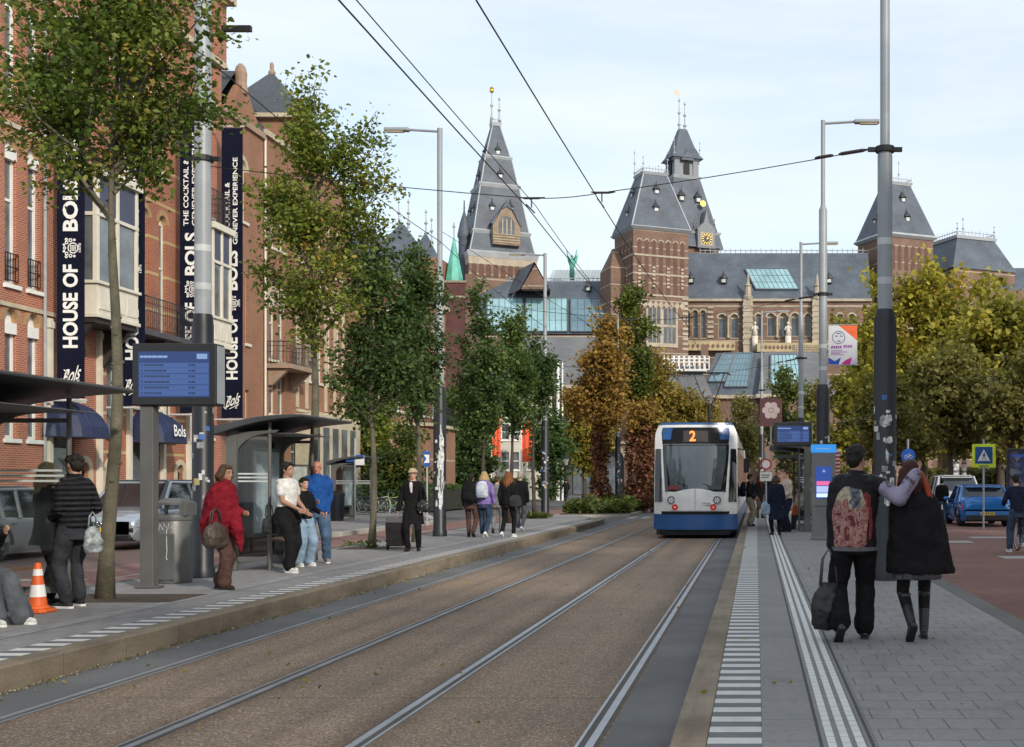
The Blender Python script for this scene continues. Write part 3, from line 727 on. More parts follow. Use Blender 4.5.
mb = MB(); pbox(mb, PH, 29.2, UE-.2, -13.8, -.6, .1, TOPZ-.1); mb.build('interior', mat('dark_interior', (.02, .018, .016), .9), house)
mb = MB(); pbox(mb, PH, 28.9, 37.08, 0, .10, .1, .9); mb.build('plinth', creamstone, house, bevel=.02)
for o in ops: window(house, PH, o, white, winglass, fr=.10, rails=(.62,) if o[2] in (7.45,) else (.5,), guard=o[2] == 7.45, head=o[2] in (2.9, 7.45))
for o in mid+gr+right: window(house, PH, o, cream, winglass, rails=(.6,))
for o in low: window(house, PH, o, iron, winglass, rails=(), mull=1, sill=False)
for u, wd in ((38.0, 1.5), (43.2, 1.9), (47.1, 1.0)):
    mb = MB(); pbox(mb, PH, u-wd/2+.01, u+wd/2-.01, -.21, -.15, .14, 2.98); d = mb.build('door', mat('dark_door', (.02, .02, .024), .4), house)
    mb = MB(); pbox(mb, PH, u+.05, u+.09, -.149, -.11, 1.0, 1.4); mb.build('handle', chrome, d)
    mb = MB(); pbox(mb, PH, u-wd/2+.15, u+wd/2-.15, -.149, -.14, 1.5, 2.7); mb.build('pane', winglass, d)
# stone surrounds of the little street-level arches, bands and cornices
for uc, w_, zb, zt, rise in low:
    mb = MB()
    ip = [(uc-w_/2, zb)]+arch_pts(uc, w_, zt, rise)+[(uc+w_/2, zb)]; op = [(uc-w_/2-.2, zb)]+arch_pts(uc, w_, zt, rise, grow=.2)+[(uc+w_/2+.2, zb)]
    for i in range(len(ip)-1):
        q = [ip[i], ip[i+1], op[i+1], op[i]]
        mb.add([PH(u, .05, z) for u, z in q]+[PH(u, .0, z) for u, z in q], [(0, 1, 2, 3), (0, 1, 5, 4), (1, 2, 6, 5), (2, 3, 7, 6), (3, 0, 4, 7)])
    mb.build('window_surround', creamstone, house)
for u0, u1 in ((37.12, 37.24), (38.76, 40.3), (40.5, 42.2), (44.2, 46.5), (47.65, UE)): mb = MB(); pbox(mb, PH, u0, u1, .0, .06, .1, .9); mb.build('plinth', creamstone, house)
for z, h, d in ((6.78, .12, .07), (12.1, .14, .07), (16.6, .14, .07)):
    for u0, u1 in ((29, 37.6), (46.9, UE+.05)): mb = MB(); pbox(mb, PH, u0, u1, .0, d, z, z+h); mb.build('string_course', creamstone, house)
mb = MB(); pbox(mb, PH, 29, UE+.12, 0, .18, 18.6, 18.85); mb.build('string_course', creamstone, house)
mb = MB(); pbox(mb, PH, 29, UE+.3, 0, .5, TOPZ-.3, TOPZ+.1); mb.build('cornice', creamstone, house)
mb = MB(); pbox(mb, PH, UE-.9, UE+.1, 0, .16, 18.86, TOPZ-.31); mb.build('corner_pier', hb, house)
for u in (37.25, 40.1, 42.0, 44.4, 46.4, 47.75):
    mb = MB(); pbox(mb, PH, u-.09, u+.09, .0, .14, .9, 6.7); pbox(mb, PH, u-.13, u+.13, .0, .18, 6.4, 6.6); mb.build('pilaster', cream, house)
mb = MB(); mb.tube([PH(37.0, .08, .2), PH(37.0, .08, 18.5)], .05, 8); mb.build('drainpipe', mat('pipe_grey', (.3, .3, .3), .5), house)
# bay windows
def bay(u0, u1, zb=6.95, zt=11.6, rail=False):
    D = 1.2
    mb = MB()
    pbox(mb, PH, u0, u1, .002, D, zb, zb+.95); pbox(mb, PH, u0-.08, u1+.08, .002, D+.08, zb+.95, zb+1.05); pbox(mb, PH, u0-.06, u1+.06, .002, D+.06, zb-.12, zb)
    for u in (u0+.06, (u0+u1)/2, u1-.06): pbox(mb, PH, u-.075, u+.075, D-.15, D+.004, zb+1.05, zt-.25)
    for u in (u0+.06, u1-.06): pbox(mb, PH, u-.06, u+.06, .002, .14, zb+1.05, zt-.25)
    pbox(mb, PH, u0-.12, u1+.12, .002, D+.12, zt-.25, zt); pbox(mb, PH, u0-.02, u1+.02, .02, D+.02, zb+3.1, zb+3.22)
    n = 3
    for i in range(n):
        a = u0+(u1-u0)*i/n; pbox(mb, PH, a+.08, a+(u1-u0)/n-.08, D, D+.025, zb+.15, zb+.8)
    b = mb.build('bay_window', cream, house, bevel=.012)
    mb = MB(); pbox(mb, PH, u0+.02, u1-.02, .01, D-.04, zb+3.22, zt-.25); mb.build('panel', navyp, b)
    mb = MB(); pbox(mb, PH, u0+.03, u1-.03, .01, D-.06, zb+1.05, zb+3.1); mb.build('pane', winglass, b)
    mb = MB()
    pbox(mb, PH, u0, u1, .01, D-.05, zb-.28, zb-.13)
    for u in (u0+.15, u1-.15): mb.prism([(.02, zb-1.5), (.14, zb-1.5), (D-.2, zb-.3), (.02, zb-.3)], 'y', u-.09, u+.09)
    mb.build('bracket', mat('dark_bracket', (.03, .022, .02), .6), b)
    if rail:
        mb = MB(); railing(mb, PH, [(u0, .02), (u0, D), (u1, D), (u1, .02)], zt, 1.25); mb.build('roof_railing', iron, b)
bay(37.9, 40.4); bay(45.97, 47.6, rail=True)
mb = MB(); pbox(mb, PH, 40.9, 45.6, .005, 1.0, 6.72, 6.9); 
for u in (41.2, 43.2, 45.2): mb.prism([(.02, 5.7), (.1, 5.7), (.8, 6.7), (.02, 6.7)], 'y', u-.07, u+.07)
bal = mb.build('balcony', mat('balcony_grey', (.06, .06, .07), .6), house)
mb = MB(); railing(mb, PH, [(40.9, .02), (40.9, .98), (45.6, .98), (45.6, .02)], 6.9, 1.15); mb.build('railing', iron, bal)
# bonnet awnings
def awning(u0, u1, z0=3.02, h=1.15, D=1.25):
    n, k = 10, 5; mb = MB(); rows = []
    for j in range(k+1):
        a = math.pi/2*j/k
        row = []
        for i in range(n+1):
            th = math.pi*i/n
            q = math.cos(a)
            row.append(PH((u0+u1)/2-(u1-u0)/2*math.copysign(abs(math.cos(th))**.6, math.cos(th))*(q**.5), .02+D*math.sin(th)**.7*q, z0+h*math.sin(a)))
        rows += row
    mb.add(rows, [(j*(n+1)+i, j*(n+1)+i+1, (j+1)*(n+1)+i+1, (j+1)*(n+1)+i) for j in range(k) for i in range(n)])
    mb.add([PH(u0, .02, z0), PH(u0+.05, D, z0), PH(u1-.05, D, z0), PH(u1, .02, z0)], [(0, 1, 2, 3)])
    o = mb.build('awning', mat('awning_navy', (.008, .016, .055), .6, 0, .2, 3), house)
    mb = MB()
    for i in (2, 4, 6, 8): mb.tube([tuple(Vector(rows[j*(n+1)+i])*1.0+Vector((.012, 0, .008))) for j in range(k+1)], .012, 5)
    mb.build('awning_rib', mat('awning_edge', (.03, .05, .15), .6), o)
    mb = MB(); pbox(mb, PH, u0-.1, u1+.1, .01, .12, z0+h+.02, z0+h+.12); mb.build('awning_rail', cream, o)
    return o
awning(36.95, 39.1)
aw = awning(42.1, 44.4)
mb = MB(); text_on(mb, 'Bols', lambda a, b: PH(43.2+a, 1.29-abs(b)*.18, 3.25+b), -.45, .45, 0, .42, .01, .25); mb.build('lettering', lettering, aw)
# hoisting beam with hook
mb = MB(); mb.box(-.1, 1.35, 49.1-.1, 49.1+.1, 20.05, 20.28); hbm = mb.build('hoist_beam', iron, house)
mb = MB(); mb.tube([(1.2, 49.1, 20.05), (1.2, 49.1, 19.85), (1.28, 49.1, 19.75), (1.22, 49.1, 19.66), (1.13, 49.1, 19.72)], .018, 6); mb.build('hook', steel, hbm)

# ---------------- banners: hang off the wall, facing along the street
def banner(u, label, zb=4.2, zt=15.9):
    t = thing('wall_banner', label, 'banner', (0, u, 0), 0, 'navy banners on the brick building')
    x0, x1 = -21.55, -20.7
    mb = MB(); n = 12; vs = []
    for i in range(n+1):
        z = zb+(zt-zb)*i/n; o = .012*math.sin(i*1.9)
        vs += [(x0, o-.006, z), (x1, -o*.5-.006, z), (x1, -o*.5+.006, z), (x0, o+.006, z)]
    fs = [(4*i+a, 4*i+(a+1) % 4, 4*i+4+(a+1) % 4, 4*i+4+a) for i in range(n) for a in range(4)]+[(0, 1, 2, 3), (4*n+3, 4*n+2, 4*n+1, 4*n)]
    mb.add(vs, fs); cl = mb.build('banner_cloth', navy, t)
    mb = MB()
    for z in (zb-.06, zt+.06): mb.tube([(-22.0, 0, z), (x1+.06, 0, z)], .035, 8)
    mb.build('bracket', mat('bracket_light', (.5, .5, .5), .5), t)
    mb = MB(); Y = -.032
    # reading direction runs upwards; capitals stand to the left
    def line(tx, a0, a1, xb, cap, bold=.03, shear=0): text_on(mb, tx, lambda a, b: (xb-b, Y, a), a0, a1, 0, cap, bold, shear)
    line('HOUSE', zb+1.55, zb+3.25, -20.89, .47, .035); line('OF', zb+3.42, zb+4.12, -20.89, .47, .035)
    line('BOLS', zb+5.15, zb+6.75, -20.89, .47, .035)
    line('THE COCKTAIL &', zb+7.0, zb+9.5, -21.22, .19, .02); line('GENEVER EXPERIENCE', zb+7.0, zb+10.5, -20.9, .19, .02)
    line('1575', zb+4.50, zb+4.78, -20.80, .07)
    # crest: ring with cross, two little lions and a crown
    cx, cz = -21.1, zb+4.63
    def ring(cx, cz, r, w):
        m = 18
        vs = [(cx+q*a, Y, cz+q*b) for a, b in ring_dirs(m) for q in (r-w, r)]
        mb.add(vs, [(2*i, 2*i+1, (2*i+3) % (2*m), (2*i+2) % (2*m)) for i in range(m)])
    ring(cx+.06, cz, .17, .035); ring(cx+.06, cz, .09, .03)
    for a in (45, 135): 
        c, s_ = math.cos(R(a))*.16, math.sin(R(a))*.16
        mb.add([(cx+.06-c-s_*.1, Y, cz-s_+c*.1), (cx+.06+c-s_*.1, Y, cz+s_+c*.1), (cx+.06+c+s_*.1, Y, cz+s_-c*.1), (cx+.06-c+s_*.1, Y, cz-s_-c*.1)], [(0, 1, 2, 3)])
    for s_ in (-1, 1):
        for dz, dx, r in ((.24, -.02, .06), (.17, -.14, .055), (.27, -.15, .045), (.10, -.22, .04), (.25, .1, .04)): ring(cx+dx, cz+s_*dz, r, .03)
    ring(cx-.2, cz, .05, .03)
    # script word at the foot
    t2 = 'Bols'
    def SC(a, b): return (-21.1+a*.95+b*.12, Y, zb+.55+b+a*.35)
    text_on(mb, t2, SC, -.30, .30, -.05, .40, .012, .35)
    pts = [(-.36, .18), (-.38, .0), (-.26, -.12), (-.12, .02), (-.18, .3), (-.3, .42), (-.38, .34)]
    for i in range(len(pts)-1):
        (a, b), (c, d) = pts[i], pts[i+1]; mb.add([SC(a, b), SC(c, d), SC(c+.02, d+.02), SC(a+.02, b+.02)], [(0, 1, 2, 3)])
    for a, b, c, d in ((-.12, -.16, .3, -.10), (.3, -.10, .12, -.2), (.12, -.2, .22, -.24)): mb.add([SC(a, b), SC(c, d), SC(c, d+.03), SC(a, b+.03)], [(0, 1, 2, 3)])
    mb.build('lettering', lettering, cl, fixn=False)
banner(37.0, 'navy banner hanging above the left shelter roof, nearest of the four')
banner(40.65, 'navy banner behind the slim foreground tree trunk, just left of the balcony')
banner(44.9, 'navy banner half hidden behind the near grey pole')
banner(48.4, 'navy banner hanging at the right corner of the red brick building')

# ---------------- neighbours along the same wall line
b2 = thing('townhouse', 'narrow brown brick house with a stone-tipped gable beside the banner corner', 'building', (FX, 0, 0))
ops2 = [(51.0, .35, 7.6, 10.6, 0), (51.9, .35, 7.6, 10.6, 0), (51.0, .4, 3.6, 5.6, 0), (51.9, .4, 3.6, 5.6, 0), (51.4, .9, 12.8, 15.0, .45), (51.5, .8, .5, 2.6, .4)]
mb = MB(); wall(mb, PH, UE+.01, 53.6, .1, 17.2, ops2, mi=0, mring=1)
gab = [(UE+.3, 17.2), (UE+.9, 17.3), (50.7, 17.9), (51.1, 18.4), (51.3, 18.6), (51.9, 18.6), (52.1, 18.4), (52.5, 17.9), (53.3, 17.2)]
mb.prism(gab, 'x', -.35, .0, 0)
for z in (.1,): mb.add([PH(53.6, 0, z), PH(53.6, -12, z), PH(53.6, -12, 17.2), PH(53.6, 0, 17.2)], [(0, 1, 2, 3)], 0)
mb.build('wall', [brownb, creamstone], b2, fixn=False)
mb = MB(); pbox(mb, PH, UE+.1, 53.5, -11.8, -.5, .1, 17.0); mb.build('interior', MATS['dark_interior'], b2)
for o in ops2: window(b2, PH, o, cream, winglass, rails=(.5,))
mb = MB(); mb.lathe([(.26, 0), (.30, .1), (.24, .5), (.26, .9), (.2, 1.15), (.08, 1.3)], 12, c=(-.15, 51.6, 18.3)); mb.build('pinnacle', mat('brown_stone', (.30, .21, .15), .8, 0, .15, 2), b2)
mb = MB(); pbox(mb, PH, UE+.02, 53.6, 0, .12, 16.9, 17.18); mb.build('cornice', MATS['brown_stone'], b2)
mb = MB(); mb.add([(-.36, UE+.05, 17.2), (-.36, 53.5, 17.2), (-10, 53.5, 17.2), (-10, UE+.05, 17.2), (-.36, 51.6, 19.3), (-10, 51.6, 19.3)], [(0, 4, 5, 3), (1, 2, 5, 4)]); mb.build('roof', slate, b2)

b3 = thing('townhouse', 'brown brick house with a pyramid slate roof and a first-floor iron balcony', 'building', (FX, 0, 0))
ops3 = []
for u in (54.6, 55.6): ops3 += [(u, .75, 7.2, 9.9, .4), (u, .75, 12.3, 15.0, 0)]
for u in (58.0, 59.3, 60.6, 61.9, 63.2): ops3 += [(u, .7, 6.6, 10.2, .35), (u, .7, 12.3, 15.0, 0)]
for u in (54.5, 55.7, 57.2, 58.7, 60.2, 61.7, 63.1): ops3 += [(u, .8, 1.2, 4.2, 0)]
for u in (54.6, 55.6): ops3 += [(u, .75, 4.7, 6.6, 0)]
mb = MB(); wall(mb, PH, 53.62, 64.5, .1, 17.4, ops3, mi=0, mring=1, ring=.26)
mb.add([PH(64.5, 0, .1), PH(64.5, -12, .1), PH(64.5, -12, 17.4), PH(64.5, 0, 17.4)], [(0, 1, 2, 3)], 0)
tz = 19.0
pbox(mb, PH, 57.2, 60.8, -3.6, .02, 17.4, tz, 0)
mb.build('wall', [brownb, creamstone], b3, fixn=False)
mb = MB(); pbox(mb, PH, 53.7, 64.4, -11.8, -.5, .1, 17.3); mb.build('interior', MATS['dark_interior'], b3)
for o in ops3: window(b3, PH, o, cream, winglass, rails=(.62,), head=o[2] == 7.2)
mb = MB(); mb.frus(tz+.12, 2.1, tz+2.65, .12, M=Matrix.Translation((-1.8, 59, 0)))
mb.frus(17.5, 5.3, 20.3, 3.0, b0=5.9, b1=3, M=Matrix.Translation((-5.9, 58.6, 0))); rf = mb.build('roof', slate, b3)
mb = MB(); mb.lathe([(.14, 0), (.18, .2), (.1, .35), (.1, .6), (.05, .7)], 10, c=(-1.8, 59, tz+2.55)); mb.build('finial', MATS['brown_stone'], rf)
mb = MB(); pbox(mb, PH, 56.9, 61.1, -3.8, .22, tz-.05, tz+.14); mb.build('eaves', creamstone, b3)
mb = MB(); pbox(mb, PH, 53.62, 64.5, 0, .15, 17.15, 17.4); mb.build('cornice', creamstone, b3)
for z in (6.75+4.2, 11.4, 5.0): mb = MB(); pbox(mb, PH, 57.4, 64.4, 0, .05, z, z+.14); mb.build('string_course', creamstone, b3)
for u in (57.45, 58.65, 59.95, 61.25, 62.55, 63.8): mb = MB(); pbox(mb, PH, u-.08, u+.08, 0, .10, 5.2, 10.6); mb.build('pilaster', creamstone, b3)
mb = MB(); pbox(mb, PH, 53.9, 57.0, 0.005, 1.1, 6.75, 6.95)
for u in (54.2, 56.7): mb.prism([(.02, 6.0), (.2, 6.0), (.95, 6.74), (.02, 6.74)], 'y', u-.12, u+.12)
bl = mb.build('balcony', MATS['brown_stone'], b3)
mb = MB(); railing(mb, PH, [(53.95, .03), (53.95, 1.05), (56.95, 1.05), (56.95, .03)], 6.95, 1.0); mb.build('railing', iron, bl)
mb = MB(); mb.tube([PH(53.62, .08, .2), PH(53.62, .08, 17)], .05, 8); mb.build('drainpipe', cream, b3)
mb = MB(); pbox(mb, PH, 57.3, 64.3, 0.0, .8, .1, 4.9)
for u in (57.2, 58.7, 60.2, 61.7, 63.1): pass
gx = mb.build('ground_floor_bay', creamstone, b3)
mb = MB()
for u in (57.9, 59.2, 60.5, 61.8, 63.1): pbox(mb, PH, u-.42, u+.42, .801, .812, .9, 4.3)
mb.build('pane', winglass, gx)

b4 = thing('villa', 'brown brick villa with a railed terrace half hidden behind the dark trees', 'building', (FX, 0, 0))
ops4 = []
for u in (70.0, 72.0, 74.0, 76.5, 79, 82): ops4 += [(u, 1.0, 1.0, 3.6, .4), (u, 1.0, 6.0, 9.2, 0), (u, 1.0, 10.6, 12.8, 0)]
mb = MB(); wall(mb, PH, 67, 85, .1, 14, ops4, mi=0, mring=1, ring=.25)
for u in (67, 85): mb.add([PH(u, 0, .1), PH(u, -12, .1), PH(u, -12, 14), PH(u, 0, 14)], [(0, 1, 2, 3)], 0)
pbox(mb, PH, 72.5, 79, .01, 2.2, .1, 5.0, 0)
mb.build('wall', [brownb2, creamstone], b4, fixn=False)
for o in ops4: window(b4, PH, o, white, winglass, rails=(.6,))
mb = MB(); pbox(mb, PH, 67.1, 84.9, -11.8, -.5, .1, 13.9); mb.build('interior', MATS['dark_interior'], b4)
mb = MB(); mb.frus(14.0, 6.4, 18.0, 3, b0=9.4, b1=6, M=Matrix.Translation((-6, 76, 0))); mb.build('roof', slate, b4)
mb = MB(); pbox(mb, PH, 72.3, 79.2, .01, 2.4, 5.0, 5.2); mb.build('terrace', creamstone, b4); mb = MB(); pbox(mb, PH, 66.9, 85.1, 0, .3, 13.7, 14.0); mb.build('cornice', creamstone, b4)
mb = MB(); railing(mb, PH, [(72.5, .02), (72.5, 2.3), (79, 2.3), (79, .02)], 5.2, 1.1, .2); mb.build('railing', iron, b4)
# ------------------------------------------------------------------ the museum, 200 m away; M(px, py) -> x, z at that distance
MY = 200.0
def MX(px, dy=0): return (px-CX)*(MY+dy)/F
def MZ(py, dy=0): return H0-(py-CY)*(MY+dy)/F
mus = thing('museum_building', 'vast brick museum with steep slate towers and glass roof lights closing the street', 'building', (0, MY, 0))
mbrick = brick('museum_brick', (.185, .108, .083), (.15, .086, .067), (.27, .19, .14), .5, .16, .02, var=.2, vs=.15, bstr=0)
mbrickb = brick('museum_banded_brick', (.205, .122, .092), (.16, .092, .07), (.28, .2, .15), .5, .16, .02, var=.32, vs=.4, bands=(1.45, .07, (.46, .40, .31)), bstr=0)
mst = mat('museum_stone', (.42, .36, .275), .8, 0, .15, .6, fine=.35, fs=3)
mtrim = mat('museum_lead_trim', (.33, .35, .37), .55, 0, .1, .5)
mslate = brick('museum_slate', (.118, .14, .172), (.10, .12, .15), (.085, .10, .125), .9, .45, .03, rough=.55, var=.34, vs=.35, bstr=0)
mslated = brick('museum_slate_pale', (.17, .175, .185), (.145, .15, .16), (.12, .125, .135), .9, .45, .03, rough=.6, var=.25, vs=.3, bstr=0)
skyl = mat('roof_light_glass', (.24, .40, .44), .3, 0, .18, .3, spec=.5)
skyd = mat('roof_light_glass_dark', (.12, .20, .25), .25, 0, .2, .3, spec=.5)
copper = mat('green_copper', (.10, .38, .30), .6, 0, .15, 1)
ironp = mat('pale_cresting', (.36, .38, .40), .6, 0, .1)
def finial(mb, x, y, z, h, r=.18, mi=0):
    mb.lathe([(r, 0), (r*.7, h*.1), (r*1.5, h*.16), (r*.6, h*.22), (r*.4, h*.45), (r*1.3, h*.52), (r*.4, h*.58), (r*.25, h*.85), (r*.9, h*.9), (.03, h)], 8, mi, c=(x, y, z))
def cresting(mb, pts, z, h, step=.8, r=.06):
    for i in range(len(pts)-1):
        a, b = Vector((*pts[i], z)), Vector((*pts[i+1], z)); L = (b-a).length; k = max(1, int(L/step))
        for q in (0, h*.55): mb.tube([a+Vector((0, 0, q)), b+Vector((0, 0, q))], r, 4)
        for j in range(k+1):
            p = a+(b-a)*j/k; mb.tube([p, p+Vector((0, 0, h if j % 2 == 0 else h*.75))], [r, r*.6], 4)
def dormer(parent, x, y, z, w, h, rot=0, small=True):
    M = Matrix.Translation((x, y, z))@Matrix.Rotation(rot, 4, 'Z')
    mb = MB(); mb.box(-w/2, w/2, -w*.3, w*1.6, 0, h*.55, 0, M); mb.lathe([(w*.72, h*.5), (w*.66, h*.62), (w*.35, h*.85), (w*.06, h*1.15), (.04, h*1.5)], 8, 0, M=M)
    d = mb.build('dormer', mat('dormer_dark', (.035, .04, .047), .5), parent)
    mb = MB(); mb.box(-w*.30, w*.30, -w*.36, -w*.31, h*.06, h*.42, 0, M); mb.build('dormer_window', mat('dormer_white', (.5, .52, .54), .4), d)
AL = R(25)
def tower(px, dy, name='tower'):
    e = bpy.data.objects.new(name, None); COL.objects.link(e); e.parent = mus; e.location = (MX(px, dy), dy, 0); e.rotation_euler[2] = AL; e.empty_display_size = 1
    def S(px_, py): return (MX(px_, dy)-MX(px, dy), MZ(py, dy))
    return e, (lambda py: MZ(py, dy)), (lambda half: half/6.0*(MY+dy)/MY/(math.cos(AL)+math.sin(AL)))
# --- left great tower
t1, Z, A = tower(495.5, 15)
mb = MB(); mb.frus(0, A(44), Z(264), A(44), 0); mb.build('tower_wall', mbrickb, t1)
mb = MB()
for fc_ in range(2):
    M = Matrix.Rotation(-fc_*R(90), 4, 'Z')
    for k in range(9): u = -A(44)*.85+k*A(44)*1.7/8; mb.prism([(u-.42, Z(283))]+arch_pts(u, .84, Z(273), .42, 8)+[(u+.42, Z(283))], 'y', -A(44)-.05, -A(44)-.02, 0, M)
mb.build('blind_arch', mat('museum_brick_dark', (.11, .058, .042), .85, 0, .15, .8), t1)
mb = MB(); mb.frus(Z(271), A(44)+.02, Z(264)-.01, A(44)+.12); mb.frus(Z(286), A(44)+.02, Z(284.5), A(44)+.1); mb.build('stone_band', mst, t1)
mb = MB()
for py, half, th in ((259, 47, .9), (237, 39, .55), (189, 28, .6), (160, 19, .5)): z = Z(py); mb.frus(z-th, A(half)-.25, z, A(half)); mb.frus(z, A(half), z+.25, A(half)-.3)
mb.build('cornice', mtrim, t1)
mb = MB()
for a, b, h0, h1 in ((258, 237, 42.5, 36), (236.5, 189, 36, 25), (188, 160, 24, 17), (159.5, 127, 16, 5)): mb.frus(Z(a), A(h0), Z(b), A(h1))
mb.build('tower_roof', mslate, t1)
hip = MB()
for a, b, h0, h1 in ((258, 237, 42.5, 36), (236.5, 189, 36, 25), (188, 160, 24, 17), (159.5, 127, 16, 5)):
    for sx in (-1, 1):
        for sy in (-1, 1): hip.tube([(sx*A(h0), sy*A(h0), Z(a)), (sx*A(h1), sy*A(h1), Z(b))], .13, 5)
hip.build('hip_ridge', mtrim, t1)
mb = MB(); z = Z(127); mb.frus(z, A(6), z+.6, A(7)); cresting(mb, [(-A(6), -A(6)), (A(6), -A(6)), (A(6), A(6)), (-A(6), A(6)), (-A(6), -A(6))], z+.6, .9, .5)
mb.build('crown_cresting', ironp, t1)
mb = MB(); finial(mb, -A(5), 0, z+.5, 6.3, .24); mb.build('finial', ironp, t1)
mb = MB(); finial(mb, A(5), 0, z+.5, 5.0, .26); mb.build('finial', ironp, t1)
mb = MB(); mb.ell((-A(5), 0, z+6.4), .42, 10, 6); mb.lathe([(.05, .2), (.4, .55), (.05, .9)], 6, c=(-A(5), 0, z+6.3)); mb.build('gilt_ball', brass, t1)
for px, py, half in ((-.33, 216, 31), (.38, 215, 31), (.05, 182, 22.5), (.0, 157, 14)):
    h = A(half); dormer(t1, px*h*1.1, -h+.15, Z(py), .95, 1.5)
for px, py, half in ((-.3, 216, 31), (.35, 216, 31), (.0, 182, 22.5), (0, 157, 14)):
    h = A(half); dormer(t1, -h+.15, px*h*1.1, Z(py), .9, 1.4, -R(90))
# gabled stone window on the front
h = A(38); mb = MB(); x0 = h*.1
mb.box(x0-2.4, x0+2.4, -h-1.3, -h+3, Z(251), Z(229), 0)
mb.prism([(x0-2.4, Z(229)), (x0+2.4, Z(229)), (x0+1.3, Z(219)), (x0, Z(214)), (x0-1.3, Z(219))], 'y', -h-1.3, -h+2.2, 0)
gw = mb.build('gable_window', mat('brown_museum_stone', (.25, .185, .13), .8, 0, .2, .8), t1)
mb = MB(); mb.prism([(x0-2.8, Z(231)), (x0-2.4, Z(232)), (x0-1.3, Z(219)+.1), (x0, Z(213.5)), (x0+1.3, Z(219)+.1), (x0+2.4, Z(232)), (x0+2.8, Z(231)), (x0, Z(208))], 'y', -h-1.5, -h+3, 0); mb.build('gable_roof', mslate, gw)
mb = MB(); ap = arch_pts(x0, 2.8, Z(232), 1.6, 12)
mb.add([(u, -h-1.33, z_) for u, z_ in [(x0-1.4, Z(241))]+ap+[(x0+1.4, Z(241))]], [tuple(range(len(ap)+2))]); mb.build('pane', winglass2, gw)
mb = MB()
for u in (-.75, 0, .75): mb.box(x0+u-.1, x0+u+.1, -h-1.42, -h-1.3, Z(241), Z(226))
for k in range(4): mb.box(x0-2.2, x0+2.2, -h-1.45, -h-1.31, Z(241.5+k*2.6), Z(241.5+k*2.6)+.12)
mb.build('tracery', mst, gw)
# stair turret on its left flank
mb = MB(); c = (-A(44)*1.0, -A(14), 0)
mb.lathe([(1.0, 0), (1.0, Z(244)), (1.2, Z(242)), (1.2, Z(240)), (.75, Z(228)), (.16, Z(217)), (.10, Z(206))], 10, 0, c=c); mb.build('stair_turret', mslate, t1, smooth=True)
# --- mansard tower
t2, Z, A = tower(651, 5)
mb = MB(); a = A(38); mb.frus(0, a, Z(236), a); mb.build('tower_wall', mbrickb, t2)
mb = MB(); mb.frus(Z(236.5), a+.15, Z(234), a+.65); mb.frus(Z(234), a+.65, Z(233), a+.4); mb.build('cornice', mtrim, t2)
ro = MB(); ro.frus(Z(233), a+.3, Z(178), A(16.5)); ro.build('tower_roof', mslate, t2)
hip = MB()
for sx in (-1, 1):
    for sy in (-1, 1): hip.tube([(sx*(a+.3), sy*(a+.3), Z(233)), (sx*A(16.5), sy*A(16.5), Z(178))], .14, 5)
hip.build('hip_ridge', mtrim, t2)
mb = MB(); b = A(17); mb.frus(Z(178), b, Z(175.5), b+.25); cresting(mb, [(-b, -b), (b, -b), (b, b), (-b, b), (-b, -b)], Z(175.5), 1.1, .5); mb.build('crown_cresting', ironp, t2)
for sx in (-1, 1):
    for sy in (-1, 1):
        mb = MB(); finial(mb, sx*b, sy*b, Z(175.5), 4.6 if (sx, sy) == (-1, 1) else 2.6, .16); mb.build('finial', ironp, t2)
for x, py, half in ((-.15, 217, 32), (-.05, 198, 24.5)): h = A(half); dormer(t2, x*h, -h+.1, Z(py), 1.0, 1.5)
for x, py, half in ((.0, 219, 32), (.1, 199, 24.5)): h = A(half); dormer(t2, -h+.1, x*h, Z(py), 1.0, 1.5, -R(90))
mb = MB()      # blind arcade below the eaves
ar = MB()
for face in range(2):
    M = Matrix.Rotation(-face*R(90), 4, 'Z')
    n = 7 if face == 0 else 5
    for k in range(n):
        u = -a*.78+2*a*.78*k/(n-1)
        mb.prism([(u-.34, Z(300))]+[(p, q) for p, q in arch_pts(u, .68, Z(248), .34, 8)]+[(u+.34, Z(300))], 'y', -a-.05, -a-.02, 0, M)
        ip = arch_pts(u, .68, Z(248), .34, 8); op = arch_pts(u, .68, Z(248), .34, 8, .17)
        for i in range(8): ar.add([(ip[i][0], -a-.09, ip[i][1]), (ip[i+1][0], -a-.09, ip[i+1][1]), (op[i+1][0], -a-.09, op[i+1][1]), (op[i][0], -a-.09, op[i][1])], [(0, 1, 2, 3)], 0, M)
        if k % 2 == 0 and face == 0 or (face == 1 and k in (1, 3)):
            for j in range(6): ar.box(u-.24, u+.24, -a-.12, -a-.06, Z(292)+j*.62, Z(292)+j*.62+.36, 0, M)
    for py in (262, 280, 300.5): ar.box(-a-.02, a+.02, -a-.1, -a-.055, Z(py), Z(py)+.28, 0, M)
    for u in (-a+.55, a-.55):
        for j in range(22):
            ar.box(u-.5, u+.5, -a-.1, -a-.03, Z(352)+j*.85, Z(352)+j*.85+.42, 0, M) if j < 11 else None
mb.build('blind_arch', mat('museum_brick_dark', (.15, .065, .045), .85, 0, .15, .8), t2)
for j in range(9):
    u = -a+1.1+j*(2*a-2.2)/8; ar.prism([(u-.5, Z(309)), (u, Z(305)), (u+.5, Z(309)), (u, Z(313))], 'y', -a-.1, -a-.05)
ar.build('stone_band', mst, t2)
mb = MB(); mb.box(-a*.55, a*.60, -a-.22, -a-.04, Z(350), Z(313)); bw = mb.build('great_window', mst, t2)
mb = MB()
for i in range(2):
    for j in range(2): mb.box(-a*.48+i*a*.56, -a*.48+i*a*.56+a*.44, -a-.25, -a-.23, Z(346)+j*3.1, Z(346)+j*3.1+2.7)
mb.build('pane', winglass2, bw)
mb = MB()
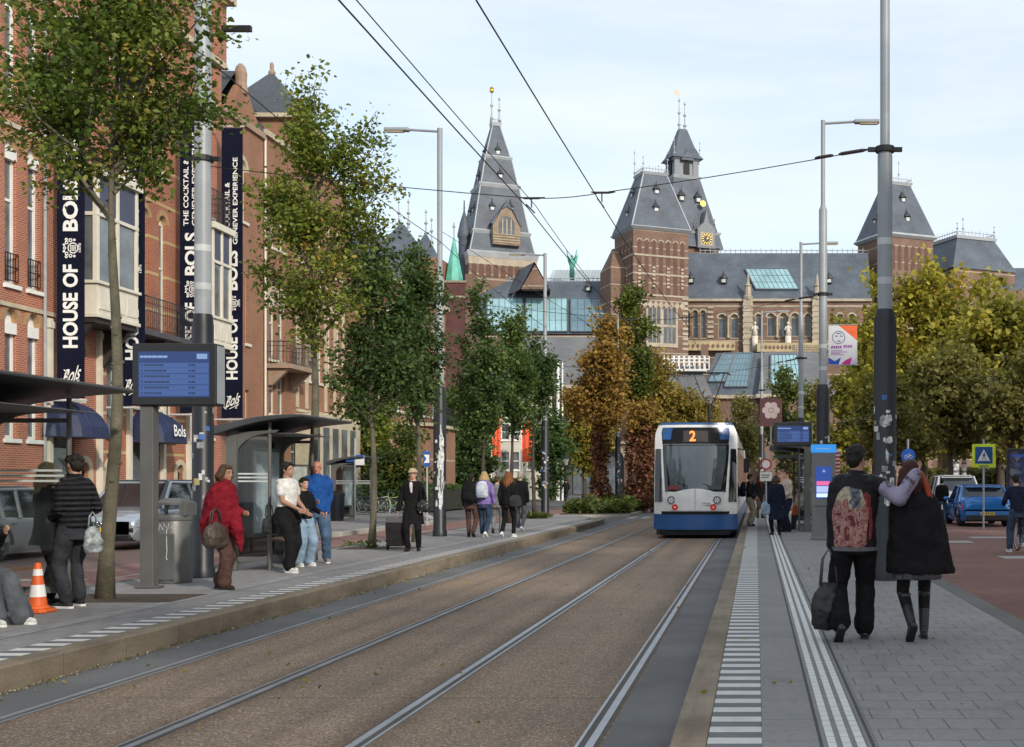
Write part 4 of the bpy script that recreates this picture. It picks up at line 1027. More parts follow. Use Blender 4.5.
for i in range(2):
    for j in (1, 2): x = -a*.48+i*a*.56+a*.44*j/3; mb.box(x-.05, x+.05, -a-.29, -a-.25, Z(346), Z(346)+5.8)
mb.build('mullion', mst, bw)
mb = MB(); mb.box(-a-2.6, -a+.5, -a*.2, a, 0, Z(272)); mb.frus(Z(272), 1.55, Z(250), .3, b0=a*.6, b1=.3, M=Matrix.Translation((-a-1.05, a*.4, 0))); mb.build('side_stair', mbrickb, t2)
# --- clock tower
t3, Z, A = tower(682, 24)
mb = MB(); mb.frus(0, A(37), Z(252), A(37)); mb.build('tower_wall', mbrick, t3)
mb = MB()
for a_, b_, h0, h1 in ((252, 236, 42, 37), (235, 180, 36, 18), (161.5, 158, 22, 19), (158, 150, 18.5, 14), (150, 130, 13.5, 5)): mb.frus(Z(a_), A(h0), Z(b_), A(h1))
mb.build('tower_roof', mslate, t3)
mb = MB()
for py, half, th in ((236, 40, .5), (179, 20, .5), (161, 19, .4)): mb.frus(Z(py)-th, A(half)-.2, Z(py), A(half))
mb.build('cornice', mtrim, t3)
bf = MB()
for sx in (-1, 1):
    for sy in (-1, 1): bf.cbox((sx*A(13), sy*A(13), (Z(179)+Z(161))/2), (1.1, 1.1, Z(161)-Z(179)))
bf.frus(Z(179), A(16), Z(161), A(15)); bf.build('belfry', mat('belfry_lead', (.15, .165, .19), .5), t3)
for k in range(4):
    M = Matrix.Rotation(k*R(90), 4, 'Z'); h_ = A(16.5)
    mb = MB(); mb.prism([(-.55, Z(177))]+arch_pts(0, 1.1, Z(168), .55, 8)+[(.55, Z(177))], 'y', -h_-.12, -h_+.1, 0, M); mb.build('belfry_opening', mat('belfry_dark', (.02, .022, .026), .8), t3)
    mb = MB(); mb.add([tuple(M@Vector(p)) for p in ((-1.35, -h_-.7, Z(164)), (1.35, -h_-.7, Z(164)), (0, -h_-.5, Z(154)), (-1.35, -h_+1.2, Z(162)), (1.35, -h_+1.2, Z(162)), (0, -h_+1.6, Z(150)))], [(0, 1, 2), (0, 2, 5, 3), (1, 4, 5, 2), (0, 3, 4, 1), (3, 5, 4)]); mb.build('belfry_hood', mslate, t3)
for x in (-.38, .4): h = A(27); dormer(t3, x*h*1.1, -h+.1, Z(206), 1.15, 1.9)
mb = MB(); finial(mb, -A(4), 0, Z(130), 6.0, .24); mb.build('finial', ironp, t3)
mb = MB(); finial(mb, A(4), 0, Z(130), 5.4, .26); mb.build('finial', ironp, t3)
for s in (-1, 1):
    mb = MB(); finial(mb, s*A(18), -A(18), Z(161), 3.2, .15); mb.build('finial', ironp, t3)
mb = MB(); mb.box(-A(4)-.9, -A(4)-.05, -.03, .03, Z(96), Z(93)+.4); mb.build('weather_vane', mat('vane', (.55, .42, .3), .5), t3)
h = A(39); cxk = h*.42
mb = MB(); mb.box(cxk-1.7, cxk+1.7, -h-.9, -h+2, Z(253), Z(235)); mb.prism([(cxk-1.9, Z(235)), (cxk+1.9, Z(235)), (cxk+.5, Z(228)), (cxk, Z(216)), (cxk-.5, Z(228))], 'y', -h-.9, -h+3)
for s in (-1, 1): finial(mb, cxk+s*1.7, -h-.6, Z(235), 2.2, .16)
ck = mb.build('clock_gable', mat('gable_lead', (.17, .185, .20), .6), t3)
mb = MB(); mb.box(cxk-1.25, cxk+1.25, -h-.98, -h-.9, Z(251), Z(251)+2.5); mb.build('clock_panel', mst, ck)
mb = MB(); mb.disc((cxk, -h-1.02, Z(251)+1.25), 1.02, 'y', 24, .06); fc = mb.build('clock_face', mat('clock_black', (.03, .028, .025), .5), ck)
mb = MB(); zc = Z(251)+1.25
for k in range(12):
    an = k*math.pi/6; mb.add([(cxk+math.cos(an+da)*r_, -h-1.07, zc+math.sin(an+da)*r_) for da, r_ in ((-.07, .62), (.07, .62), (.09, .98), (-.09, .98))], [(0, 1, 2, 3)])
for an, L in ((R(62), .85), (R(20), .55)): mb.add([(cxk-.07*math.sin(an), -h-1.08, zc+.07*math.cos(an)), (cxk+L*math.cos(an), -h-1.08, zc+L*math.sin(an)), (cxk+.07*math.sin(an), -h-1.08, zc-.07*math.cos(an))], [(0, 1, 2)])
mb.build('clock_hand', brass, fc)
mb = MB(); mb.disc((cxk-.1, -A(30)-.7, Z(208)), .55, 'y', 16, .15); mb.build('gilt_disc', brass, ck)
# --- right mansard tower
t4, Z, A = tower(895, 18)
mb = MB(); a = A(36); mb.frus(0, a, Z(243), a); mb.build('tower_wall', mbrickb, t4)
mb = MB(); mb.frus(Z(243.5), a+.15, Z(241), a+.65); mb.frus(Z(241), a+.65, Z(239), a+.4); mb.build('cornice', mtrim, t4)
mb = MB(); mb.frus(Z(239), a+.3, Z(188), A(15)); mb.build('tower_roof', mslate, t4)
mb = MB(); b = A(15.5); mb.frus(Z(188), b, Z(185), b+.25); cresting(mb, [(-b, -b), (b, -b), (b, b), (-b, b), (-b, -b)], Z(185), 1.1, .5); mb.build('crown_cresting', ironp, t4)
for sx in (-1, 1):
    mb = MB(); finial(mb, sx*b, -b if sx < 0 else b, Z(185), 2.6 if sx < 0 else 5.2, .17); mb.build('finial', ironp, t4)
for x, py, half in ((.0, 226, 30), (-.08, 206, 22)): h = A(half); dormer(t4, x*h, -h+.1, Z(py), 1.1, 1.7)
h = A(30); dormer(t4, -h+.1, 0, Z(226), 1.0, 1.6, -R(90))
mb = MB()
for k in range(6):
    u = -a*.7+2*a*.7*k/5; mb.prism([(u-.36, Z(275))]+arch_pts(u, .72, Z(253), .36, 8)+[(u+.36, Z(275))], 'y', -a-.05, -a-.02, 0)
mb.build('blind_arch', MATS['museum_brick_dark'], t4)
# --- long wing between them (front plane at y=0..), slight recession
def wing(name, x0, x1, y0, parts):
    pass
def roofslab(px0, px1, py_e, py_r, d0, d1, m=mslate, name='wing_roof', px0r=None, px1r=None):
    """slope from the eaves (front, depth d0) up to the ridge (depth d1)"""
    px0r = px0 if px0r is None else px0r; px1r = px1 if px1r is None else px1r
    mb = MB()
    q = [(MX(px0, d0), d0, MZ(py_e, d0)), (MX(px1, d0), d0, MZ(py_e, d0)), (MX(px1r, d1), d1, MZ(py_r, d1)), (MX(px0r, d1), d1, MZ(py_r, d1))]
    bk = [(MX(px0, d0), 2*d1-d0, q[0][2]), (MX(px1, d0), 2*d1-d0, q[1][2])]
    mb.add(q+bk, [(0, 1, 2, 3), (3, 2, 5, 4), (0, 3, 4), (1, 5, 2)])
    return mb.build(name, m, mus), q
def on_slope(q, u, v, lift=.12):
    a, b, c, d = [Vector(p) for p in q]
    p = (a*(1-u)+b*u)*(1-v)+(d*(1-u)+c*u)*v
    n = (b-a).cross(d-a).normalized()
    return p+n*lift
def rooflight(parent, q, u0, u1, v0, v1, nx, nz, gm=skyl, skew=0):
    mb = MB(); fr = MB()
    P4 = [on_slope(q, u0+skew*(0), v0, .35), on_slope(q, u1, v0, .35), on_slope(q, u1+skew, v1, .35), on_slope(q, u0+skew, v1, .35)]
    B4 = [on_slope(q, u0, v0, -.1), on_slope(q, u1, v0, -.1), on_slope(q, u1+skew, v1, -.1), on_slope(q, u0+skew, v1, -.1)]
    mb.add(P4+B4, [(0, 1, 2, 3), (0, 1, 5, 4), (1, 2, 6, 5), (2, 3, 7, 6), (3, 0, 4, 7)])
    r = mb.build('roof_light', gm, parent)
    def bi(a, b): return (P4[0]*(1-a)+P4[1]*a)*(1-b)+(P4[3]*(1-a)+P4[2]*a)*b
    for i in range(nx+1): fr.tube([bi(i/nx, 0), bi(i/nx, 1)], .06 if 0 < i < nx else .14, 4)
    for j in range(nz+1): fr.tube([bi(0, j/nz), bi(1, j/nz)], .05 if 0 < j < nz else .14, 4)
    fr.build('glazing_bar', mat('glazing_bar', (.11, .13, .15), .5), r)
D0, D1 = 8, 15
wr, q = roofslab(684, 872, 299, 253, D0, D1, px1r=868)
rooflight(wr, q, .385, .615, .18, .62, 9, 3, skew=-.055)
for px in (691, 724, 830):
    u = (px-684)/188; p = on_slope(q, u, .33, 0); dormer(wr, p.x, p.y-.3, p.z, 1.1, 1.7)
mb = MB(); cresting(mb, [(MX(700, D1), D1), (MX(868, D1), D1)], MZ(253.5, D1), 1.0, .9, .075); mb.build('cresting', ironp, wr)
mb = MB(); mb.box(MX(684, D0), MX(872, D0), D0-.5, D0+.2, MZ(301.5, D0), MZ(299, D0)); mb.box(MX(684, D0), MX(872, D0), D0-.15, D0+.2, MZ(307, D0), MZ(305.5, D0)); mb.build('cornice', mst, mus)
def PM(u, d, z): return (u, D0-d, z)
wops = []
for px in (687, 695, 703): wops.append((MX(px, D0), .95, MZ(338, D0), MZ(313, D0), .48))
for px in (722, 734.5): wops.append((MX(px, D0), 1.35, MZ(338, D0), MZ(318, D0), .68))
for px in (758.5,): wops.append((MX(px, D0), 1.1, MZ(336, D0), MZ(317, D0), .55))
for px in (771, 783.5, 795): wops.append((MX(px, D0), 1.35, MZ(336, D0), MZ(317, D0), .68))
for px in (808, 840, 852): wops.append((MX(px, D0), 1.1, MZ(336, D0), MZ(317, D0), .55))
mb = MB(); wall(mb, PM, MX(684, D0), MX(872, D0), 0, MZ(299, D0), wops, .8, 0, 1, .28); mb.build('wing_wall', [mbrickb, mst], mus, fixn=False)
mb = MB(); mb.box(MX(684, D0), MX(872, D0), D0+1.4, D0+12, 0, MZ(300, D0)); mb.build('interior', MATS['dark_interior'], mus)
for i, o in enumerate(wops): window(mus, PM, o, mst, winglass2, depth=.7, fr=.10, rails=(.45,) if i < 3 else ())
for px in (728.2, 777.2, 789.2): x = MX(px, D0); mb = MB(); mb.lathe([(.3, 0), (.3, .4), (.2, .5), (.2, 3.4), (.34, 3.7), (.34, 3.9)], 8, c=(x, D0-.15, MZ(338, D0))); mb.build('column', mst, mus)
mb = MB()
for px in (710.5, 681.5): 
    for k in range(7): mb.box(MX(px-3, D0), MX(px+3, D0), D0-.2, D0, MZ(338, D0)+k*.85, MZ(338, D0)+k*.85+.42)
mb.build('quoin', mst, mus)
for px in (748, 817):
    mb = MB(); x = MX(px, D0); mb.box(x-.8, x+.8, D0-1.0, D0, 0, MZ(300, D0)); mb.lathe([(.75, 0), (.9, .5), (.6, .7), (.5, 2.2), (.7, 2.4), (.3, 2.7), (.12, 4.4)], 8, c=(x, D0-.5, MZ(300, D0)))
    for k in range(8): mb.box(x-.9, x+.9, D0-1.1, D0-1.0, MZ(345, D0)+k*.95, MZ(345, D0)+k*.95+.45)
    mb.build('buttress', mst, mus)
for px in (755, 788): 
    x = MX(px, D0); mb = MB(); mb.box(x-.5, x+.5, D0-1.6, D0-.6, MZ(352, D0), MZ(337, D0)); mb.tube([(x, D0-1.1, MZ(337, D0)), (x, D0-1.1, MZ(337, D0)+1.4), (x, D0-1.1, MZ(337, D0)+1.9)], [.5, .38, .2], 8); mb.ell((x, D0-1.1, MZ(337, D0)+2.25), .27, 8, 6)
    mb.tube([(x-.35, D0-1.1, MZ(337, D0)+1.7), (x-.6, D0-1.3, MZ(337, D0)+1.0)], .13, 6); mb.tube([(x+.35, D0-1.1, MZ(337, D0)+1.7), (x+.5, D0-1.5, MZ(337, D0)+1.2)], .13, 6); mb.build('stone_statue', mat('pale_stone', (.58, .53, .45), .8), mus, smooth='all')
# parapet with diamond panels
mb = MB(); mb.box(MX(684, 6), MX(735, 6), 6.5, 7.2, MZ(350, 6), MZ(341, 6)); mb.box(MX(757, 6), MX(830, 6), 5.5, 6.2, MZ(352, 6), MZ(343, 6)); pp = mb.build('parapet', mat('yellow_stone', (.42, .34, .2), .8, 0, .15, .8), mus)
mb = MB()
for px in list(range(686, 734, 5))+list(range(760, 796, 4)):
    yy = 6.46 if px < 740 else 5.46; pz = 345.5 if px < 740 else 347.5; x = MX(px+2, 6); mb.prism([(x-.3, MZ(pz, 6)), (x, MZ(pz, 6)+.42), (x+.3, MZ(pz, 6)), (x, MZ(pz, 6)-.42)], 'y', yy-.04, yy)
mb.build('diamond', mbrick, pp)
mb = MB(); railing(mb, lambda u, d, z: (u, 5.4-d, z), [(MX(793, 5), 0), (MX(830, 5), 0)], MZ(354, 5), 1.6, .35, .05); mb.build('balustrade', mst, mus)
# --- lower front ranges with their own roof lights
def lower(px0, px1, py_e, py_r, d0, d1, m, pxr0, pxr1, wall_m=mbrick):
    r, q = roofslab(px0, px1, py_e, py_r, d0, d1, m, 'annex_roof', pxr0, pxr1)
    mb = MB(); mb.box(MX(px0, d0)+.3, MX(px1, d0)-.3, d0+.3, d1+6, 0, q[0][2]-.05); mb.build('annex_wall', wall_m, mus)
    mb = MB(); mb.box(MX(px0, d0)-.3, MX(px1, d0)+.3, d0-.35, d0+.5, q[0][2]-.55, q[0][2]-.02); mb.build('annex_cornice', mst, mus)
    return r, q
r, q = lower(700, 772, 395, 353, -14, -8, mslate, 716, 764)
rooflight(r, q, .06, .30, .28, .95, 4, 5, skyd, .10); rooflight(r, q, .32, .66, .16, .96, 6, 6, skyd, .10)
r, q = lower(758, 835, 394, 352, -16, -10, mslated, 764, 818)
rooflight(r, q, .16, .62, .16, .9, 7, 3, skyl, -.03)
r, q = lower(650, 716, 404, 366, -18, -13, mslated, 662, 700)
mb = MB(); railing(mb, lambda u, d, z: (u, -15-d, z), [(MX(664, -15), 0), (MX(705, -15), 0)], MZ(370, -15), 2.2, .75, .09); railing(mb, lambda u, d, z: (u, -11-d, z), [(MX(668, -11), 0), (MX(709, -11), 0)], MZ(370, -11), 2.2, .75, .09); mb.box(MX(664, -15), MX(706, -15), -15, -11, MZ(371, -15), MZ(369.6, -15)); mb.build('roof_terrace', white, mus)
for px in (706.5,): mb = MB(); mb.box(MX(px-3.5), MX(px+3.5), -8, -6.8, MZ(372), MZ(350)); mb.build('chimney', mbrick, mus)
# --- left range
DL0, DL1 = 2, 10
r, q = roofslab(455, 616, 334, 281, DL0, DL1, mslate, 'wing_roof')
rooflight(r, q, .20, .425, .02, .64, 6, 3); rooflight(r, q, .44, .70, .02, .64, 7, 3); rooflight(r, q, .72, .98, .02, .64, 6, 3, skyd)
mb = MB(); cresting(mb, [(MX(455, DL1), DL1), (MX(616, DL1), DL1)], MZ(281.5, DL1), 1.0, .8, .075); mb.build('cresting', ironp, r)
p = on_slope(q, .83, .80, 0); dormer(r, p.x, p.y-.3, p.z, .9, 1.4)
mb = MB(); mb.box(MX(455), MX(616), DL0, 24, 0, MZ(335, DL0)-.02); mb.build('wing_wall', mbrickb, mus)
r, q = lower(520, 640, 385, 337, -6, 0, mslated, 522, 640)
# stepped gable roof in front of the great tower
mb = MB(); xg = MX(536, 4)
mb.prism([(xg-2.4, MZ(290, 4)), (xg+2.4, MZ(290, 4)), (xg, MZ(264, 4)-.3)], 'y', 3.0, 5, 1); mb.add([(xg-2.6, 2.8, MZ(291, 4)), (xg, 2.8, MZ(263, 4)), (xg-5.0, 12, MZ(263, 4)), (xg-8, 12, MZ(291, 4)), (xg+2.6, 2.8, MZ(291, 4)), (xg+1, 12, MZ(291, 4))], [(0, 1, 2, 3), (1, 4, 5, 2)], 0)
mb.build('gable_roof', [mslate, mbrickb], mus)
# glass hall roof and angel behind
mb = MB(); mb.add([(MX(545, 30), 24, MZ(296, 24)), (MX(620, 30), 24, MZ(296, 24)), (MX(620, 30), 36, MZ(270, 36)), (MX(548, 30), 36, MZ(270, 36))], [(0, 1, 2, 3)]); gh = mb.build('glass_hall_roof', mat('hall_glass', (.36, .43, .46), .25, 0, .12, .3, spec=.7), mus)
mb = MB()
for k in range(22): x = MX(547+k*3.4, 24); mb.tube([(x, 23.9, MZ(296, 24)+.05), (x+.1, 35.9, MZ(270, 36)+.05)], .08, 4)
mb.build('glazing_bar', ironp, gh)
mb = MB(); x, z = MX(572, 26), MZ(272, 26)
mb.tube([(x, 26, z-1.5), (x, 26, z), (x, 26, z+1.0), (x, 26, z+1.9), (x, 26, z+2.6)], [.5, .5, .42, .4, .15], 8); mb.ell((x, 26, z+2.95), .28, 8, 6)
for s in (-1, 1):
    mb.tube([(x+s*.3, 26, z+2.3), (x+s*.75, 25.7, z+3.0), (x+s*.95, 25.6, z+4.1)], [.16, .13, .08], 6)
    mb.add([(x+s*.15, 26.4, z+2.4), (x+s*1.0, 26.6, z+3.4), (x+s*1.15, 26.7, z+4.4), (x+s*.9, 26.6, z+2.2), (x+s*.4, 26.4, z+.9)], [(0, 1, 2, 3, 4)])
mb.build('winged_statue', copper, mus, smooth='all')
# --- far right pavilion
t5, Z, A = tower(963, 30)
mb = MB(); mb.frus(0, A(48), Z(276), A(48)); mb.build('tower_wall', mbrickb, t5)
mb = MB(); mb.frus(Z(276), A(50), Z(243), A(29)); mb.build('tower_roof', mslate, t5)
mb = MB(); mb.frus(Z(244), A(31), Z(241), A(32)); cresting(mb, [(-A(29), -A(29)), (A(29), -A(29)), (A(29), A(29)), (-A(29), A(29)), (-A(29), -A(29))], Z(241), 1.3, .8, .07); mb.build('crown_cresting', ironp, t5)
for sx, sy, h in ((-1, 1, 2), (-1, -1, 2.4), (1, -1, 2.4), (0, 0, 4.6)): mb = MB(); finial(mb, sx*A(29), sy*A(29), Z(241), h, .2); mb.build('finial', ironp, t5)
mb = MB(); mb.box(MX(925, 24), MX(1100, 24), 24, 40, 0, MZ(290, 24)); mb.build('wing_wall', mbrickb, mus)
roofslab(925, 1100, 290, 268, 24, 34)
# --- small brick turret with a copper spire, slate pinnacles farther left
gt = thing('copper_spire_turret', 'brick turret with a bright green copper spire left of the great tower', 'building', (at(454, 290, 150)[0], 150, 0))
def Z1(py): return H0-(py-CY)*150/F
mb = MB(); mb.box(-1.75, 1.75, -1.75, 1.75, 0, Z1(284)); mb.box(-2.6, -1.2, -1.4, 1.4, 0, Z1(300)); wl = mb.build('wall', brick('turret_brick', (.12, .045, .042), (.10, .038, .036), (.14, .09, .08), .5, .25, .02, bstr=0), gt)
mb = MB(); mb.frus(Z1(285), 1.9, Z1(283), 2.0); mb.frus(Z1(300), 1.8, Z1(298), 1.82); mb.build('cornice', mst, gt)
mb = MB(); mb.lathe([(1.15, Z1(283)), (1.1, Z1(278)), (.55, Z1(256)), (.05, Z1(236))], 8); mb.build('spire', copper, gt)
mb = MB(); mb.lathe([(.09, Z1(238)), (.09, Z1(228)), (.22, Z1(227)), (.05, Z1(222))], 6); mb.build('finial', ironp, gt)
mb = MB(); mb.box(1.76, 2.6, -1.5, 1.5, 0, Z1(276)); mb.build('chimney', mbrick, gt)
sp = thing('slate_pinnacle_roof', 'slate roof with slender pinnacles showing above the dark trees', 'building', (at(406, 260, 150)[0], 150, 0))
mb = MB(); mb.box(-4.5, 5, -3, 3, 0, Z1(262)); mb.build('wall', brownb, sp)
mb = MB(); mb.frus(Z1(262), 3.2, Z1(225), .3, M=Matrix.Translation((-.5, 0, 0))); mb.frus(Z1(262), 1.6, Z1(236), .2, M=Matrix.Translation((2.6, -.5, 0))); mb.build('roof', mslate, sp)
for x, z in ((-.9, 228), (.3, 228), (2.5, 238), (3.2, 246)): mb = MB(); finial(mb, x, 0, Z1(z), 3.6, .2); mb.build('finial', mtrim, sp)
# --- arcaded dark passage at the end of the street, pale house with orange flags
ar_ = thing('arcade', 'low brown arcade with round-headed doorways at the end of the street', 'building', (0, 150, 0))
def PA(u, d, z): return (u, -d, z)
def XA(px): return (px-CX)*150/F
aops = [(XA(px), 3.3, .05, 4.3, 1.6) for px in (581, 611, 641, 671)]
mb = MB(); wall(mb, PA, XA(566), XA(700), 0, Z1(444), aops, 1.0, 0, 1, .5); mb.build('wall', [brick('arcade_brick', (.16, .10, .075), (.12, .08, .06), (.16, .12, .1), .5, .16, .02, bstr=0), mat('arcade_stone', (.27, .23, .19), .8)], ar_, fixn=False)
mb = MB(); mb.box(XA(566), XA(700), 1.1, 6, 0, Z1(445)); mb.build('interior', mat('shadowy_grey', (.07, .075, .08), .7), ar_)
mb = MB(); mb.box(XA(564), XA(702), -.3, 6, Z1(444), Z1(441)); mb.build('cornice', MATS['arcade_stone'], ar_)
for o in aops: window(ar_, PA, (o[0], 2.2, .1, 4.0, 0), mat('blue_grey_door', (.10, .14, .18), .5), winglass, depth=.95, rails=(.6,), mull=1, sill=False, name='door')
ph = thing('pale_house', 'cream town house seen between the tree trunks, hung with orange-red flags', 'building', (0, 110, 0))
def X2(px): return (px-CX)*110/F
def Z2(py): return H0-(py-CY)*110/F
def PP(u, d, z): return (u, -d, z)
pops = [(X2(px), .75, Z2(y1), Z2(y0), 0) for px in (487, 505, 515, 531, 545) for y0, y1 in ((398, 412), (424, 440), (452, 470))]
mb = MB(); wall(mb, PP, X2(478), X2(552), 0, Z2(385), pops, .3); mb.build('wall', mat('pale_render', (.52, .50, .42), .8, 0, .1, .4), ph, fixn=False)
for o in pops: window(ph, PP, o, white, winglass, rails=(.5,))
mb = MB(); mb.box(X2(477), X2(553), -.5, 9, Z2(385), Z2(382)); mb.frus(Z2(382), 3.4, Z2(362), 2.2, b0=4, b1=1, M=Matrix.Translation((X2(515), 4.5, 0))); mb.build('roof', slate, ph)
mb = MB(); mb.box(X2(478.2), X2(551.8), .4, 9, 0, Z2(386)); mb.build('interior', MATS['dark_interior'], ph)
orange = mat('flag_orange', (.75, .10, .035), .7, 0, .12, 1.5)
for px0, px1, y0, y1, lb in ((492, 500.5, 417, 457, 'orange-red flag hanging left of the pale house front'), (522, 532.5, 420, 462, 'orange-red flag hanging right of the pale house front')):
    f_ = thing('facade_flag', lb, 'flag', (X2((px0+px1)/2)*106/110, 106, 0), 0, 'orange-red flags')
    w_ = (px1-px0)/2*106/F; mb = MB(); n = 8; zt_, zb_ = H0-(y0-CY)*106/F, H0-(y1-CY)*106/F
    vs = [((-w_+2*w_*i/n), .06*math.sin(i*1.7)+o, z_) for z_ in (zb_, zt_) for i in range(n+1) for o in (0, .02)]
    k = 2*(n+1); mb.add(vs, [(2*i, 2*i+2, k+2*i+2, k+2*i) for i in range(n)]+[(2*i+1, k+2*i+1, k+2*i+3, 2*i+3) for i in range(n)]); mb.build('flag_cloth', orange, f_)
    mb = MB(); mb.tube([(-w_-.08, 0, 0), (-w_-.08, 0, zt_+.4)], .05, 8); mb.build('flagpole', white, f_)
for px, lb in ((558, 'white flagpole left of the yellow tree, the thicker one'), (562.5, 'white flagpole left of the yellow tree, the thinner one')):
    x, y, _ = at(px, 480, 105); mb = MB(); mb.lathe([(.16 if px == 558 else .09, 0), (.12 if px == 558 else .06, (482-345)*105/F), (.02, (482-344)*105/F)], 8, c=(x, y, 0)); tag(mb.build('flagpole', white), lb, 'flagpole', 'flagpoles by the yellow tree')
# ------------------------------------------------------------------ trees: limbs, twigs, and a leaf-sized face for every leaf
LEAF = np.array([(0, 0, 0), (.34, .32, .07), (.24, .72, .04), (0, 1, -.10), (-.24, .72, .04), (-.34, .32, .07)])
def leaves(name, pts, size, lv, parent, m, rng, droop=.3, smin=.42):
    n = len(pts)
    nrm = rng.normal(size=(n, 3)); nrm[:, 2] = np.abs(nrm[:, 2])+.35; nrm /= np.linalg.norm(nrm, axis=1)[:, None]
    d = rng.normal(size=(n, 3)); d[:, 2] -= droop
    d -= nrm*(d*nrm).sum(1)[:, None]; d /= np.linalg.norm(d, axis=1)[:, None]+1e-9
    r = np.cross(d, nrm)
    s = size*rng.uniform(smin, 1.38, size=n)
    V = pts[:, None, :]+s[:, None, None]*(LEAF[None, :, 0, None]*r[:, None, :]+LEAF[None, :, 1, None]*d[:, None, :]+LEAF[None, :, 2, None]*nrm[:, None, :])
    V = V.reshape(-1, 3).astype(np.float32)
    base = (np.arange(n)*6)[:, None]
    Fq = np.concatenate([base+np.array([[0, 1, 2, 3]]), base+np.array([[3, 4, 5, 0]])], axis=1).reshape(-1).astype(np.int32)
    me = bpy.data.meshes.new(name)
    me.vertices.add(6*n); me.vertices.foreach_set('co', V.ravel())
    me.loops.add(8*n); me.loops.foreach_set('vertex_index', Fq)
    me.polygons.add(2*n); me.polygons.foreach_set('loop_start', (np.arange(2*n)*4).astype(np.int32)); me.polygons.foreach_set('loop_total', np.full(2*n, 4, np.int32))
    me.update(calc_edges=True)
    a = me.attributes.new('lv', 'FLOAT', 'FACE'); a.data.foreach_set('value', np.repeat(np.clip(lv, 0, 1), 2).astype(np.float32))
    me.materials.append(m)
    o = bpy.data.objects.new(name, me); COL.objects.link(o)
    if parent: o.parent = parent
    return o
bark = mat('tree_bark', (.125, .112, .075), .9, 0, .3, 4, 30, .6, fine=.5, fs=40)
barkd = mat('dark_bark', (.07, .052, .038), .9, 0, .3, 4, 30, .6, fine=.5, fs=40)
def tree(name, label, loc, lobes, H, r0, m, n, size, seed, limbs=16, twigs=7, fork=None, group=None, lean=(0, 0), bm_=None, up=.35, spread=.16, cat='tree', ivy=None, low=None, detail=True, tlen=(.35, .8), knots=0):
    """lobes: (x, y, z, rx, ry, rz, weight) relative to the base"""
    rng = np.random.default_rng(seed); rr = random.Random(seed)
    t = thing(name, label, cat, loc, 0, group)
    fork = fork if fork is not None else H*.45
    mb = MB()
    ax = lambda z: Vector((lean[0]*(z/H)+.04*math.sin(z*1.3+seed), lean[1]*(z/H)+.04*math.cos(z*1.1+seed*2), z))
    k = 14
    top = H*.93
    pts = [ax(top*i/k) for i in range(k+1)]; rad = [r0*(1-(i/k)*.9)*(1.35 if i == 0 else 1) for i in range(k+1)]
    for i in range(1, k):
        if pts[i].z > fork: rad[i] *= .75
    mb.tube(pts, rad, 10)
    for i in range(knots):
        z = fork*rr.uniform(.25, .98); a = rr.uniform(0, 6.28); p = ax(z); q = r0*(1-z/top*.9)
        mb.ell((p.x+q*.8*math.cos(a), p.y+q*.8*math.sin(a), z), (q*.5, q*.5, q*.45), 7, 5)
    P = []; LV = []
    W = np.array([l[6] for l in lobes]); W = W/W.sum()
    tw_all = []
    for i in range(limbs):
        l = lobes[rng.choice(len(lobes), p=W)]
        v = rng.normal(size=3); v /= np.linalg.norm(v); q = rng.uniform(.35, 1)**.5
        e = Vector((l[0]+l[3]*v[0]*q, l[1]+l[4]*v[1]*q, l[2]+l[5]*v[2]*q))
        hz = max(fork*.92, min(e.z-.4*math.hypot(e.x, e.y)-.25*H*rng.uniform(.1, .5), top*.9))
        s = ax(hz); 
        if e.z < s.z-.2: s = ax(max(low or fork*.85, e.z))
        mid = s*.5+e*.5+Vector((rr.uniform(-.1, .1), rr.uniform(-.1, .1), -.06*(e-s).length+.0))*1.0
        L = (e-s).length; rb = max(.014, r0*(1-hz/H*.85)*.62)
        crv = [s*(1-u)**2+mid*2*u*(1-u)+e*u*u for u in [j/7 for j in range(8)]]
        mb.tube(crv, [rb*(1-.85*j/7) for j in range(8)], 6, cap=False)
        hue = rng.normal(.5, .13)
        for j in range(twigs):
            u = rng.uniform(.30, 1.0); b = s*(1-u)**2+mid*2*u*(1-u)+e*u*u
            d = Vector(rng.normal(size=3)); d.z += up; o_ = Vector((b.x, b.y, 0)); d += o_.normalized()*.5 if o_.length > .05 else Vector((0, 0, 0))
            d.normalize(); Lt = rng.uniform(*tlen); tip = b+d*Lt
            if detail: mb.tube([b, tip], [rb*.22+.003, .003], 4, cap=False)
            tw_all.append((b, tip, hue+rng.normal(0, .07)))
    # a few twigs straight on the leader
    for j in range(max(2, limbs//4)):
        z = rng.uniform(.6, 1)*top; b = ax(z); d = Vector(rng.normal(size=3)); d.z += 1.0; d.normalize(); tw_all.append((b, b+d*rng.uniform(*tlen), rng.normal(.55, .1)))
    trunk = mb.build('trunk', bm_ or bark, t, smooth='all', fixn=False)
    nt_ = len(tw_all); idx = rng.integers(0, nt_, size=n)
    B = np.array([tuple(x[0]) for x in tw_all]); T = np.array([tuple(x[1]) for x in tw_all]); Hh = np.array([x[2] for x in tw_all])
    u = rng.uniform(.05, 1.1, size=n)
    pts_ = B[idx]+(T-B)[idx]*u[:, None]+rng.normal(size=(n, 3))*spread*np.array([1, 1, .8])
    lv = Hh[idx]+rng.normal(0, .13, size=n)
    leaves('crown', pts_, size, lv, t, m, rng)
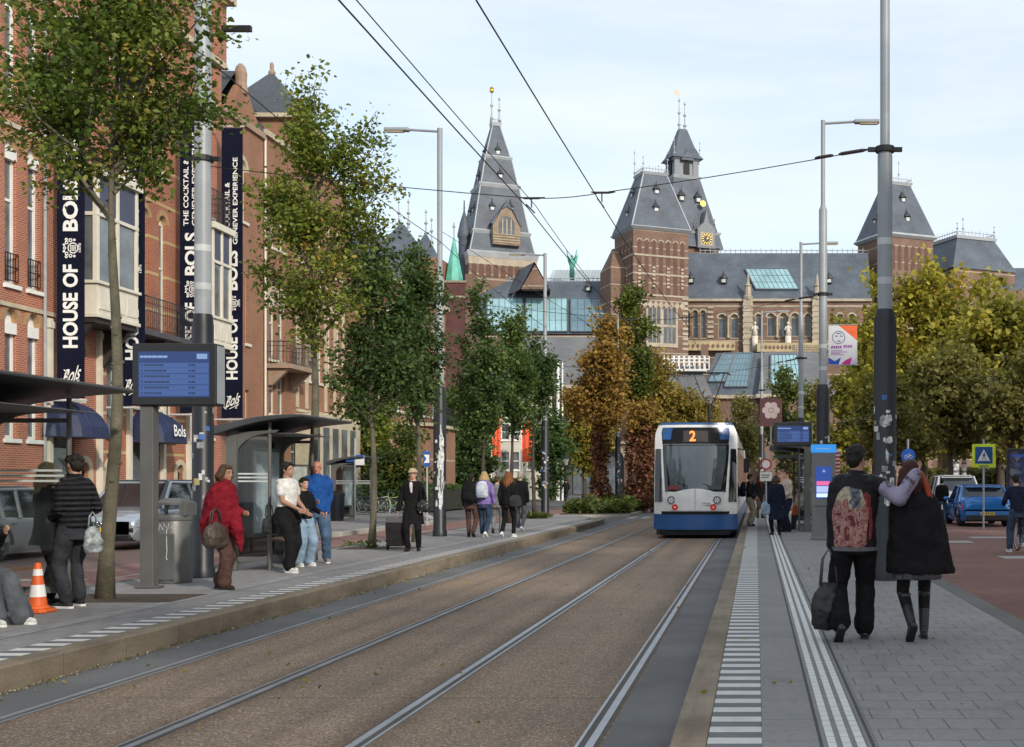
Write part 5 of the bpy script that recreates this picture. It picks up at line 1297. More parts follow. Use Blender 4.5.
    if ivy:
        zt, rad_, ni, im, isz = ivy
        z = rng.uniform(0, zt, size=ni); a = rng.uniform(0, 6.283, size=ni); q = rad_*(1+.35*np.sin(z*2.1+a*2))*rng.uniform(.75, 1.2, size=ni)*(1-.25*z/zt)
        p = np.stack([q*np.cos(a)+lean[0]*z/H, q*np.sin(a)+lean[1]*z/H, z], 1)
        leaves('ivy', p, isz, rng.normal(.5, .2, size=ni), t, im, rng, droop=1.2)
    return t
lm_mid = leafmat('leaf_green', [(0, (.036, .068, .012)), (.35, (.085, .14, .022)), (.62, (.155, .20, .037)), (.82, (.26, .265, .056)), (1, (.44, .26, .042))])
lm_yel = leafmat('leaf_yellow_green', [(0, (.045, .075, .012)), (.35, (.105, .155, .023)), (.62, (.18, .225, .036)), (.88, (.29, .29, .055)), (1, (.45, .27, .04))])
lm_dark = leafmat('leaf_dark_green', [(0, (.017, .041, .014)), (.4, (.043, .086, .026)), (.7, (.080, .135, .036)), (1, (.14, .19, .05))], .3)
lm_olive = leafmat('leaf_olive_gold', [(0, (.12, .115, .018)), (.35, (.25, .225, .030)), (.62, (.37, .325, .042)), (.85, (.48, .40, .055)), (1, (.48, .30, .045))])
lm_or = leafmat('leaf_rust', [(0, (.13, .075, .022)), (.35, (.25, .145, .036)), (.62, (.36, .21, .05)), (.85, (.41, .27, .06)), (1, (.22, .23, .055))])
lm_ivy = leafmat('leaf_ivy_red', [(0, (.06, .022, .014)), (.4, (.13, .05, .028)), (.7, (.20, .085, .045)), (1, (.10, .10, .03))], .2)
lm_brown = leafmat('leaf_dull_brown', [(0, (.06, .058, .02)), (.4, (.13, .12, .036)), (.7, (.20, .175, .05)), (1, (.23, .22, .05))])
lm_gyel = leafmat('leaf_yellow', [(0, (.10, .08, .014)), (.4, (.20, .16, .025)), (.7, (.32, .25, .04)), (1, (.20, .21, .04))])
lm_bush = leafmat('leaf_bush', [(0, (.02, .04, .010)), (.4, (.05, .085, .02)), (.7, (.10, .13, .03)), (1, (.24, .18, .03))])
GS = 'slim street trees along the left stop'
# near tree whose crown fills the top left
x, y, _ = gnd(110, 598, PZ)
tree('street_tree', 'nearest street tree, its leafy crown filling the top left corner', (x, y, PZ), [(-.1, 0, 6.7, 1.42, 1.2, 1.25, 3), (.55, .1, 7.4, 1.0, .9, .8, 1.2), (-1.0, 0, 6.2, .7, .8, .8, .8), (0, 0, 8.1, 1.1, 1, .9, 1.5), (.75, 0, 5.7, .45, .4, .35, .35)], 9.0, .088, lm_mid, 19500, .074, 11, limbs=36, twigs=9, fork=4.55, group=GS, spread=.105, tlen=(.3, .65), knots=16, lean=(.12, 0))
x = (313-CX)*21.9/F
tree('street_tree', 'yellowish green street tree with upright shoots behind the second shelter', (x, 21.9, PZ), [(0, 0, 5.6, 1.25, 1.0, 1.2, 3), (-.1, 0, 8.1, .40, .4, 1.0, 1.1), (.95, 0, 7.4, .5, .5, .8, 1.2), (-.85, 0, 6.6, .5, .5, .7, .8), (1.1, 0, 6.2, .4, .4, .4, .5), (.2, 0, 4.2, .6, .5, .5, .5)], 9.3, .095, lm_yel, 14500, .084, 23, limbs=34, twigs=7, fork=3.6, group=GS, spread=.11, tlen=(.3, .7), up=.8, low=2.6)
x, y, _ = gnd(372, 548, PZ)
tree('street_tree', 'dark green street tree directly left of the woman with the trolley', (x, y, PZ), [(0, 0, 5.0, .85, .8, 1.35, 3), (.1, 0, 6.3, .55, .5, .8, 1), (-.5, 0, 3.7, .45, .45, .4, .6), (.55, 0, 3.9, .45, .45, .5, .6)], 7.2, .075, lm_dark, 10000, .10, 31, limbs=30, twigs=7, fork=2.9, group=GS, spread=.13, bm_=bark, tlen=(.3, .6))
tree('street_tree', 'dark green street tree rising straight behind the woman with the trolley', ((417-CX)*28.5/F, 28.5, PZ), [(.0, 0, 4.8, .82, .8, 1.6, 3), (.05, 0, 6.7, .42, .4, .8, .9), (.4, 0, 3.5, .5, .5, .5, .6)], 7.5, .075, lm_dark, 10000, .10, 43, limbs=30, twigs=7, fork=2.5, group=GS, spread=.13, bm_=bark, tlen=(.3, .6))
tree('street_tree', 'dark street tree left of the group of walkers', ((484-CX)*37.5/F, 37.5, PZ), [(-.1, 0, 4.6, .85, .8, 1.6, 3), (.0, 0, 6.7, .38, .4, 1.1, .8), (.1, 0, 3.3, .7, .6, .5, .6)], 8.0, .075, lm_dark, 8200, .12, 53, limbs=26, twigs=7, fork=2.2, group=GS, spread=.14, bm_=barkd, tlen=(.3, .6))
tree('street_tree', 'green street tree standing above the group of walkers', ((511-CX)*41.6/F, 41.6, PZ), [(0, 0, 4.9, .85, .8, 1.7, 3), (.1, 0, 6.9, .4, .4, .8, .8)], 7.8, .085, leafmat('leaf_mid_dark', [(0, (.02, .048, .013)), (.4, (.05, .096, .024)), (.7, (.10, .155, .038)), (1, (.18, .21, .055))], .3), 7600, .12, 61, limbs=24, twigs=7, fork=2.4, group=GS, spread=.14, bm_=barkd, tlen=(.3, .6))
tree('street_tree', 'dark street tree with grass at its foot, left of the far stickered pole', ((533.7-CX)*47/F, 47, PZ), [(.1, 0, 5.4, .75, .7, 1.6, 3), (.0, 0, 3.7, .5, .5, .5, .5)], 7.8, .085, lm_dark, 7000, .13, 71, limbs=22, twigs=7, fork=2.6, group=GS, spread=.15, bm_=barkd, tlen=(.3, .6))
# grass tufts in two tree pits
def tuft(x, y, z, r, n, seed, name='grass_tuft', label='', size=.16):
    rng = np.random.default_rng(seed); a = rng.uniform(0, 6.283, n); q = r*rng.uniform(0, 1, n)**.6
    p = np.stack([x+q*np.cos(a), y+q*np.sin(a), z+.02+.12*rng.uniform(0, 1, n)], 1)
    o = leaves(name, p, size, rng.normal(.55, .15, n), None, lm_bush, rng, droop=-1.2); tag(o, label, 'grass', kind='stuff')
tuft((533.7-CX)*47/F, 47, PZ, .6, 420, 5, 'grass_tuft', 'grass growing round the foot of the far street tree')
tuft((545-180-CX)*25.8/F, 25.9, PZ, .5, 90, 6, 'grass_tuft', 'thin weeds at the foot of the dark street tree', .08)
# tree pit gratings
for px, Y in ((108, gnd(108, 598, PZ)[1]), (372, 25.8)):
    x = (px-CX)*Y/F
    mb = MB(); mb.box(x-.6, x+1.0, Y-.5, Y+.5, PZ-.02, PZ+.003); struct(mb.build('tree_pit', MATS['soil'])); 
# rust-coloured trees with ivy stems on the planter island
GI = 'ivy-clad trees on the planter island'
tree('autumn_tree', 'rust-coloured tree with a red ivy-clad trunk, leftmost on the planter island', ((601-CX)*66/F, 65.8, .12), [(.35, 0, 8.0, 1.7, 1.6, 2.6, 3), (-.9, 0, 6.3, .9, .9, 1.1, 1), (.9, 0, 6.6, 1.0, 1, 1.5, 1)], 11.2, .16, lm_or, 10500, .22, 81, limbs=34, twigs=7, fork=4.2, group=GI, spread=.24, ivy=(6.4, .40, 2600, lm_ivy, .20), tlen=(.5, 1.0), bm_=barkd)
tree('autumn_tree', 'tall green-tipped tree rising above the rust-coloured trees', ((634-CX)*68/F, 68, .12), [(.1, 0, 9.0, .95, .9, 2.6, 3), (-.2, 0, 11.4, .5, .5, 1.2, 1), (.5, 0, 7.0, .8, .8, 1.2, 1)], 12.8, .16, leafmat('leaf_fresh', [(0, (.03, .05, .01)), (.4, (.075, .11, .018)), (.7, (.15, .17, .03)), (1, (.24, .16, .03))]), 8000, .2, 83, limbs=28, twigs=7, fork=4.5, group=GI, spread=.2, ivy=(6.2, .38, 2400, lm_ivy, .20), tlen=(.4, .9), bm_=barkd)
tree('autumn_tree', 'golden rust tree directly left of the tram', ((655-CX)*70/F, 70, .12), [(0, 0, 6.9, 1.6, 1.5, 2.0, 3), (.6, 0, 5.0, 1.2, 1.0, .9, 1)], 9.6, .16, leafmat('leaf_gold_rust', [(0, (.09, .07, .016)), (.4, (.21, .145, .028)), (.7, (.32, .23, .042)), (1, (.19, .21, .045))]), 8500, .22, 87, limbs=30, twigs=7, fork=3.4, group=GI, spread=.24, ivy=(5.6, .42, 2400, lm_ivy, .20), tlen=(.5, 1.0), bm_=barkd)
tree('autumn_tree', 'broad low tree with yellowing leaves behind the tram roof', ((690-CX)*78/F, 78, .12), [(0, 0, 5.8, 2.2, 1.8, 1.7, 3), (1.3, 0, 4.9, 1.2, 1.0, .9, 1)], 7.8, .16, MATS['leaf_gold_rust'], 8000, .22, 91, limbs=30, twigs=7, fork=2.8, group=GI, spread=.24, ivy=(3.6, .4, 1500, lm_ivy, .2), tlen=(.5, 1.0), bm_=barkd)
tree('autumn_tree', 'ivy-covered stump-like trunk between the rust trees and the tram', ((645-CX)*63/F, 63, .12), [(0, 0, 5.0, .7, .6, .8, 1)], 5.6, .15, lm_or, 1500, .2, 93, limbs=8, twigs=5, fork=3.6, group=GI, spread=.2, ivy=(5.0, .42, 2200, lm_ivy, .2), tlen=(.3, .6), bm_=barkd)
rng = np.random.default_rng(3); n = 5200
u, v = rng.uniform(0, 1, n), rng.uniform(0, 1, n)
p = np.stack([-9.0+2.9*u, 56.2+1.2*u+22*v**1.5, .16+.35*rng.uniform(0, 1, n)*(1+.8*np.sin(u*9)*np.sin(v*20))+.25*v], 1)
tag(leaves('ground_cover', p, .24, rng.normal(.5, .2, n), None, lm_bush, rng, droop=-.4), 'low green ground cover spreading over the planter island', 'ground cover', kind='stuff')
# background trees
tree('yellow_tree', 'round yellow-green tree in front of the arcade at the end of the street', ((584-CX)*112/F, 112, 0), [(0, 0, 6.6, 2.5, 2.4, 3.4, 3), (.3, 0, 4.6, 2.2, 2, 1.6, 1)], 10.6, .2, lm_gyel, 9000, .34, 101, limbs=34, twigs=7, fork=3, spread=.36, tlen=(.6, 1.2), bm_=barkd)
GR = 'big trees on the right-hand side'
tree('broadleaf_tree', 'largest gold-green tree behind the thick stickered pole', (10.6, 76, .16), [(-.2, 0, 10.0, 4.4, 4, 5.0, 3), (-2.6, 0, 7.4, 2.6, 2.5, 3.2, 1.3), (2.2, 0, 12.0, 2.4, 2.2, 3.0, 1), (.0, 0, 14.4, 1.8, 1.6, 1.6, .7), (1.0, -1, 6.0, 3.6, 3, 2.2, 1.2)], 16.2, .3, lm_olive, 17500, .38, 111, limbs=64, twigs=8, fork=4.2, group=GR, spread=.36, tlen=(.7, 1.6), bm_=barkd, up=.5)
big_ = [o for o in COL.objects if o.name.startswith('broadleaf_tree') and o.parent is None][0]
# unseen tree copies added beside and behind the viewer to shade the roadway
for i_, (x_, y_, lb_) in enumerate(((13.2, -34, 'added shade tree behind the viewer, fifth along the right pavement'), (13.6, -25, 'added shade tree behind the viewer, fourth along the right pavement'), (13.0, -16, 'added shade tree beside the viewer, third along the right pavement'), (13.5, -6, 'added shade tree beside the viewer, second along the right pavement'), (13.2, 4, 'added shade tree just right of the view, first along the right pavement'), (13.4, 14, 'added shade tree right of the view, opposite the near shelter'), (13.2, 24, 'added shade tree right of the view, opposite the second shelter'), (13.6, 34, 'added shade tree right of the view, opposite the far stop'))):
    dup(big_, lb_, (x_, y_, .16), 1.3*i_)
tree('broadleaf_tree', 'olive-gold tree with two leafy tops at the right edge', (13.0, 64, .16), [(0, 0, 7.6, 3.3, 3, 3.2, 3), (.3, 0, 10.4, 1.3, 1.2, 1.8, .8), (-1.4, 0, 9.3, 1.2, 1.2, 1.3, .7), (0, 0, 4.8, 3.2, 3, 1.6, 1)], 12.3, .26, leafmat('leaf_olive', [(0, (.09, .092, .017)), (.35, (.19, .18, .028)), (.62, (.29, .265, .038)), (.85, (.40, .34, .05)), (1, (.44, .29, .045))]), 14500, .34, 113, limbs=52, twigs=8, fork=3.5, group=GR, spread=.32, tlen=(.6, 1.3), bm_=barkd, up=.5)
tree('broadleaf_tree', 'dark olive tree left of the thick stickered pole, behind the banner', (9.0, 104, .16), [(0, 0, 9.0, 4.2, 4, 5.0, 3), (-2.2, 0, 6.5, 2.6, 2.4, 2.6, 1), (0, 0, 13.6, 2.2, 2, 2.4, .8)], 16.5, .3, MATS['leaf_olive'], 13500, .42, 117, limbs=50, twigs=8, fork=4, group=GR, spread=.42, tlen=(.7, 1.6), bm_=barkd)
tree('broadleaf_tree', 'small dull brown tree above the parked white car', ((950-CX)*56/F, 56, .16), [(0, 0, 5.9, 2.0, 1.9, 1.9, 3), (.3, 0, 4.3, 1.9, 1.8, .9, 1)], 7.8, .17, lm_brown, 9000, .26, 119, limbs=34, twigs=7, fork=3.0, group=GR, spread=.26, tlen=(.5, 1.0), bm_=barkd)
tree('broadleaf_tree', 'shaded olive tree above the blue car at the right edge', ((1012-CX)*54/F, 54, .16), [(0, 0, 5.6, 2.2, 2, 1.6, 3), (1.0, 0, 4.6, 2.2, 2, 1.1, 1)], 7.4, .18, lm_brown, 9000, .26, 123, limbs=34, twigs=7, fork=2.9, group=GR, spread=.26, tlen=(.5, 1.0), bm_=barkd)
tree('broadleaf_tree', 'low olive tree with its crown just above the embracing couple', ((893-CX)*70/F, 70, .16), [(0, 0, 5.6, 2.6, 2.4, 2.2, 3), (.6, 0, 4.0, 2.4, 2, 1.0, 1)], 8.4, .18, lm_brown, 9500, .28, 127, limbs=38, twigs=7, fork=3.0, group=GR, spread=.28, tlen=(.5, 1.0), bm_=barkd)
tree('broadleaf_tree', 'distant olive tree filling the gap at the right edge', (20.5, 84, .16), [(0, 0, 8, 4.5, 4, 5, 3), (0, 0, 4, 4, 4, 2, 1)], 13.5, .3, MATS['leaf_olive'], 11000, .42, 131, limbs=44, twigs=8, fork=3.5, group=GR, spread=.4, tlen=(.7, 1.6), bm_=barkd)
GM = 'brownish green trees in front of the museum'
for px, Y, z0, z1, rx, sd, lb in ((738, 132, 3, 11.2, 2.6, 141, 'brownish green tree right behind the tram in front of the museum'), (788, 124, 3, 13.4, 2.6, 143, 'brownish green tree between the far lamp poles and the museum'), (815, 118, 2.5, 11.5, 2.0, 147, 'brownish green tree tucked behind the banner pole'), (712, 140, 2.5, 10.0, 2.4, 149, 'brownish green tree under the museum roof terrace')):
    zc, rz = (z0+z1)/2, (z1-z0)/2
    tree('broadleaf_tree', lb, ((px-CX)*Y/F, Y, 0), [(0, 0, zc, rx, rx, rz, 3), (.4, 0, zc-rz*.4, rx*.9, rx*.8, rz*.5, 1)], z1, .2, lm_brown if sd != 143 else lm_bush, 6500, .36, sd, limbs=30, twigs=7, fork=z0, group=GM, spread=.36, tlen=(.6, 1.3), bm_=barkd)
GL = 'dark green trees behind the far pavement'
tree('evergreen_tree', 'tall dark evergreen behind the torn-paper pole', (-20.2, 84, .05), [(0, 0, 4.2, 2.2, 2, 3.4, 3), (.3, 0, 6.8, 1.5, 1.4, 1.6, 1)], 8.8, .2, lm_dark, 9500, .30, 151, limbs=36, twigs=7, fork=.8, group=GL, spread=.32, tlen=(.6, 1.1), bm_=barkd)
tree('evergreen_tree', 'dark evergreen left of the pale house with the flags', (-24.5, 97, .05), [(0, 0, 5.0, 2.6, 2.3, 4.4, 3)], 10.2, .2, lm_dark, 9000, .34, 153, limbs=36, twigs=7, fork=.8, group=GL, spread=.34, tlen=(.6, 1.2), bm_=barkd)
tree('evergreen_tree', 'dark tree filling the gap between the villa and the pale house', (-25.5, 90, .05), [(0, 0, 4.0, 2.6, 2.3, 3.6, 3)], 8.2, .2, lm_bush, 8000, .32, 157, limbs=36, twigs=7, fork=.6, group=GL, spread=.34, tlen=(.6, 1.2), bm_=barkd)
tree('evergreen_tree', 'dark tree right of the pale house near the flagpoles', ((548-CX)*100/F, 101, .05), [(0, 0, 4.0, 1.5, 1.5, 3.4, 3)], 7.8, .2, lm_dark, 6500, .30, 159, limbs=30, twigs=7, fork=.6, group=GL, spread=.3, tlen=(.6, 1.1), bm_=barkd)
tree('garden_bush', 'light green garden bush in front of the villa terrace', (-18.6, 63, .12), [(0, 0, 2.5, 1.9, 1.6, 2.0, 3)], 4.6, .1, lm_bush, 7000, .2, 161, limbs=30, twigs=7, fork=.4, cat='bush', spread=.22, tlen=(.4, .9), bm_=barkd)
tree('garden_bush', 'yellow-green young tree at the corner between townhouse and villa', (-21.0, 65.6, .12), [(0, 0, 4.6, 1.0, 1.0, 3.6, 3)], 8.6, .1, lm_yel, 6000, .2, 163, limbs=30, twigs=7, fork=.8, cat='bush', spread=.22, tlen=(.4, .9), bm_=barkd)
tree('garden_bush', 'flowering green planting beside the house door under the awnings', (-21.0, 46.3, .12), [(0, 0, .8, .5, .6, .6, 3)], 1.5, .04, lm_bush, 1600, .14, 165, limbs=18, twigs=6, fork=.2, cat='bush', spread=.12, tlen=(.2, .4), bm_=barkd)
def hedge(label, x0, x1, y0, y1, h, n, seed, m=lm_dark, size=.22):
    t = thing('hedge', label, 'hedge', ((x0+x1)/2, (y0+y1)/2, .05)); rng = np.random.default_rng(seed)
    a, b = (x1-x0)/2, (y1-y0)/2
    p = np.stack([rng.uniform(-a, a, n), rng.uniform(-b, b, n), rng.uniform(.05, h, n)], 1)
    f = rng.integers(0, 3, n); p[f == 0, 1] = -b; p[f == 1, 2] = h; p += rng.normal(0, .07, size=(n, 3))
    leaves('foliage', p, size, rng.normal(.5, .2, n), t, m, rng)
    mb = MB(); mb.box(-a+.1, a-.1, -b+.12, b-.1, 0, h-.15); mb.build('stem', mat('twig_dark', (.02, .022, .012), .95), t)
hedge('clipped dark hedge behind the group of walkers', -25.5, -17.6, 91, 92.5, 1.7, 5200, 171)
hedge('dark hedge under the villa terrace', -21.5, -17.4, 62, 84, 1.3, 4200, 172)
hedge('long dark hedge beyond the parked cars on the right', 12.2, 30, 88, 90, 2.4, 8000, 173, lm_brown, .3)
hedge('dark hedge far behind the right-hand shelter', 3.5, 12, 128, 130, 3.0, 4000, 174, lm_brown, .4)
# leaf litter in the gutter
rng = np.random.default_rng(19); n = 2600
xx = EX+.004+np.abs(rng.normal(0, .045, n)); yy = 7+rng.uniform(size=n)**1.5*38; xx += .03*np.sin(yy*1.7)*rng.uniform(0, 1, n)
o = leaves('gutter_litter', np.stack([xx, yy, np.full(n, .006)+.01*rng.uniform(size=n)], 1), .022, rng.normal(.5, .25, n), None, leafmat('litter', [(0, (.10, .075, .045)), (.5, (.22, .175, .11)), (.8, (.36, .31, .20)), (1, (.40, .36, .30))], 0), rng, droop=0)
tag(o, 'dry crumbled leaf litter lying along the foot of the left kerb', 'leaf litter', kind='stuff')
# fallen leaves
rng = np.random.default_rng(9); n = 260
xx = np.where(rng.uniform(size=n) < .55, -5.74+.22*rng.uniform(size=n)**2, rng.uniform(-5.7, 2.4, n)); yy = 6+rng.uniform(size=n)**1.3*30
zz = np.where(xx < EX, PZ+.006, np.where(xx > -.47, PZ+.006, .006))
o = leaves('fallen_leaves', np.stack([xx, yy, zz+.004], 1), .045, rng.normal(.6, .25, n), None, lm_gyel, rng, droop=0)
tag(o, 'dry leaves scattered along the kerb and on the paving', 'leaves', kind='stuff')
# ------------------------------------------------------------------ people
def cloth(name, c, rough=.85, var=.25, vs=7, bs=16, bstr=.75, fine=0):
    return mat(name, c, rough, 0, var, vs, bs, bstr, .12, fine=fine, fs=90)
_tex = bpy.data.textures.new('wrinkle', 'CLOUDS'); _tex.noise_scale = .11; _tex.noise_depth = 2
def remesh(mb, name, m, parent, voxel=.011, disp=0, it=4):
    o = mb.build('tmp', m); 
    r = o.modifiers.new('r', 'REMESH'); r.mode = 'VOXEL'; r.voxel_size = voxel; r.use_smooth_shade = True; r.adaptivity = 0
    s = o.modifiers.new('s', 'SMOOTH'); s.factor = .5; s.iterations = it
    if disp:
        d = o.modifiers.new('d', 'DISPLACE'); d.texture = _tex; d.strength = disp; d.mid_level = .5; d.texture_coords = 'LOCAL'
    dg = bpy.context.evaluated_depsgraph_get()
    me = bpy.data.meshes.new_from_object(o.evaluated_get(dg)); me.name = name
    old = o.data; bpy.data.objects.remove(o); bpy.data.meshes.remove(old)
    me.materials.clear()
    for q in (m if isinstance(m, (list, tuple)) else [m]): me.materials.append(q)
    me.polygons.foreach_set('use_smooth', [True]*len(me.polygons))
    n = bpy.data.objects.new(name, me); COL.objects.link(n)
    if parent: n.parent = parent
    return n
def cap(mb, a, ra, b, rb, n=12):
    """tapered limb with round ends"""
    a, b = Vector(a), Vector(b); d = (b-a); L = d.length
    if L < 1e-5: d = Vector((0, 0, 1)); L = 1e-5
    d = d/L; P = []; Rr = []
    for k in range(4): t = math.pi/2*k/3.6; P.append(a-d*ra*math.cos(t)); Rr.append(max(.0015, ra*math.sin(t)))
    P.append(a); Rr.append(ra); P.append(b); Rr.append(rb)
    for k in range(4): t = math.pi/2*(3-k)/3.6; P.append(b+d*rb*math.cos(t)); Rr.append(max(.0015, rb*math.sin(t)))
    mb.tube(P, Rr, n)
def chain(mb, pts, rs, n=12):
    for i in range(len(pts)-1): cap(mb, pts[i], rs[i], pts[i+1], rs[i+1], n)
def ik(a, c, l1, l2, pole):
    a, c = Vector(a), Vector(c); d = c-a; L = min(d.length, (l1+l2)*.998); d = d.normalized(); c = a+d*L
    x = (l1*l1-l2*l2+L*L)/(2*L); h = math.sqrt(max(0, l1*l1-x*x))
    p = Vector(pole); p = (p-d*p.dot(d)).normalized()
    return a+d*x+p*h, c
def rings(mb, rows, n=18):
    """closed stack of ellipses: (cx, cy, z, rx, ry)"""
    rr = [[(cx+rx*a, cy+ry*b, z) for a, b in ring_dirs(n)] for cx, cy, z, rx, ry in rows]
    mb.loft(rr)
def person(label, loc, rot, H=1.72, feet=None, hands=None, lean=(0, 0), hipz=None, hipxy=(0, 0), head=(0, 0, 0), skin=None, top=None, bottom=None, hair=None, shoes=None, build=1.0, group=None, voxel=.012, sit=False, poles=None, hat=None, knees=None, extra=None):
    build *= .94
    t = thing('person', label, 'person', loc, R(rot), group)
    skin = skin or skin_l
    h = H/1.75
    feet = feet or [(.10, .0, 0, 0), (-.10, .02, 0, 0)]
    hz = (hipz if hipz is not None else .515*H)
    hc = Vector((hipxy[0], hipxy[1], hz)); nk = hc+Vector((lean[0], lean[1], .315*H)); sp = nk-hc
    up = sp.normalized()
    def S(f): return hc+sp*f
    J = {}
    shw = .100*H*build
    for i, s in ((0, 1), (1, -1)):
        sh = S(.93)+Vector((s*shw, 0, 0)); hp = hc+Vector((s*.052*H, 0, -.01))
        fx, fy, fl, pitch = feet[i]
        an = Vector((fx, fy, .075*h+fl)); 
        kn, an = ik(hp, an, .247*H, .245*H, (knees or [(s*.15, -1, 0)]*2)[i])
        hd = hands[i] if hands and hands[i] else (s*(shw+.05), -.03, hz-.02*H)
        el, wr = ik(sh, Vector(hd)-Vector((0, 0, 0)), .17*H, .155*H, (poles or [None, None])[i] or (s*.35, 1, -.2))
        J[s] = dict(sh=sh, hp=hp, kn=kn, an=an, el=el, wr=wr, pitch=pitch)
    # ---- one continuous body
    b = MB()
    k = build
    rings(b, [(hc.x, hc.y, hc.z-.06*H, .075*H*k, .055*H), (hc.x, hc.y, hc.z, .088*H*k, .062*H*k), *[(S(f).x, S(f).y, S(f).z, rx*H*k, ry*H*k) for f, rx, ry in ((.3, .078, .055), (.6, .092, .064), (.85, .088, .055), (.97, .045, .04))]])
    hcn = nk+Vector((lean[0]*.25, lean[1]*.25-.012*H, .098*H))
    MH = Matrix.Translation(hcn)@Euler((R(head[0]), R(head[1]), R(head[2]))).to_matrix().to_4x4()
    cap(b, S(.93), .042*H, hcn-Vector((0, -.008*H, .03*H)), .032*H)
    def E(c, r, n=16): b.ell((c[0]*H, c[1]*H, c[2]*H), (r[0]*H, r[1]*H, r[2]*H), n, 10, M=MH)
    E((0, .008, .012), (.042, .053, .052)); E((0, -.008, -.022), (.034, .040, .042)); E((0, -.036, -.045), (.016, .014, .014))
    E((0, -.050, -.012), (.0085, .014, .013), 10); E((0, -.046, -.031), (.014, .006, .005), 8)
    for s in (-1, 1): E((s*.043, .008, -.004), (.006, .012, .019), 8); E((s*.018, -.038, .004), (.008, .007, .005), 8)
    for s in (1, -1):
        j = J[s]
        cap(b, j['sh'], .023*H, j['el'], .023*H); cap(b, j['el'], .024*H, j['wr'], .0155*H)
        cap(b, j['hp'], .050*H*k, j['kn'], .033*H); m_ = j['kn']*.62+j['an']*.38; cap(b, j['kn'], .032*H, m_, .031*H); cap(b, m_, .031*H, j['an'], .021*H)
        # hand: palm, four fingers, thumb
        d = (j['wr']-j['el']).normalized(); side = Vector((0, 1, 0)) if abs(d.z) > .5 else Vector((0, 0, 1)); side = (side-d*side.dot(d)).normalized(); pn = d.cross(side)
        inw = Vector((-s, 0, 0)) if abs(d.z) > .5 else Vector((0, -1, -.3))
        p0 = j['wr']; p1 = p0+d*.05*h
        for q in (-.022, 0, .022): cap(b, p0+side*q*.6*h, .014*h, p1+side*q*h, .013*h, 8)
        for q, L in ((-.030, .062), (-.010, .075), (.011, .070), (.030, .054)):
            a0 = p1+side*q*h+d*.012*h; a1 = a0+d*L*.5*h+inw*.008*h; a2 = a1+(d*.6+inw*.7).normalized()*L*.5*h
            cap(b, a0, .0095*h, a1, .009*h, 7); cap(b, a1, .009*h, a2, .0075*h, 7)
        th = p0-side*.022*h+d*.01*h; t1 = th+(-side*.6+d*.6+inw*.3).normalized()*.038*h; cap(b, th, .0115*h, t1, .010*h, 7); cap(b, t1, .010*h, t1+(d*.85+inw*.4)*.030*h, .008*h, 7)
        # foot
        pt = j['pitch']; fd = Vector((s*.12, -math.cos(pt), -math.sin(pt))).normalized()
        cap(b, j['an']+Vector((0, .01, -.02*h)), .034*h, j['an']+fd*.15*h+Vector((0, 0, -.045*h*math.cos(pt))), .026*h)
    body = remesh(b, 'body', [skin, eyedark, lips], t, min(voxel, .0105))
    inv = MH.inverted(); mi = np.zeros(len(body.data.polygons), np.int32)
    for p in body.data.polygons:
        if p.center.z < hcn.z-.08*H: continue
        c = inv @ p.center; c /= H
        if c.y < -.03:
            if abs(abs(c.x)-.018) < .0075 and abs(c.z-.005) < .0035: mi[p.index] = 1
            elif abs(abs(c.x)-.018) < .010 and abs(c.z-.0165) < .0022: mi[p.index] = 1
            elif abs(c.x) < .012 and abs(c.z+.0315) < .0035: mi[p.index] = 2
    body.data.polygons.foreach_set('material_index', mi)
    # ---- trousers / tights / skirt
    bo = bottom or dict(m=cloth('jeans_dark', (.02, .025, .04)))
    fit = bo.get('fit', .012)
    g = MB()
    rings(g, [(hc.x, hc.y, hc.z-.075*H, .085*H*k+fit, .066*H+fit), (hc.x, hc.y, hc.z, .093*H*k+fit, .068*H*k+fit), (S(.12).x, S(.12).y, S(.12).z, .084*H*k+fit*.7, .062*H*k+fit*.6)])
    for s in (1, -1):
        j = J[s]; w_ = bo.get('wide', 0); f2 = fit
        end = j['an']+(j['kn']-j['an'])*bo.get('crop', .08); m_ = j['kn']*.62+end*.38
        cap(g, j['hp'], .052*H*k+f2, j['kn'], .034*H+f2+w_*.3); cap(g, j['kn'], .034*H+f2+w_*.3, m_, .031*H+f2+w_*.5); cap(g, m_, .031*H+f2+w_*.5, end, .024*H+f2*1.2+w_)
        if bo.get('bunch', 1): cap(g, end+Vector((0, .005, .05)), .025*H+f2+w_, end+Vector((0, -.004, .015)), .028*H+f2+w_)
    remesh(g, bo.get('name', 'trousers'), bo['m'], t, voxel, bo.get('disp', .016), 2)
    # ---- shoes
    so = shoes or dict(m=cloth('shoe_black', (.012, .012, .013), .5), sole=blackp)
    for s in (1, -1):
        j = J[s]; g = MB(); pt = j['pitch']; an = j['an']
        fd = Vector((s*.12, -math.cos(pt), -math.sin(pt))).normalized(); ud = Vector((0, -math.sin(pt), math.cos(pt)))
        heel = an-ud*.035*h-fd*.035*h; toe = an-ud*.042*h+fd*.155*h
        cap(g, heel, .038*h, an+fd*.06*h-ud*.028*h, .042*h); cap(g, an+fd*.05*h-ud*.03*h, .042*h, toe, .031*h); cap(g, an+ud*.02*h, .040*h, an-ud*.02*h, .042*h)
        if so.get('boot'): q0 = an+(j['kn']-an)*so['boot']; rings(g, [(q0.x, q0.y, q0.z-.02, .056*h, .058*h), (q0.x, q0.y, q0.z+.03, .064*h, .066*h), (q0.x, q0.y, q0.z+.045, .056*h, .058*h)]); cap(g, q0, .057*h, an+(j['kn']-an)*so['boot']*.5, .055*h); cap(g, an+(j['kn']-an)*so['boot']*.5, .055*h, an, .045*h)
        sh = remesh(g, 'boot' if so.get('boot') else 'shoe', so['m'], t, min(voxel, .010), 0, 2)
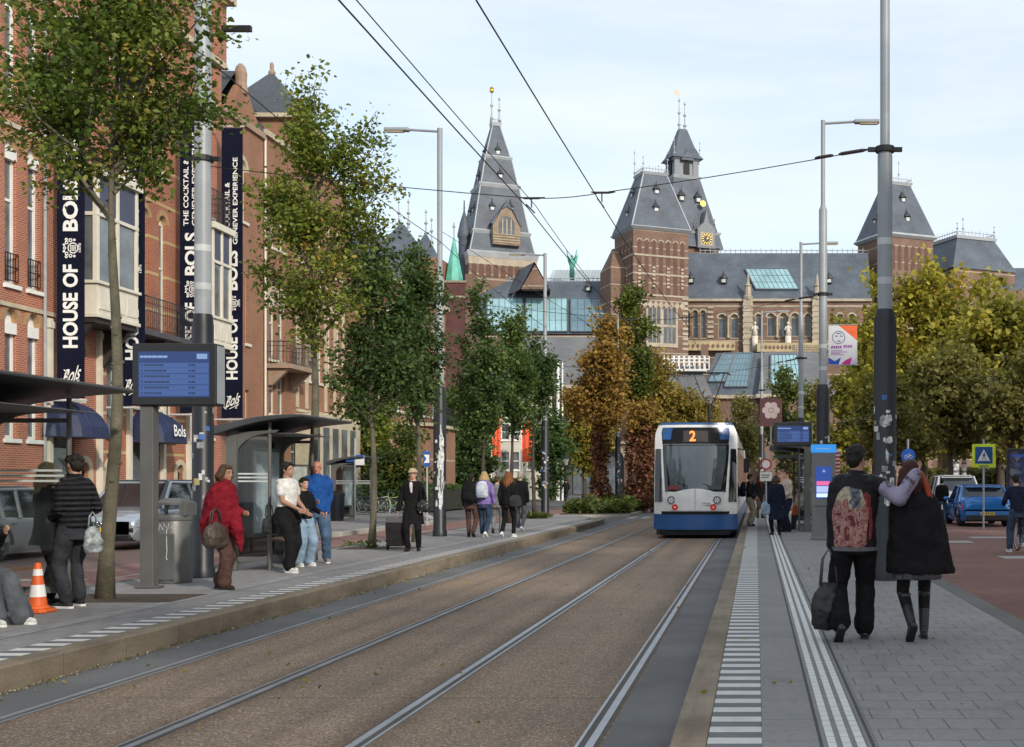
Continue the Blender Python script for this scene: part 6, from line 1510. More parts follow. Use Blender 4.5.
        g = MB(); q = [(heel-ud*.028*h-fd*.03*h), (toe-ud*.022*h+fd*.022*h)]
        sd = fd.cross(ud); pr = []
        for u, w_ in ((0, .030), (.12, .036), (.5, .038), (.8, .043), (1, .022)): c = q[0]*(1-u)+q[1]*u; pr.append((c, w_*h))
        vs = []
        for c, w_ in pr: vs += [c-sd*w_-ud*.014*h, c+sd*w_-ud*.014*h, c+sd*w_+ud*.012*h, c-sd*w_+ud*.012*h]
        fs = [(4*i+a, 4*i+(a+1) % 4, 4*i+4+(a+1) % 4, 4*i+4+a) for i in range(4) for a in range(4)]+[(0, 1, 2, 3), (19, 18, 17, 16)]
        g.add(vs, fs); g.build('sole', so.get('sole', blackp), sh)
    # ---- tops
    tp = top or dict(kind='jacket', m=cloth('jacket_black', (.015, .015, .017)))
    f = tp.get('fit', .022); kind = tp.get('kind', 'jacket')
    g = MB(); hem = tp.get('hem', -.02)*H; fl = tp.get('flare', 0)
    rows = []
    zb = hc.z+hem
    if hem < -.05*H:
        for u in (0, .5, .85): z = zb+(hc.z-zb)*u; rows.append((hc.x, hc.y+.0, z, .093*H*k+f+fl*(1-u), .070*H*k+f+fl*(1-u)*.85))
    else: rows.append((hc.x, hc.y, zb, .092*H*k+f, .068*H*k+f))
    for ff, rx, ry in ((.12, .09, .067), (.35, .084, .064), (.62, .098, .070), (.82, .100, .064), (.92, .086, .055), (.985, .058, .047), (1.06, .036, .040)):
        p = S(ff); rows.append((p.x, p.y, p.z, rx*H*k+f, ry*H*k+f))
    rows = [r for i, r in enumerate(rows) if i == 0 or r[2] > rows[i-1][2]+.01]
    if kind not in ('cape',): rings(g, rows, 20)
    if kind == 'cape':
        rings(g, tp['rows'], 24)
    g2 = MB() if tp.get('sleeve') else g
    for s in (1, -1):
        j = J[s]
        if kind == 'cape' and not tp.get('arms'): continue
        if kind == 'tee':
            e = j['sh']*.45+j['el']*.55; cap(g, j['sh']-Vector((s*.03, 0, .003)), .031*H+f*.7, e, .029*H+f*.7)
        else:
            wv = j['wr']-(j['wr']-j['el']).normalized()*.012
            cap(g, j['sh']-Vector((s*.035, 0, .004)), .031*H*k+f*.6, j['sh']+(j['el']-j['sh'])*.25, .029*H*k+f*.6)
            gs_ = g2 if s in tp.get('sleeve_sides', (1, -1)) else g; cap(gs_, j['sh']+(j['el']-j['sh'])*.15, .029*H*k+f*.5, j['el'], .025*H+f*.6); cap(gs_, j['el'], .025*H+f*.6, wv, .019*H+f*.5)
    if tp.get('collar'):
        p = S(1.02); rings(g, [(p.x, p.y, p.z-.02, .044*H+.01, .042*H+.01), (p.x+lean[0]*.1, p.y+lean[1]*.1-.005, p.z+.035*H, .042*H, .041*H)])
    if tp.get('hood'):
        p = S(.98); g.ell((p.x, p.y+.055*H, p.z+.005*H), (.07*H, .042*H, .05*H), 14, 8)
    if extra: extra(g, S, J, hcn, H)
    tops = remesh(g, tp.get('name', 'jacket'), tp['m'], t, voxel, tp.get('disp', .018), 2)
    if tp.get('sleeve'): remesh(g2, 'sleeves', tp['sleeve'], tops, voxel, .02, 2)
    if tp.get('waistband'):
        g = MB(); rings(g, [(hc.x, hc.y, zb-.02, .092*H*k+f-.002, .068*H*k+f-.002), (hc.x, hc.y, zb+.015, .092*H*k+f+.006, .068*H*k+f+.006)], 20); g.build('waistband', tp['waistband'], tops, smooth=True)
    if tp.get('scarf'):
        g = MB(); p = S(1.0); rings(g, [(p.x, p.y-.012, p.z-.05, .052*H, .052*H), (p.x, p.y-.012, p.z+.035, .050*H, .050*H)]); cap(g, (p.x-.02, p.y-.085*H-f*.6, p.z-.02), .035, (p.x-.01, p.y-.082*H-f, p.z-.20), .025); remesh(g, 'scarf', tp['scarf'], t, voxel, .012, 2)
    # ---- hair, hat
    if hair:
        g = MB(); hm = hair['m']; st = hair.get('style', 'short')
        def HE(c, r): g.ell((c[0]*H, c[1]*H, c[2]*H), (r[0]*H, r[1]*H, r[2]*H), 14, 9, M=MH)
        HE((0, .014, .026), (.046, .053, .046)); HE((0, .034, .0), (.042, .036, .045)); HE((0, .030, -.022), (.036, .028, .030))
        if st == 'short':
            for s in (-1, 1): HE((s*.034, .012, .012), (.014, .034, .03))
            HE((0, -.022, .050), (.036, .028, .018))
            for q in range(22):
                a_, b_ = random.uniform(-2.4, 2.4)+math.pi/2, random.uniform(.1, 1.3); HE((.043*math.cos(a_)*math.cos(b_), .012+.050*math.sin(a_)*math.cos(b_), .022+.047*math.sin(b_)), (.013, .013, .011))
        if st in ('long', 'bob'):
            L = hair.get('len', .17)*(1 if st == 'long' else .45)
            HE((0, -.012, .046), (.040, .034, .022))
            for x, y in ((-.036, .016), (-.02, .042), (0, .050), (.02, .042), (.036, .016), (-.041, -.004), (.041, -.004)):
                a = MH @ Vector((x*H, y*H, .01*H)); e = a+Vector((x*.35*H*hair.get('spread', 1), (.012+y*.4)*H, -L*H)); mid = (a+e)/2+Vector((x*.25*H, .008*H, 0))
                chain(g, [a, mid, e], [.022*H, .024*H, .010*H], 10)
        if st == 'bun': HE((0, .062, .03), (.024, .024, .024))
        ho = remesh(g, 'hair', hm, t, min(voxel, .010), .024, 2)
    if hat:
        g = MB(); g.ell((0, .006*H, .036*H), (.053*H, .062*H, .040*H), 16, 9, M=MH); g.ell((0, -.004*H, .024*H), (.066*H, .08*H, .008*H), 16, 7, M=MH); remesh(g, 'hat', hat, t, .009, 0, 3)
    return t, dict(J=J, S=S, hc=hc, head=hcn, MH=MH)
jean_b = cloth('jeans_blue', (.07, .12, .20), fine=.3); jean_l = cloth('jeans_light', (.22, .31, .42), fine=.3); jean_d = cloth('jeans_charcoal', (.035, .038, .045), fine=.3)
c_black = cloth('cloth_black', (.010, .010, .011)); c_char = cloth('cloth_charcoal', (.030, .031, .034)); c_navy = cloth('cloth_navy', (.012, .017, .035))
c_white = cloth('cloth_white', (.60, .59, .57)); c_beige = cloth('cloth_beige', (.42, .36, .27)); c_brown = cloth('cloth_brown', (.075, .042, .035))
c_red = cloth('shawl_red', (.155, .008, .016), var=.3); c_blue = cloth('jacket_blue', (.015, .07, .26)); c_purple = cloth('hoodie_purple', (.20, .14, .36)); c_grey = cloth('cloth_grey', (.16, .165, .17))
def hairm(name, c):
    m, nt, b = nodes_of(name); co = objco(nt); v = mapped(nt, co, (1, 1, .10))
    f_ = noise(nt, v, 95, 3, .7)
    nt.links.new(ramp(nt, f_, [(.3, tuple(x*.45 for x in c)), (.55, c), (.75, tuple(min(1, x*1.7) for x in c))]), b.inputs['Base Color']); b.inputs['Roughness'].default_value = .5; b.inputs['Specular IOR Level'].default_value = .25
    bump(nt, b, f_, 1.0, .012); MATS[name] = m
    return m
h_dark = hairm('hair_dark', (.016, .012, .010)); h_blonde = hairm('hair_blonde', (.42, .29, .13)); h_red = hairm('hair_auburn', (.20, .065, .022)); h_grey = hairm('hair_grey', (.35, .31, .26)); h_brown = hairm('hair_brown', (.07, .04, .022))
s_white = dict(m=cloth('trainer_white', (.55, .54, .52), .6), sole=white); s_brown = dict(m=cloth('shoe_brown', (.05, .025, .018), .5)); s_black = dict(m=cloth('shoe_black', (.012, .012, .013), .4), sole=blackp)
puffer = None
def m_puffer():
    m, nt, b = nodes_of('puffer_black'); co = objco(nt)
    s = N(nt, 'ShaderNodeSeparateXYZ'); nt.links.new(co, s.inputs[0])
    pp = N(nt, 'ShaderNodeMath', operation='PINGPONG'); pp.inputs[1].default_value = .03; nt.links.new(s.outputs[2], pp.inputs[0])
    sq = N(nt, 'ShaderNodeMath', operation='POWER'); sq.inputs[1].default_value = .5
    dv = N(nt, 'ShaderNodeMath', operation='DIVIDE'); dv.inputs[1].default_value = .03; nt.links.new(pp.outputs[0], dv.inputs[0]); nt.links.new(dv.outputs[0], sq.inputs[0])
    b.inputs['Base Color'].default_value = (.014, .014, .017, 1); b.inputs['Roughness'].default_value = .6; b.inputs['Specular IOR Level'].default_value = .25
    bump(nt, b, sq.outputs[0], 1.0, .035)
    return m
puffer = m_puffer()
def at_person(px, py, z=PZ): return gnd(px, py, z)

# seated woman on the bench of the near shelter
def bag(name, label, loc, w, d, h, m, strap=None, rotz=0, cat='bag', sag_=.12, handles=0):
    t = thing(name, label, cat, loc, R(rotz))
    mb = MB(); n = 14
    rings(mb, [(0, 0, 0, w*.40, d*.38), (.01, 0, h*.12, w*.5, d*.5), (.015, 0, h*.45, w*.5*(1+sag_*.3), d*.5*(1+sag_)), (-.005, 0, h*.78, w*.40, d*.34), (.0, 0, h*.95, w*.26, d*.14), (.0, 0, h, w*.20, d*.08)], n)
    remesh(mb, 'pouch', m, t, .011, .045, 2)
    if handles:
        mb = MB()
        for s in (-1, 1): mb.tube([(-w*.22, s*d*.12, h*.93), (-w*.16, s*d*.08, h+handles*.7), (0, 0, h+handles), (w*.16, s*d*.08, h+handles*.7), (w*.22, s*d*.12, h*.93)], .009, 6)
        mb.build('strap', strap or m, t, smooth='all')
    return t
person('seated person in flared grey jeans and white shoes, cut by the left edge', (-7.93, 12.1, PZ), 72, 1.68, feet=[(.10, -.56, 0, 0), (-.13, -.48, 0, 0)], hands=[(.10, -.34, .92), (-.08, -.30, .80)], hipz=.56, lean=(0, -.02), head=(18, 0, 0), hair=dict(m=h_dark, style='long'), top=dict(m=c_black), bottom=dict(m=cloth('jeans_flared_grey', (.085, .092, .105), fine=.3), wide=.055, fit=.014, crop=.02), shoes=s_white, knees=[(0, -1, .6), (0, -1, .6)], voxel=.011)
bag('shoulder_bag', 'black bag on the lap of the seated person at the left edge', (-7.66, 11.9, PZ+.58), .32, .2, .30, c_black, rotz=80)
t = thing('mobile_phone', 'dark phone held up by the seated person at the left edge', 'phone', (-7.60, 12.02, PZ+.98)); MB().cbox((0, 0, 0), (.012, .075, .15)).build('case', blackp, t, bevel=.004); MB().cbox((-.007, 0, 0), (.002, .066, .135)).build('screen', emit('phone_screen', (.3, .4, .5), .4), t)
# blonde woman behind the glass
person('woman with long blonde hair and black coat behind the shelter glass', (-8.25, 13.95, PZ), -35+180, 1.66, hands=[(.20, -.12, .80), (-.22, -.05, .82)], top=dict(m=c_black, hem=-.10, flare=.06, name='coat'), bottom=dict(m=c_black), hair=dict(m=h_blonde, style='long', len=.17), shoes=s_black)
# man in quilted jacket
x, y, z = at_person(75, 607)
person('man in a black quilted jacket and charcoal jeans beside the cone', (x, y, z), 245, 1.74, feet=[(.13, .05, 0, 0), (-.12, -.08, 0, 0)], hands=[(.12, -.24, 1.02), (-.18, -.18, 1.0)], top=dict(m=puffer, fit=.034, hem=.0, collar=True, disp=.02), bottom=dict(m=jean_d, fit=.022, disp=.03), hair=dict(m=h_dark, style='short'), shoes=dict(m=c_char, sole=white), skin=skin_m, voxel=.010)
t = bag('tote_bag', 'white printed plastic bag hanging at the quilted jacket man’s hip', (x+.21, y-.02, z+.62), .20, .10, .30, mat('bag_print', (.22, .25, .26), .5, 0, .65, 14), rotz=40, handles=.16)
# person in red shawl
x, y, z = at_person(221, 589)
person('person wrapped in a dark red shawl with brown trousers, facing the tracks', (x, y, z), 75, 1.66, feet=[(.09, .10, 0, 0), (-.09, -.12, 0, 0)], hands=[(.10, -.26, 1.02), (-.16, -.10, .66)], lean=(0, -.05), head=(8, 0, 0), build=1.08,
       top=dict(kind='cape', name='shawl', m=c_red, disp=.05, arms=True, fit=.03, rows=[(.02, .10, .60, .16, .12), (.01, .06, .70, .20, .20), (0, .03, .90, .225, .225), (0, .0, 1.10, .235, .21), (0, -.02, 1.25, .225, .17), (0, -.03, 1.36, .175, .125), (0, -.05, 1.43, .09, .085), (0, -.055, 1.47, .06, .065)]), bottom=dict(m=c_brown, fit=.03, disp=.03, wide=.01), hair=dict(m=h_brown, style='bob'), shoes=s_brown, skin=skin_m, voxel=.010,
       extra=lambda g, S, J, hd, H: (chain(g, [(.02, -.16, 1.0), (.0, -.25, .78), (.02, -.30, .50)], [.10, .085, .012]), chain(g, [(-.12, .12, .9), (-.13, .17, .62)], [.10, .02])))
bag('handbag', 'brown handbag carried low by the person in the red shawl', (x+.06, y-.30, z+.56), .42, .2, .34, mat('bag_brown', (.045, .030, .022), .55, 0, .3, 6, 20, .4), rotz=75, handles=.18)
# white T-shirt
x, y, z = at_person(287, 572)
person('person in a white T-shirt and black trousers with a jacket round the waist', (x, y, z), 70, 1.74, feet=[(.11, .08, 0, 0), (-.11, -.14, 0, 0)], hands=[(.06, -.30, .98), (-.10, -.30, 1.0)], top=dict(kind='tee', name='shirt', m=c_white, hem=.02, fit=.022), bottom=dict(m=c_black, fit=.022, wide=.02), hair=dict(m=h_dark, style='short'), shoes=s_white, skin=skin_m, voxel=.010, build=1.06)
t = thing('tied_jacket', 'black jacket tied around the waist of the white T-shirt wearer', 'jacket', (x, y, z), R(70)); mb = MB(); rings(mb, [(0, .03, .62, .19, .19), (0, .02, .78, .22, .20), (0, .0, .95, .21, .17), (0, 0, 1.04, .185, .14)]); cap(mb, (.05, -.17, 1.0), .06, (.05, -.20, .80), .035); remesh(mb, 'jacket_body', c_black, t, .012, .035, 2)
bag('shoulder_bag', 'black bag hanging behind the white T-shirt wearer', (x-.27, y-.03, z+.60), .30, .16, .30, c_char, rotz=70, handles=.2)
x, y, z = at_person(298, 567)
person('half hidden person in pale blue jeans between the T-shirt and blue jacket', (x, y+.25, z), 60, 1.50, hands=[(.18, -.2, .9), (-.14, -.25, .9)], top=dict(m=c_black), bottom=dict(m=jean_l, fit=.03, wide=.02), hair=dict(m=h_dark, style='short'), shoes=s_white)
x, y, z = at_person(317, 563)
person('bald man in a bright blue jacket and jeans looking at his phone', (x, y, z), 22, 1.80, feet=[(.16, .06, 0, 0), (-.17, -.02, 0, 0)], hands=[(.16, -.10, .90), (-.02, -.34, 1.10)], head=(6, 0, -10), top=dict(m=c_blue, fit=.045, hem=-.02, collar=True, disp=.035), bottom=dict(m=jean_b, fit=.028, disp=.03), skin=mat('skin_ruddy', (.46, .20, .14), .5, 0, .1, 8), shoes=dict(m=c_grey, sole=white), build=1.1, voxel=.010)
t = thing('mobile_phone', 'dark phone in the hand of the man in the blue jacket', 'phone', (x+.02, y-.42, z+1.16), R(15)); MB().cbox((0, 0, 0), (.075, .012, .15)).build('case', blackp, t, bevel=.004); MB().cbox((0, .008, 0), (.066, .003, .13)).build('screen', MATS['phone_screen'], t)
# woman with shopping trolley
x, y, z = at_person(413, 551)
person('woman in a black coat and pale scarf pulling a shopping trolley', (x, y, z), 8, 1.70, feet=[(.11, .02, 0, 0), (-.10, -.04, 0, 0)], hands=[(.20, -.14, .88), (-.30, .02, .84)], top=dict(m=c_black, hem=-.19, flare=.05, fit=.035, name='coat', scarf=cloth('scarf_pale', (.55, .48, .50))), bottom=dict(m=c_black, fit=.012), hair=dict(m=h_blonde, style='short'), hat=cloth('hat_straw', (.42, .33, .22)), shoes=s_black, voxel=.011)
bag('handbag', 'black leather handbag at the left side of the woman in the coat', (x+.24, y-.12, z+.80), .30, .16, .26, mat('leather_black', (.012, .012, .012), .35, 0, .2, 5), handles=.3)
t = thing('shopping_trolley', 'black two-wheeled shopping trolley beside the woman in the coat', 'trolley', (x-.36, y+.05, z))
mb = MB(); mb.loft([[(-.17, -.12, .1), (.17, -.12, .1), (.17, .12, .1), (-.17, .12, .1)], [(-.19, -.15, .5), (.19, -.15, .5), (.19, .15, .5), (-.19, .15, .5)], [(-.18, -.13, .68), (.18, -.13, .68), (.18, .13, .68), (-.18, .13, .68)]]); mb.build('bag_body', cloth('trolley_cloth', (.02, .018, .02)), t, bevel=.03)
mb = MB(); mb.loft([[(-.185, -.16, .58), (.185, -.16, .58), (.185, .14, .58), (-.185, .14, .58)], [(-.17, -.13, .72), (.17, -.13, .72), (.17, .13, .72), (-.17, .13, .72)]]); mb.build('flap', cloth('trolley_flap', (.10, .09, .10)), t, bevel=.03)
mb = MB()
for s in (-.2, .2): mb.tube([(s, .16, .08), (s, .16, .75), (s*.8, .12, .88)], .011, 6)
mb.tube([(-.16, .12, .88), (.16, .12, .88)], .014, 6); mb.build('frame', steel, t, smooth='all')
for s in (-.22, .22): mb = MB(); mb.torus((s, .16, .09), .072, .017, 'x', 18, 6); mb.disc((s, .16, .09), .06, 'x', 14, .012); mb.build('wheel', rubber, t, smooth='all')
# the group of walkers, seen from behind
GW = 'group of walkers seen from behind'
def walker(px, py, label, H, rot=180, step=.16, **kw):
    x, y, z = at_person(px, py); 
    return x, y, z, person(label, (x, y, z), rot, H, feet=[(.08, -step, 0, .05), (-.08, step*1.1, .05, .55)] if step > 0 else [(.08, -step*1.1, .05, .55), (-.08, step, 0, .05)], group=GW, voxel=.013, **kw)
def backpack(label, x, y, z, rot, m, w=.32, h=.44, d=.18, zz=1.0, m2=None):
    t = thing('backpack', label, 'backpack', (x, y, z+zz), R(rot)); mb = MB(); rings(mb, [(0, .24, 0, w*.42, d*.42), (0, .24, h*.1, w*.5, d*.5), (0, .24, h*.6, w*.5, d*.5), (0, .22, h*.9, w*.38, d*.36), (0, .21, h, w*.2, d*.2)], 16); remesh(mb, 'pack', m, t, .012, .01, 2)
    mb = MB(); rings(mb, [(0, .24+d*.42, .05, w*.34, d*.18), (0, .24+d*.44, h*.25, w*.36, d*.2), (0, .24+d*.40, h*.45, w*.3, d*.12)]); mb.build('pocket', m2 or m, t, smooth=True)
    mb = MB()
    for s in (-1, 1): mb.tube([(s*.11, .16, .05), (s*.14, .0, .08), (s*.13, -.13, .2), (s*.12, -.10, .38), (s*.09, .10, h*.95), (s*.07, .18, h*.9)], .017, 6)
    mb.build('strap', m2 or m, t, smooth='all')
    return t
x, y, z, _ = walker(471, 537, 'walker in dark clothes carrying a large black backpack, leftmost of the group', 1.64, step=.10, top=dict(m=c_char), bottom=dict(m=c_brown), hair=dict(m=h_dark, style='short'))
backpack('large black backpack on the leftmost walker', x, y, z, 180, c_black, .38, .55, .24, .92)
x, y, z, _ = walker(484, 537, 'blonde walker in a lilac hoodie with a pale backpack', 1.70, step=.16, hands=[(.26, .0, .84), (-.26, -.05, .86)], top=dict(m=c_purple, hood=True, fit=.04), bottom=dict(m=cloth('jeans_navy', (.03, .05, .095))), hair=dict(m=h_blonde, style='long', len=.13), shoes=s_white)
backpack('pale blue-white backpack on the blonde walker', x, y, z, 180, cloth('pack_pale', (.42, .46, .52)), .32, .42, .17, 1.02, cloth('pack_pale_pocket', (.36, .40, .47)))
x, y, z, _ = walker(497, 533, 'walker in grey trousers mostly hidden behind the lilac hoodie', 1.60, step=-.12, top=dict(m=c_grey), bottom=dict(m=c_grey), hair=dict(m=h_brown, style='short'))
x, y, z, _ = walker(508, 537, 'walker with long wavy auburn hair and a black bag on her hip', 1.70, rot=172, step=-.2, top=dict(m=c_black, fit=.03), bottom=dict(m=c_black, fit=.008), hair=dict(m=h_red, style='long', len=.24, spread=1.7), shoes=s_white)
bag('shoulder_bag', 'black bag on the hip of the walker with auburn hair', (x+.20, y-.1, z+.78), .34, .18, .32, c_char, rotz=20, handles=.35)
x, y, z, _ = walker(520, 531, 'walker in a black coat and grey trousers, rightmost of the group', 1.72, step=.14, top=dict(m=c_black, hem=-.08, fit=.035, name='coat'), bottom=dict(m=cloth('trousers_slate', (.09, .10, .12))), hair=dict(m=h_grey, style='short'), shoes=s_white)
# right-hand stop: people waiting by the far shelter
x, y, z = at_person(750, 526)
person('person in beige trousers with a dark backpack beside the tram door', (x, y, z), 100, 1.70, hands=[(.2, -.2, .95), (-.2, -.1, .9)], top=dict(m=c_char), bottom=dict(m=c_beige, fit=.035, wide=.02), hair=dict(m=h_brown, style='short'), shoes=s_black, voxel=.014)
backpack('dark grey backpack of the person in beige trousers', x, y, z, 100, c_navy, .34, .48, .2, .95)
x, y, z = at_person(760, 518)
person('person with a dark red scarf standing behind the beige trousers', (x, y, z), 20, 1.70, top=dict(m=c_black, hem=-.12, name='coat', scarf=c_red), bottom=dict(m=c_brown), hair=dict(m=h_dark, style='bob'), voxel=.014)
x, y, z = at_person(776, 535)
person('woman in a long navy coat waiting with her back turned', (x, y, z), 195, 1.62, top=dict(m=c_navy, hem=-.26, flare=.03, fit=.035, name='coat'), bottom=dict(m=c_black), hair=dict(m=h_brown, style='bob'), shoes=s_black, voxel=.013)
bag('shopping_bag', 'pale blue bag held by the woman in the navy coat', (x-.28, y-.05, z+.55), .28, .14, .36, cloth('bag_pale_blue', (.25, .33, .42)), handles=.2)
x, y, z = at_person(787, 532)
person('person in a cream pullover and dark trousers facing the tracks', (x, y, z), -60, 1.76, hands=[(.12, -.25, 1.0), (-.14, -.22, 1.0)], top=dict(m=cloth('pullover_cream', (.50, .43, .36)), name='pullover', fit=.03), bottom=dict(m=c_navy, fit=.03, wide=.02), hair=dict(m=h_brown, style='short'), shoes=s_black, voxel=.013)
person('person in a white jacket bending forward on the shelter bench', (1.55, 36.2, PZ), -70, 1.66, feet=[(.1, -.48, 0, 0), (-.1, -.44, 0, 0)], hands=[(.12, -.5, .62), (-.12, -.5, .6)], hipz=.52, lean=(0, -.22), head=(25, 0, 0), top=dict(m=cloth('jacket_offwhite', (.48, .47, .44)), fit=.035), bottom=dict(m=c_char), hair=dict(m=h_brown, style='bob'), knees=[(0, -1, .6), (0, -1, .6)], voxel=.014)
bag('shopping_bag', 'small orange bag in front of the shelter bench', (1.15, 35.3, PZ+.45), .2, .12, .3, cloth('bag_orange', (.45, .10, .04)), handles=.15)
person('distant figure in black standing behind the red scarf', ((768-CX)*52/F, 52, PZ), 10, 1.72, top=dict(m=c_black, hem=-.1, name='coat'), bottom=dict(m=c_char), hair=dict(m=h_dark, style='short'), voxel=.016)
# ---- the couple
CYY = 10.8
sleeve_m, _nt, _b = nodes_of('sleeve_patterned')
_c = ramp(_nt, noise(_nt, objco(_nt), 9, 3), [(.30, (.012, .011, .014)), (.39, (.05, .045, .06)), (.44, (.21, .18, .27)), (.75, (.29, .26, .35))]); _nt.links.new(_c, _b.inputs['Base Color']); _b.inputs['Roughness'].default_value = .5
xm, xw = .885, 1.445
man, im = person('man in a black jacket with an embroidered back, arm round his companion', (xm, CYY, PZ), 180, 1.755, feet=[(.14, .22, .075, .75), (-.10, -.10, 0, 0)], hands=[(.205, -.03, .735), (-.54, .13, 1.50)], poles=[(.3, 1, 0), (-.2, .6, -1.0)], lean=(-.02, -.02), head=(2, 4, -38), hair=dict(m=h_dark, style='short'), skin=skin_m,
    top=dict(m=cloth('jacket_satin_black', (.014, .013, .016), .5), fit=.046, hem=-.045, collar=True, disp=.026, sleeve=sleeve_m, sleeve_sides=(-1,), waistband=mat('rib_grey', (.13, .13, .14), .8)), bottom=dict(m=c_black, fit=.026, wide=.018, disp=.03), shoes=dict(m=mat('leather_shoe', (.012, .012, .013), .25), sole=blackp), voxel=.0095, build=1.06)
# embroidered back patch lying on the jacket
def m_patch():
    m, nt, b = nodes_of('embroidery'); co = objco(nt)
    s = N(nt, 'ShaderNodeSeparateXYZ'); nt.links.new(co, s.inputs[0])
    d1 = N(nt, 'ShaderNodeTexNoise'); d1.inputs['Scale'].default_value = 10; d1.inputs['Detail'].default_value = 2.5; d1.inputs['Distortion'].default_value = 1.6; nt.links.new(co, d1.inputs['Vector'])
    redc = ramp(nt, d1.outputs['Fac'], [(.30, (.03, .008, .010)), (.40, (.16, .015, .025)), (.47, (.34, .20, .17)), (.53, (.20, .02, .03)), (.60, (.40, .27, .22)), (.68, (.17, .03, .04)), (.80, (.03, .015, .02))])
    top_ = ramp(nt, noise(nt, co, 26, 3), [(.35, (.24, .20, .13)), (.6, (.40, .35, .25)), (.75, (.5, .45, .35))])
    # dark stylised figure in the upper half
    ax_ = N(nt, 'ShaderNodeMath', operation='ABSOLUTE'); nt.links.new(s.outputs[0], ax_.inputs[0])
    nz = N(nt, 'ShaderNodeMath', operation='MULTIPLY_ADD'); nz.inputs[1].default_value = .10; nz.inputs[2].default_value = -.012; nt.links.new(noise(nt, co, 16, 2), nz.inputs[0])
    lt = N(nt, 'ShaderNodeMath', operation='LESS_THAN'); nt.links.new(ax_.outputs[0], lt.inputs[0]); nt.links.new(nz.outputs[0], lt.inputs[1])
    up = mixc(nt, lt.outputs[0], top_, ramp(nt, noise(nt, co, 30, 2), [(.4, (.02, .022, .035)), (.65, (.16, .18, .23))]))
    zz = N(nt, 'ShaderNodeMath', operation='MULTIPLY_ADD'); zz.inputs[1].default_value = .34; zz.inputs[2].default_value = 1.07; nt.links.new(noise(nt, co, 7, 1), zz.inputs[0])
    gt_ = N(nt, 'ShaderNodeMath', operation='GREATER_THAN'); nt.links.new(s.outputs[2], gt_.inputs[0]); nt.links.new(zz.outputs[0], gt_.inputs[1])
    nt.links.new(mixc(nt, gt_.outputs[0], redc, up), b.inputs['Base Color']); b.inputs['Roughness'].default_value = .7
    bump(nt, b, d1.outputs['Fac'], .5, .006)
    return m
jk = [c for c in man.children if c.name.startswith('jacket')][0]
from mathutils.bvhtree import BVHTree
def patch_on(o, outline, m, name, lift=.004, side=1, K=14):
    me = o.data; bv = BVHTree.FromPolygons([v.co for v in me.vertices], [tuple(p.vertices) for p in me.polygons])
    cx_ = sum(p[0] for p in outline)/len(outline); cz_ = sum(p[1] for p in outline)/len(outline); mb = MB(); n = len(outline)
    for k in range(K+1):
        for u0, z0 in outline:
            u, z = cx_+(u0-cx_)*max(.01, k/K), cz_+(z0-cz_)*max(.01, k/K)
            h_ = bv.ray_cast(Vector((u, side*1.0, z)), Vector((0, -side, 0)))[0]
            mb.v.append((u, (h_.y if h_ else 0)+side*lift, z))
    for k in range(K):
        for i in range(n): mb.f.append((k*n+i, k*n+(i+1) % n, (k+1)*n+(i+1) % n, (k+1)*n+i)); mb.m.append(0)
    return mb.build(name, m, o, smooth='all')
ol = [(.155*math.copysign(abs(math.cos(a))**.75, math.cos(a))*(1+.05*math.sin(a*7))+.045, 1.06+.315*math.copysign(abs(math.sin(a))**.85, math.sin(a))*(1+.03*math.cos(a*9))) for a in [i*2*math.pi/60 for i in range(60)]]
patch_on(jk, ol, m_patch(), 'back_patch')
patch_on(jk, [(-.115, .90), (-.125, 1.05), (-.09, 1.2), (-.07, 1.30), (-.09, 1.335), (-.135, 1.30), (-.15, 1.15), (-.155, 1.0), (-.14, .92)], MATS.setdefault('patch_red', mat('patch_red', (.17, .015, .022), .7, 0, .65, 30)), 'side_patch', .003)
slv = [c for c in jk.children if c.name.startswith('sleeves')]
# bag in his left hand
bag('carrier_bag', 'floppy black bag hanging from the left hand of the man', (xm-.235, CYY-.03, PZ+.10), .34, .22, .42, mat('bag_black', (.011, .011, .012), .5, 0, .3, 6, 25, .4), handles=.30, strap=mat('strap_grey', (.06, .06, .065), .5), rotz=12)
wom, iw = person('woman in a flared black cape and tall boots leaning on the man', (xw, CYY+.02, PZ), 183, 1.63, feet=[(.075, .20, .085, .85), (-.085, -.08, 0, 0)], hands=[(.05, -.16, 1.05), (-.05, -.16, 1.02)], poles=[(.1, .4, -1), (-.1, .4, -1)], lean=(.035, -.02), head=(0, 10, 12), hair=dict(m=hairm('hair_red_dark', (.05, .012, .009)), style='long', len=.14),
    top=dict(kind='cape', name='cape', m=cloth('wool_black', (.011, .010, .012)), disp=.035, rows=[(-.035, 0, .60, .31, .21), (-.035, 0, .64, .315, .22), (-.012, 0, .9, .275, .20), (.0, 0, 1.12, .25, .175), (.02, -.01, 1.26, .215, .14), (.03, -.02, 1.345, .145, .10), (.03, -.02, 1.40, .06, .06)]), bottom=dict(m=cloth('tights_black', (.012, .011, .012), .6), fit=.004, bunch=0, name='tights', disp=0), shoes=dict(m=mat('boot_leather', (.013, .013, .014), .35, 0, .3, 5, 30, .3), boot=.80), voxel=.0095, build=.92)
mb = MB(); rings(mb, [(-.0, .0, .545, .225, .165), (0, 0, .60, .23, .17), (0, 0, .80, .17, .13)], 22); remesh(mb, 'skirt', mat('sequin_skirt', (.075, .075, .085), .4, .3, .6, 45), wom, .011, .012, 1)
mb = MB(); a = Vector((-.045, -.03, 1.50)); chain(mb, [a, a+Vector((-.055, .05, -.13)), a+Vector((-.075, .09, -.24)), a+Vector((-.11, .11, -.35))], [.028, .03, .024, .008]); chain(mb, [a+Vector((.02, .03, 0)), a+Vector((-.03, .08, -.12)), a+Vector((-.05, .11, -.25))], [.028, .024, .008])
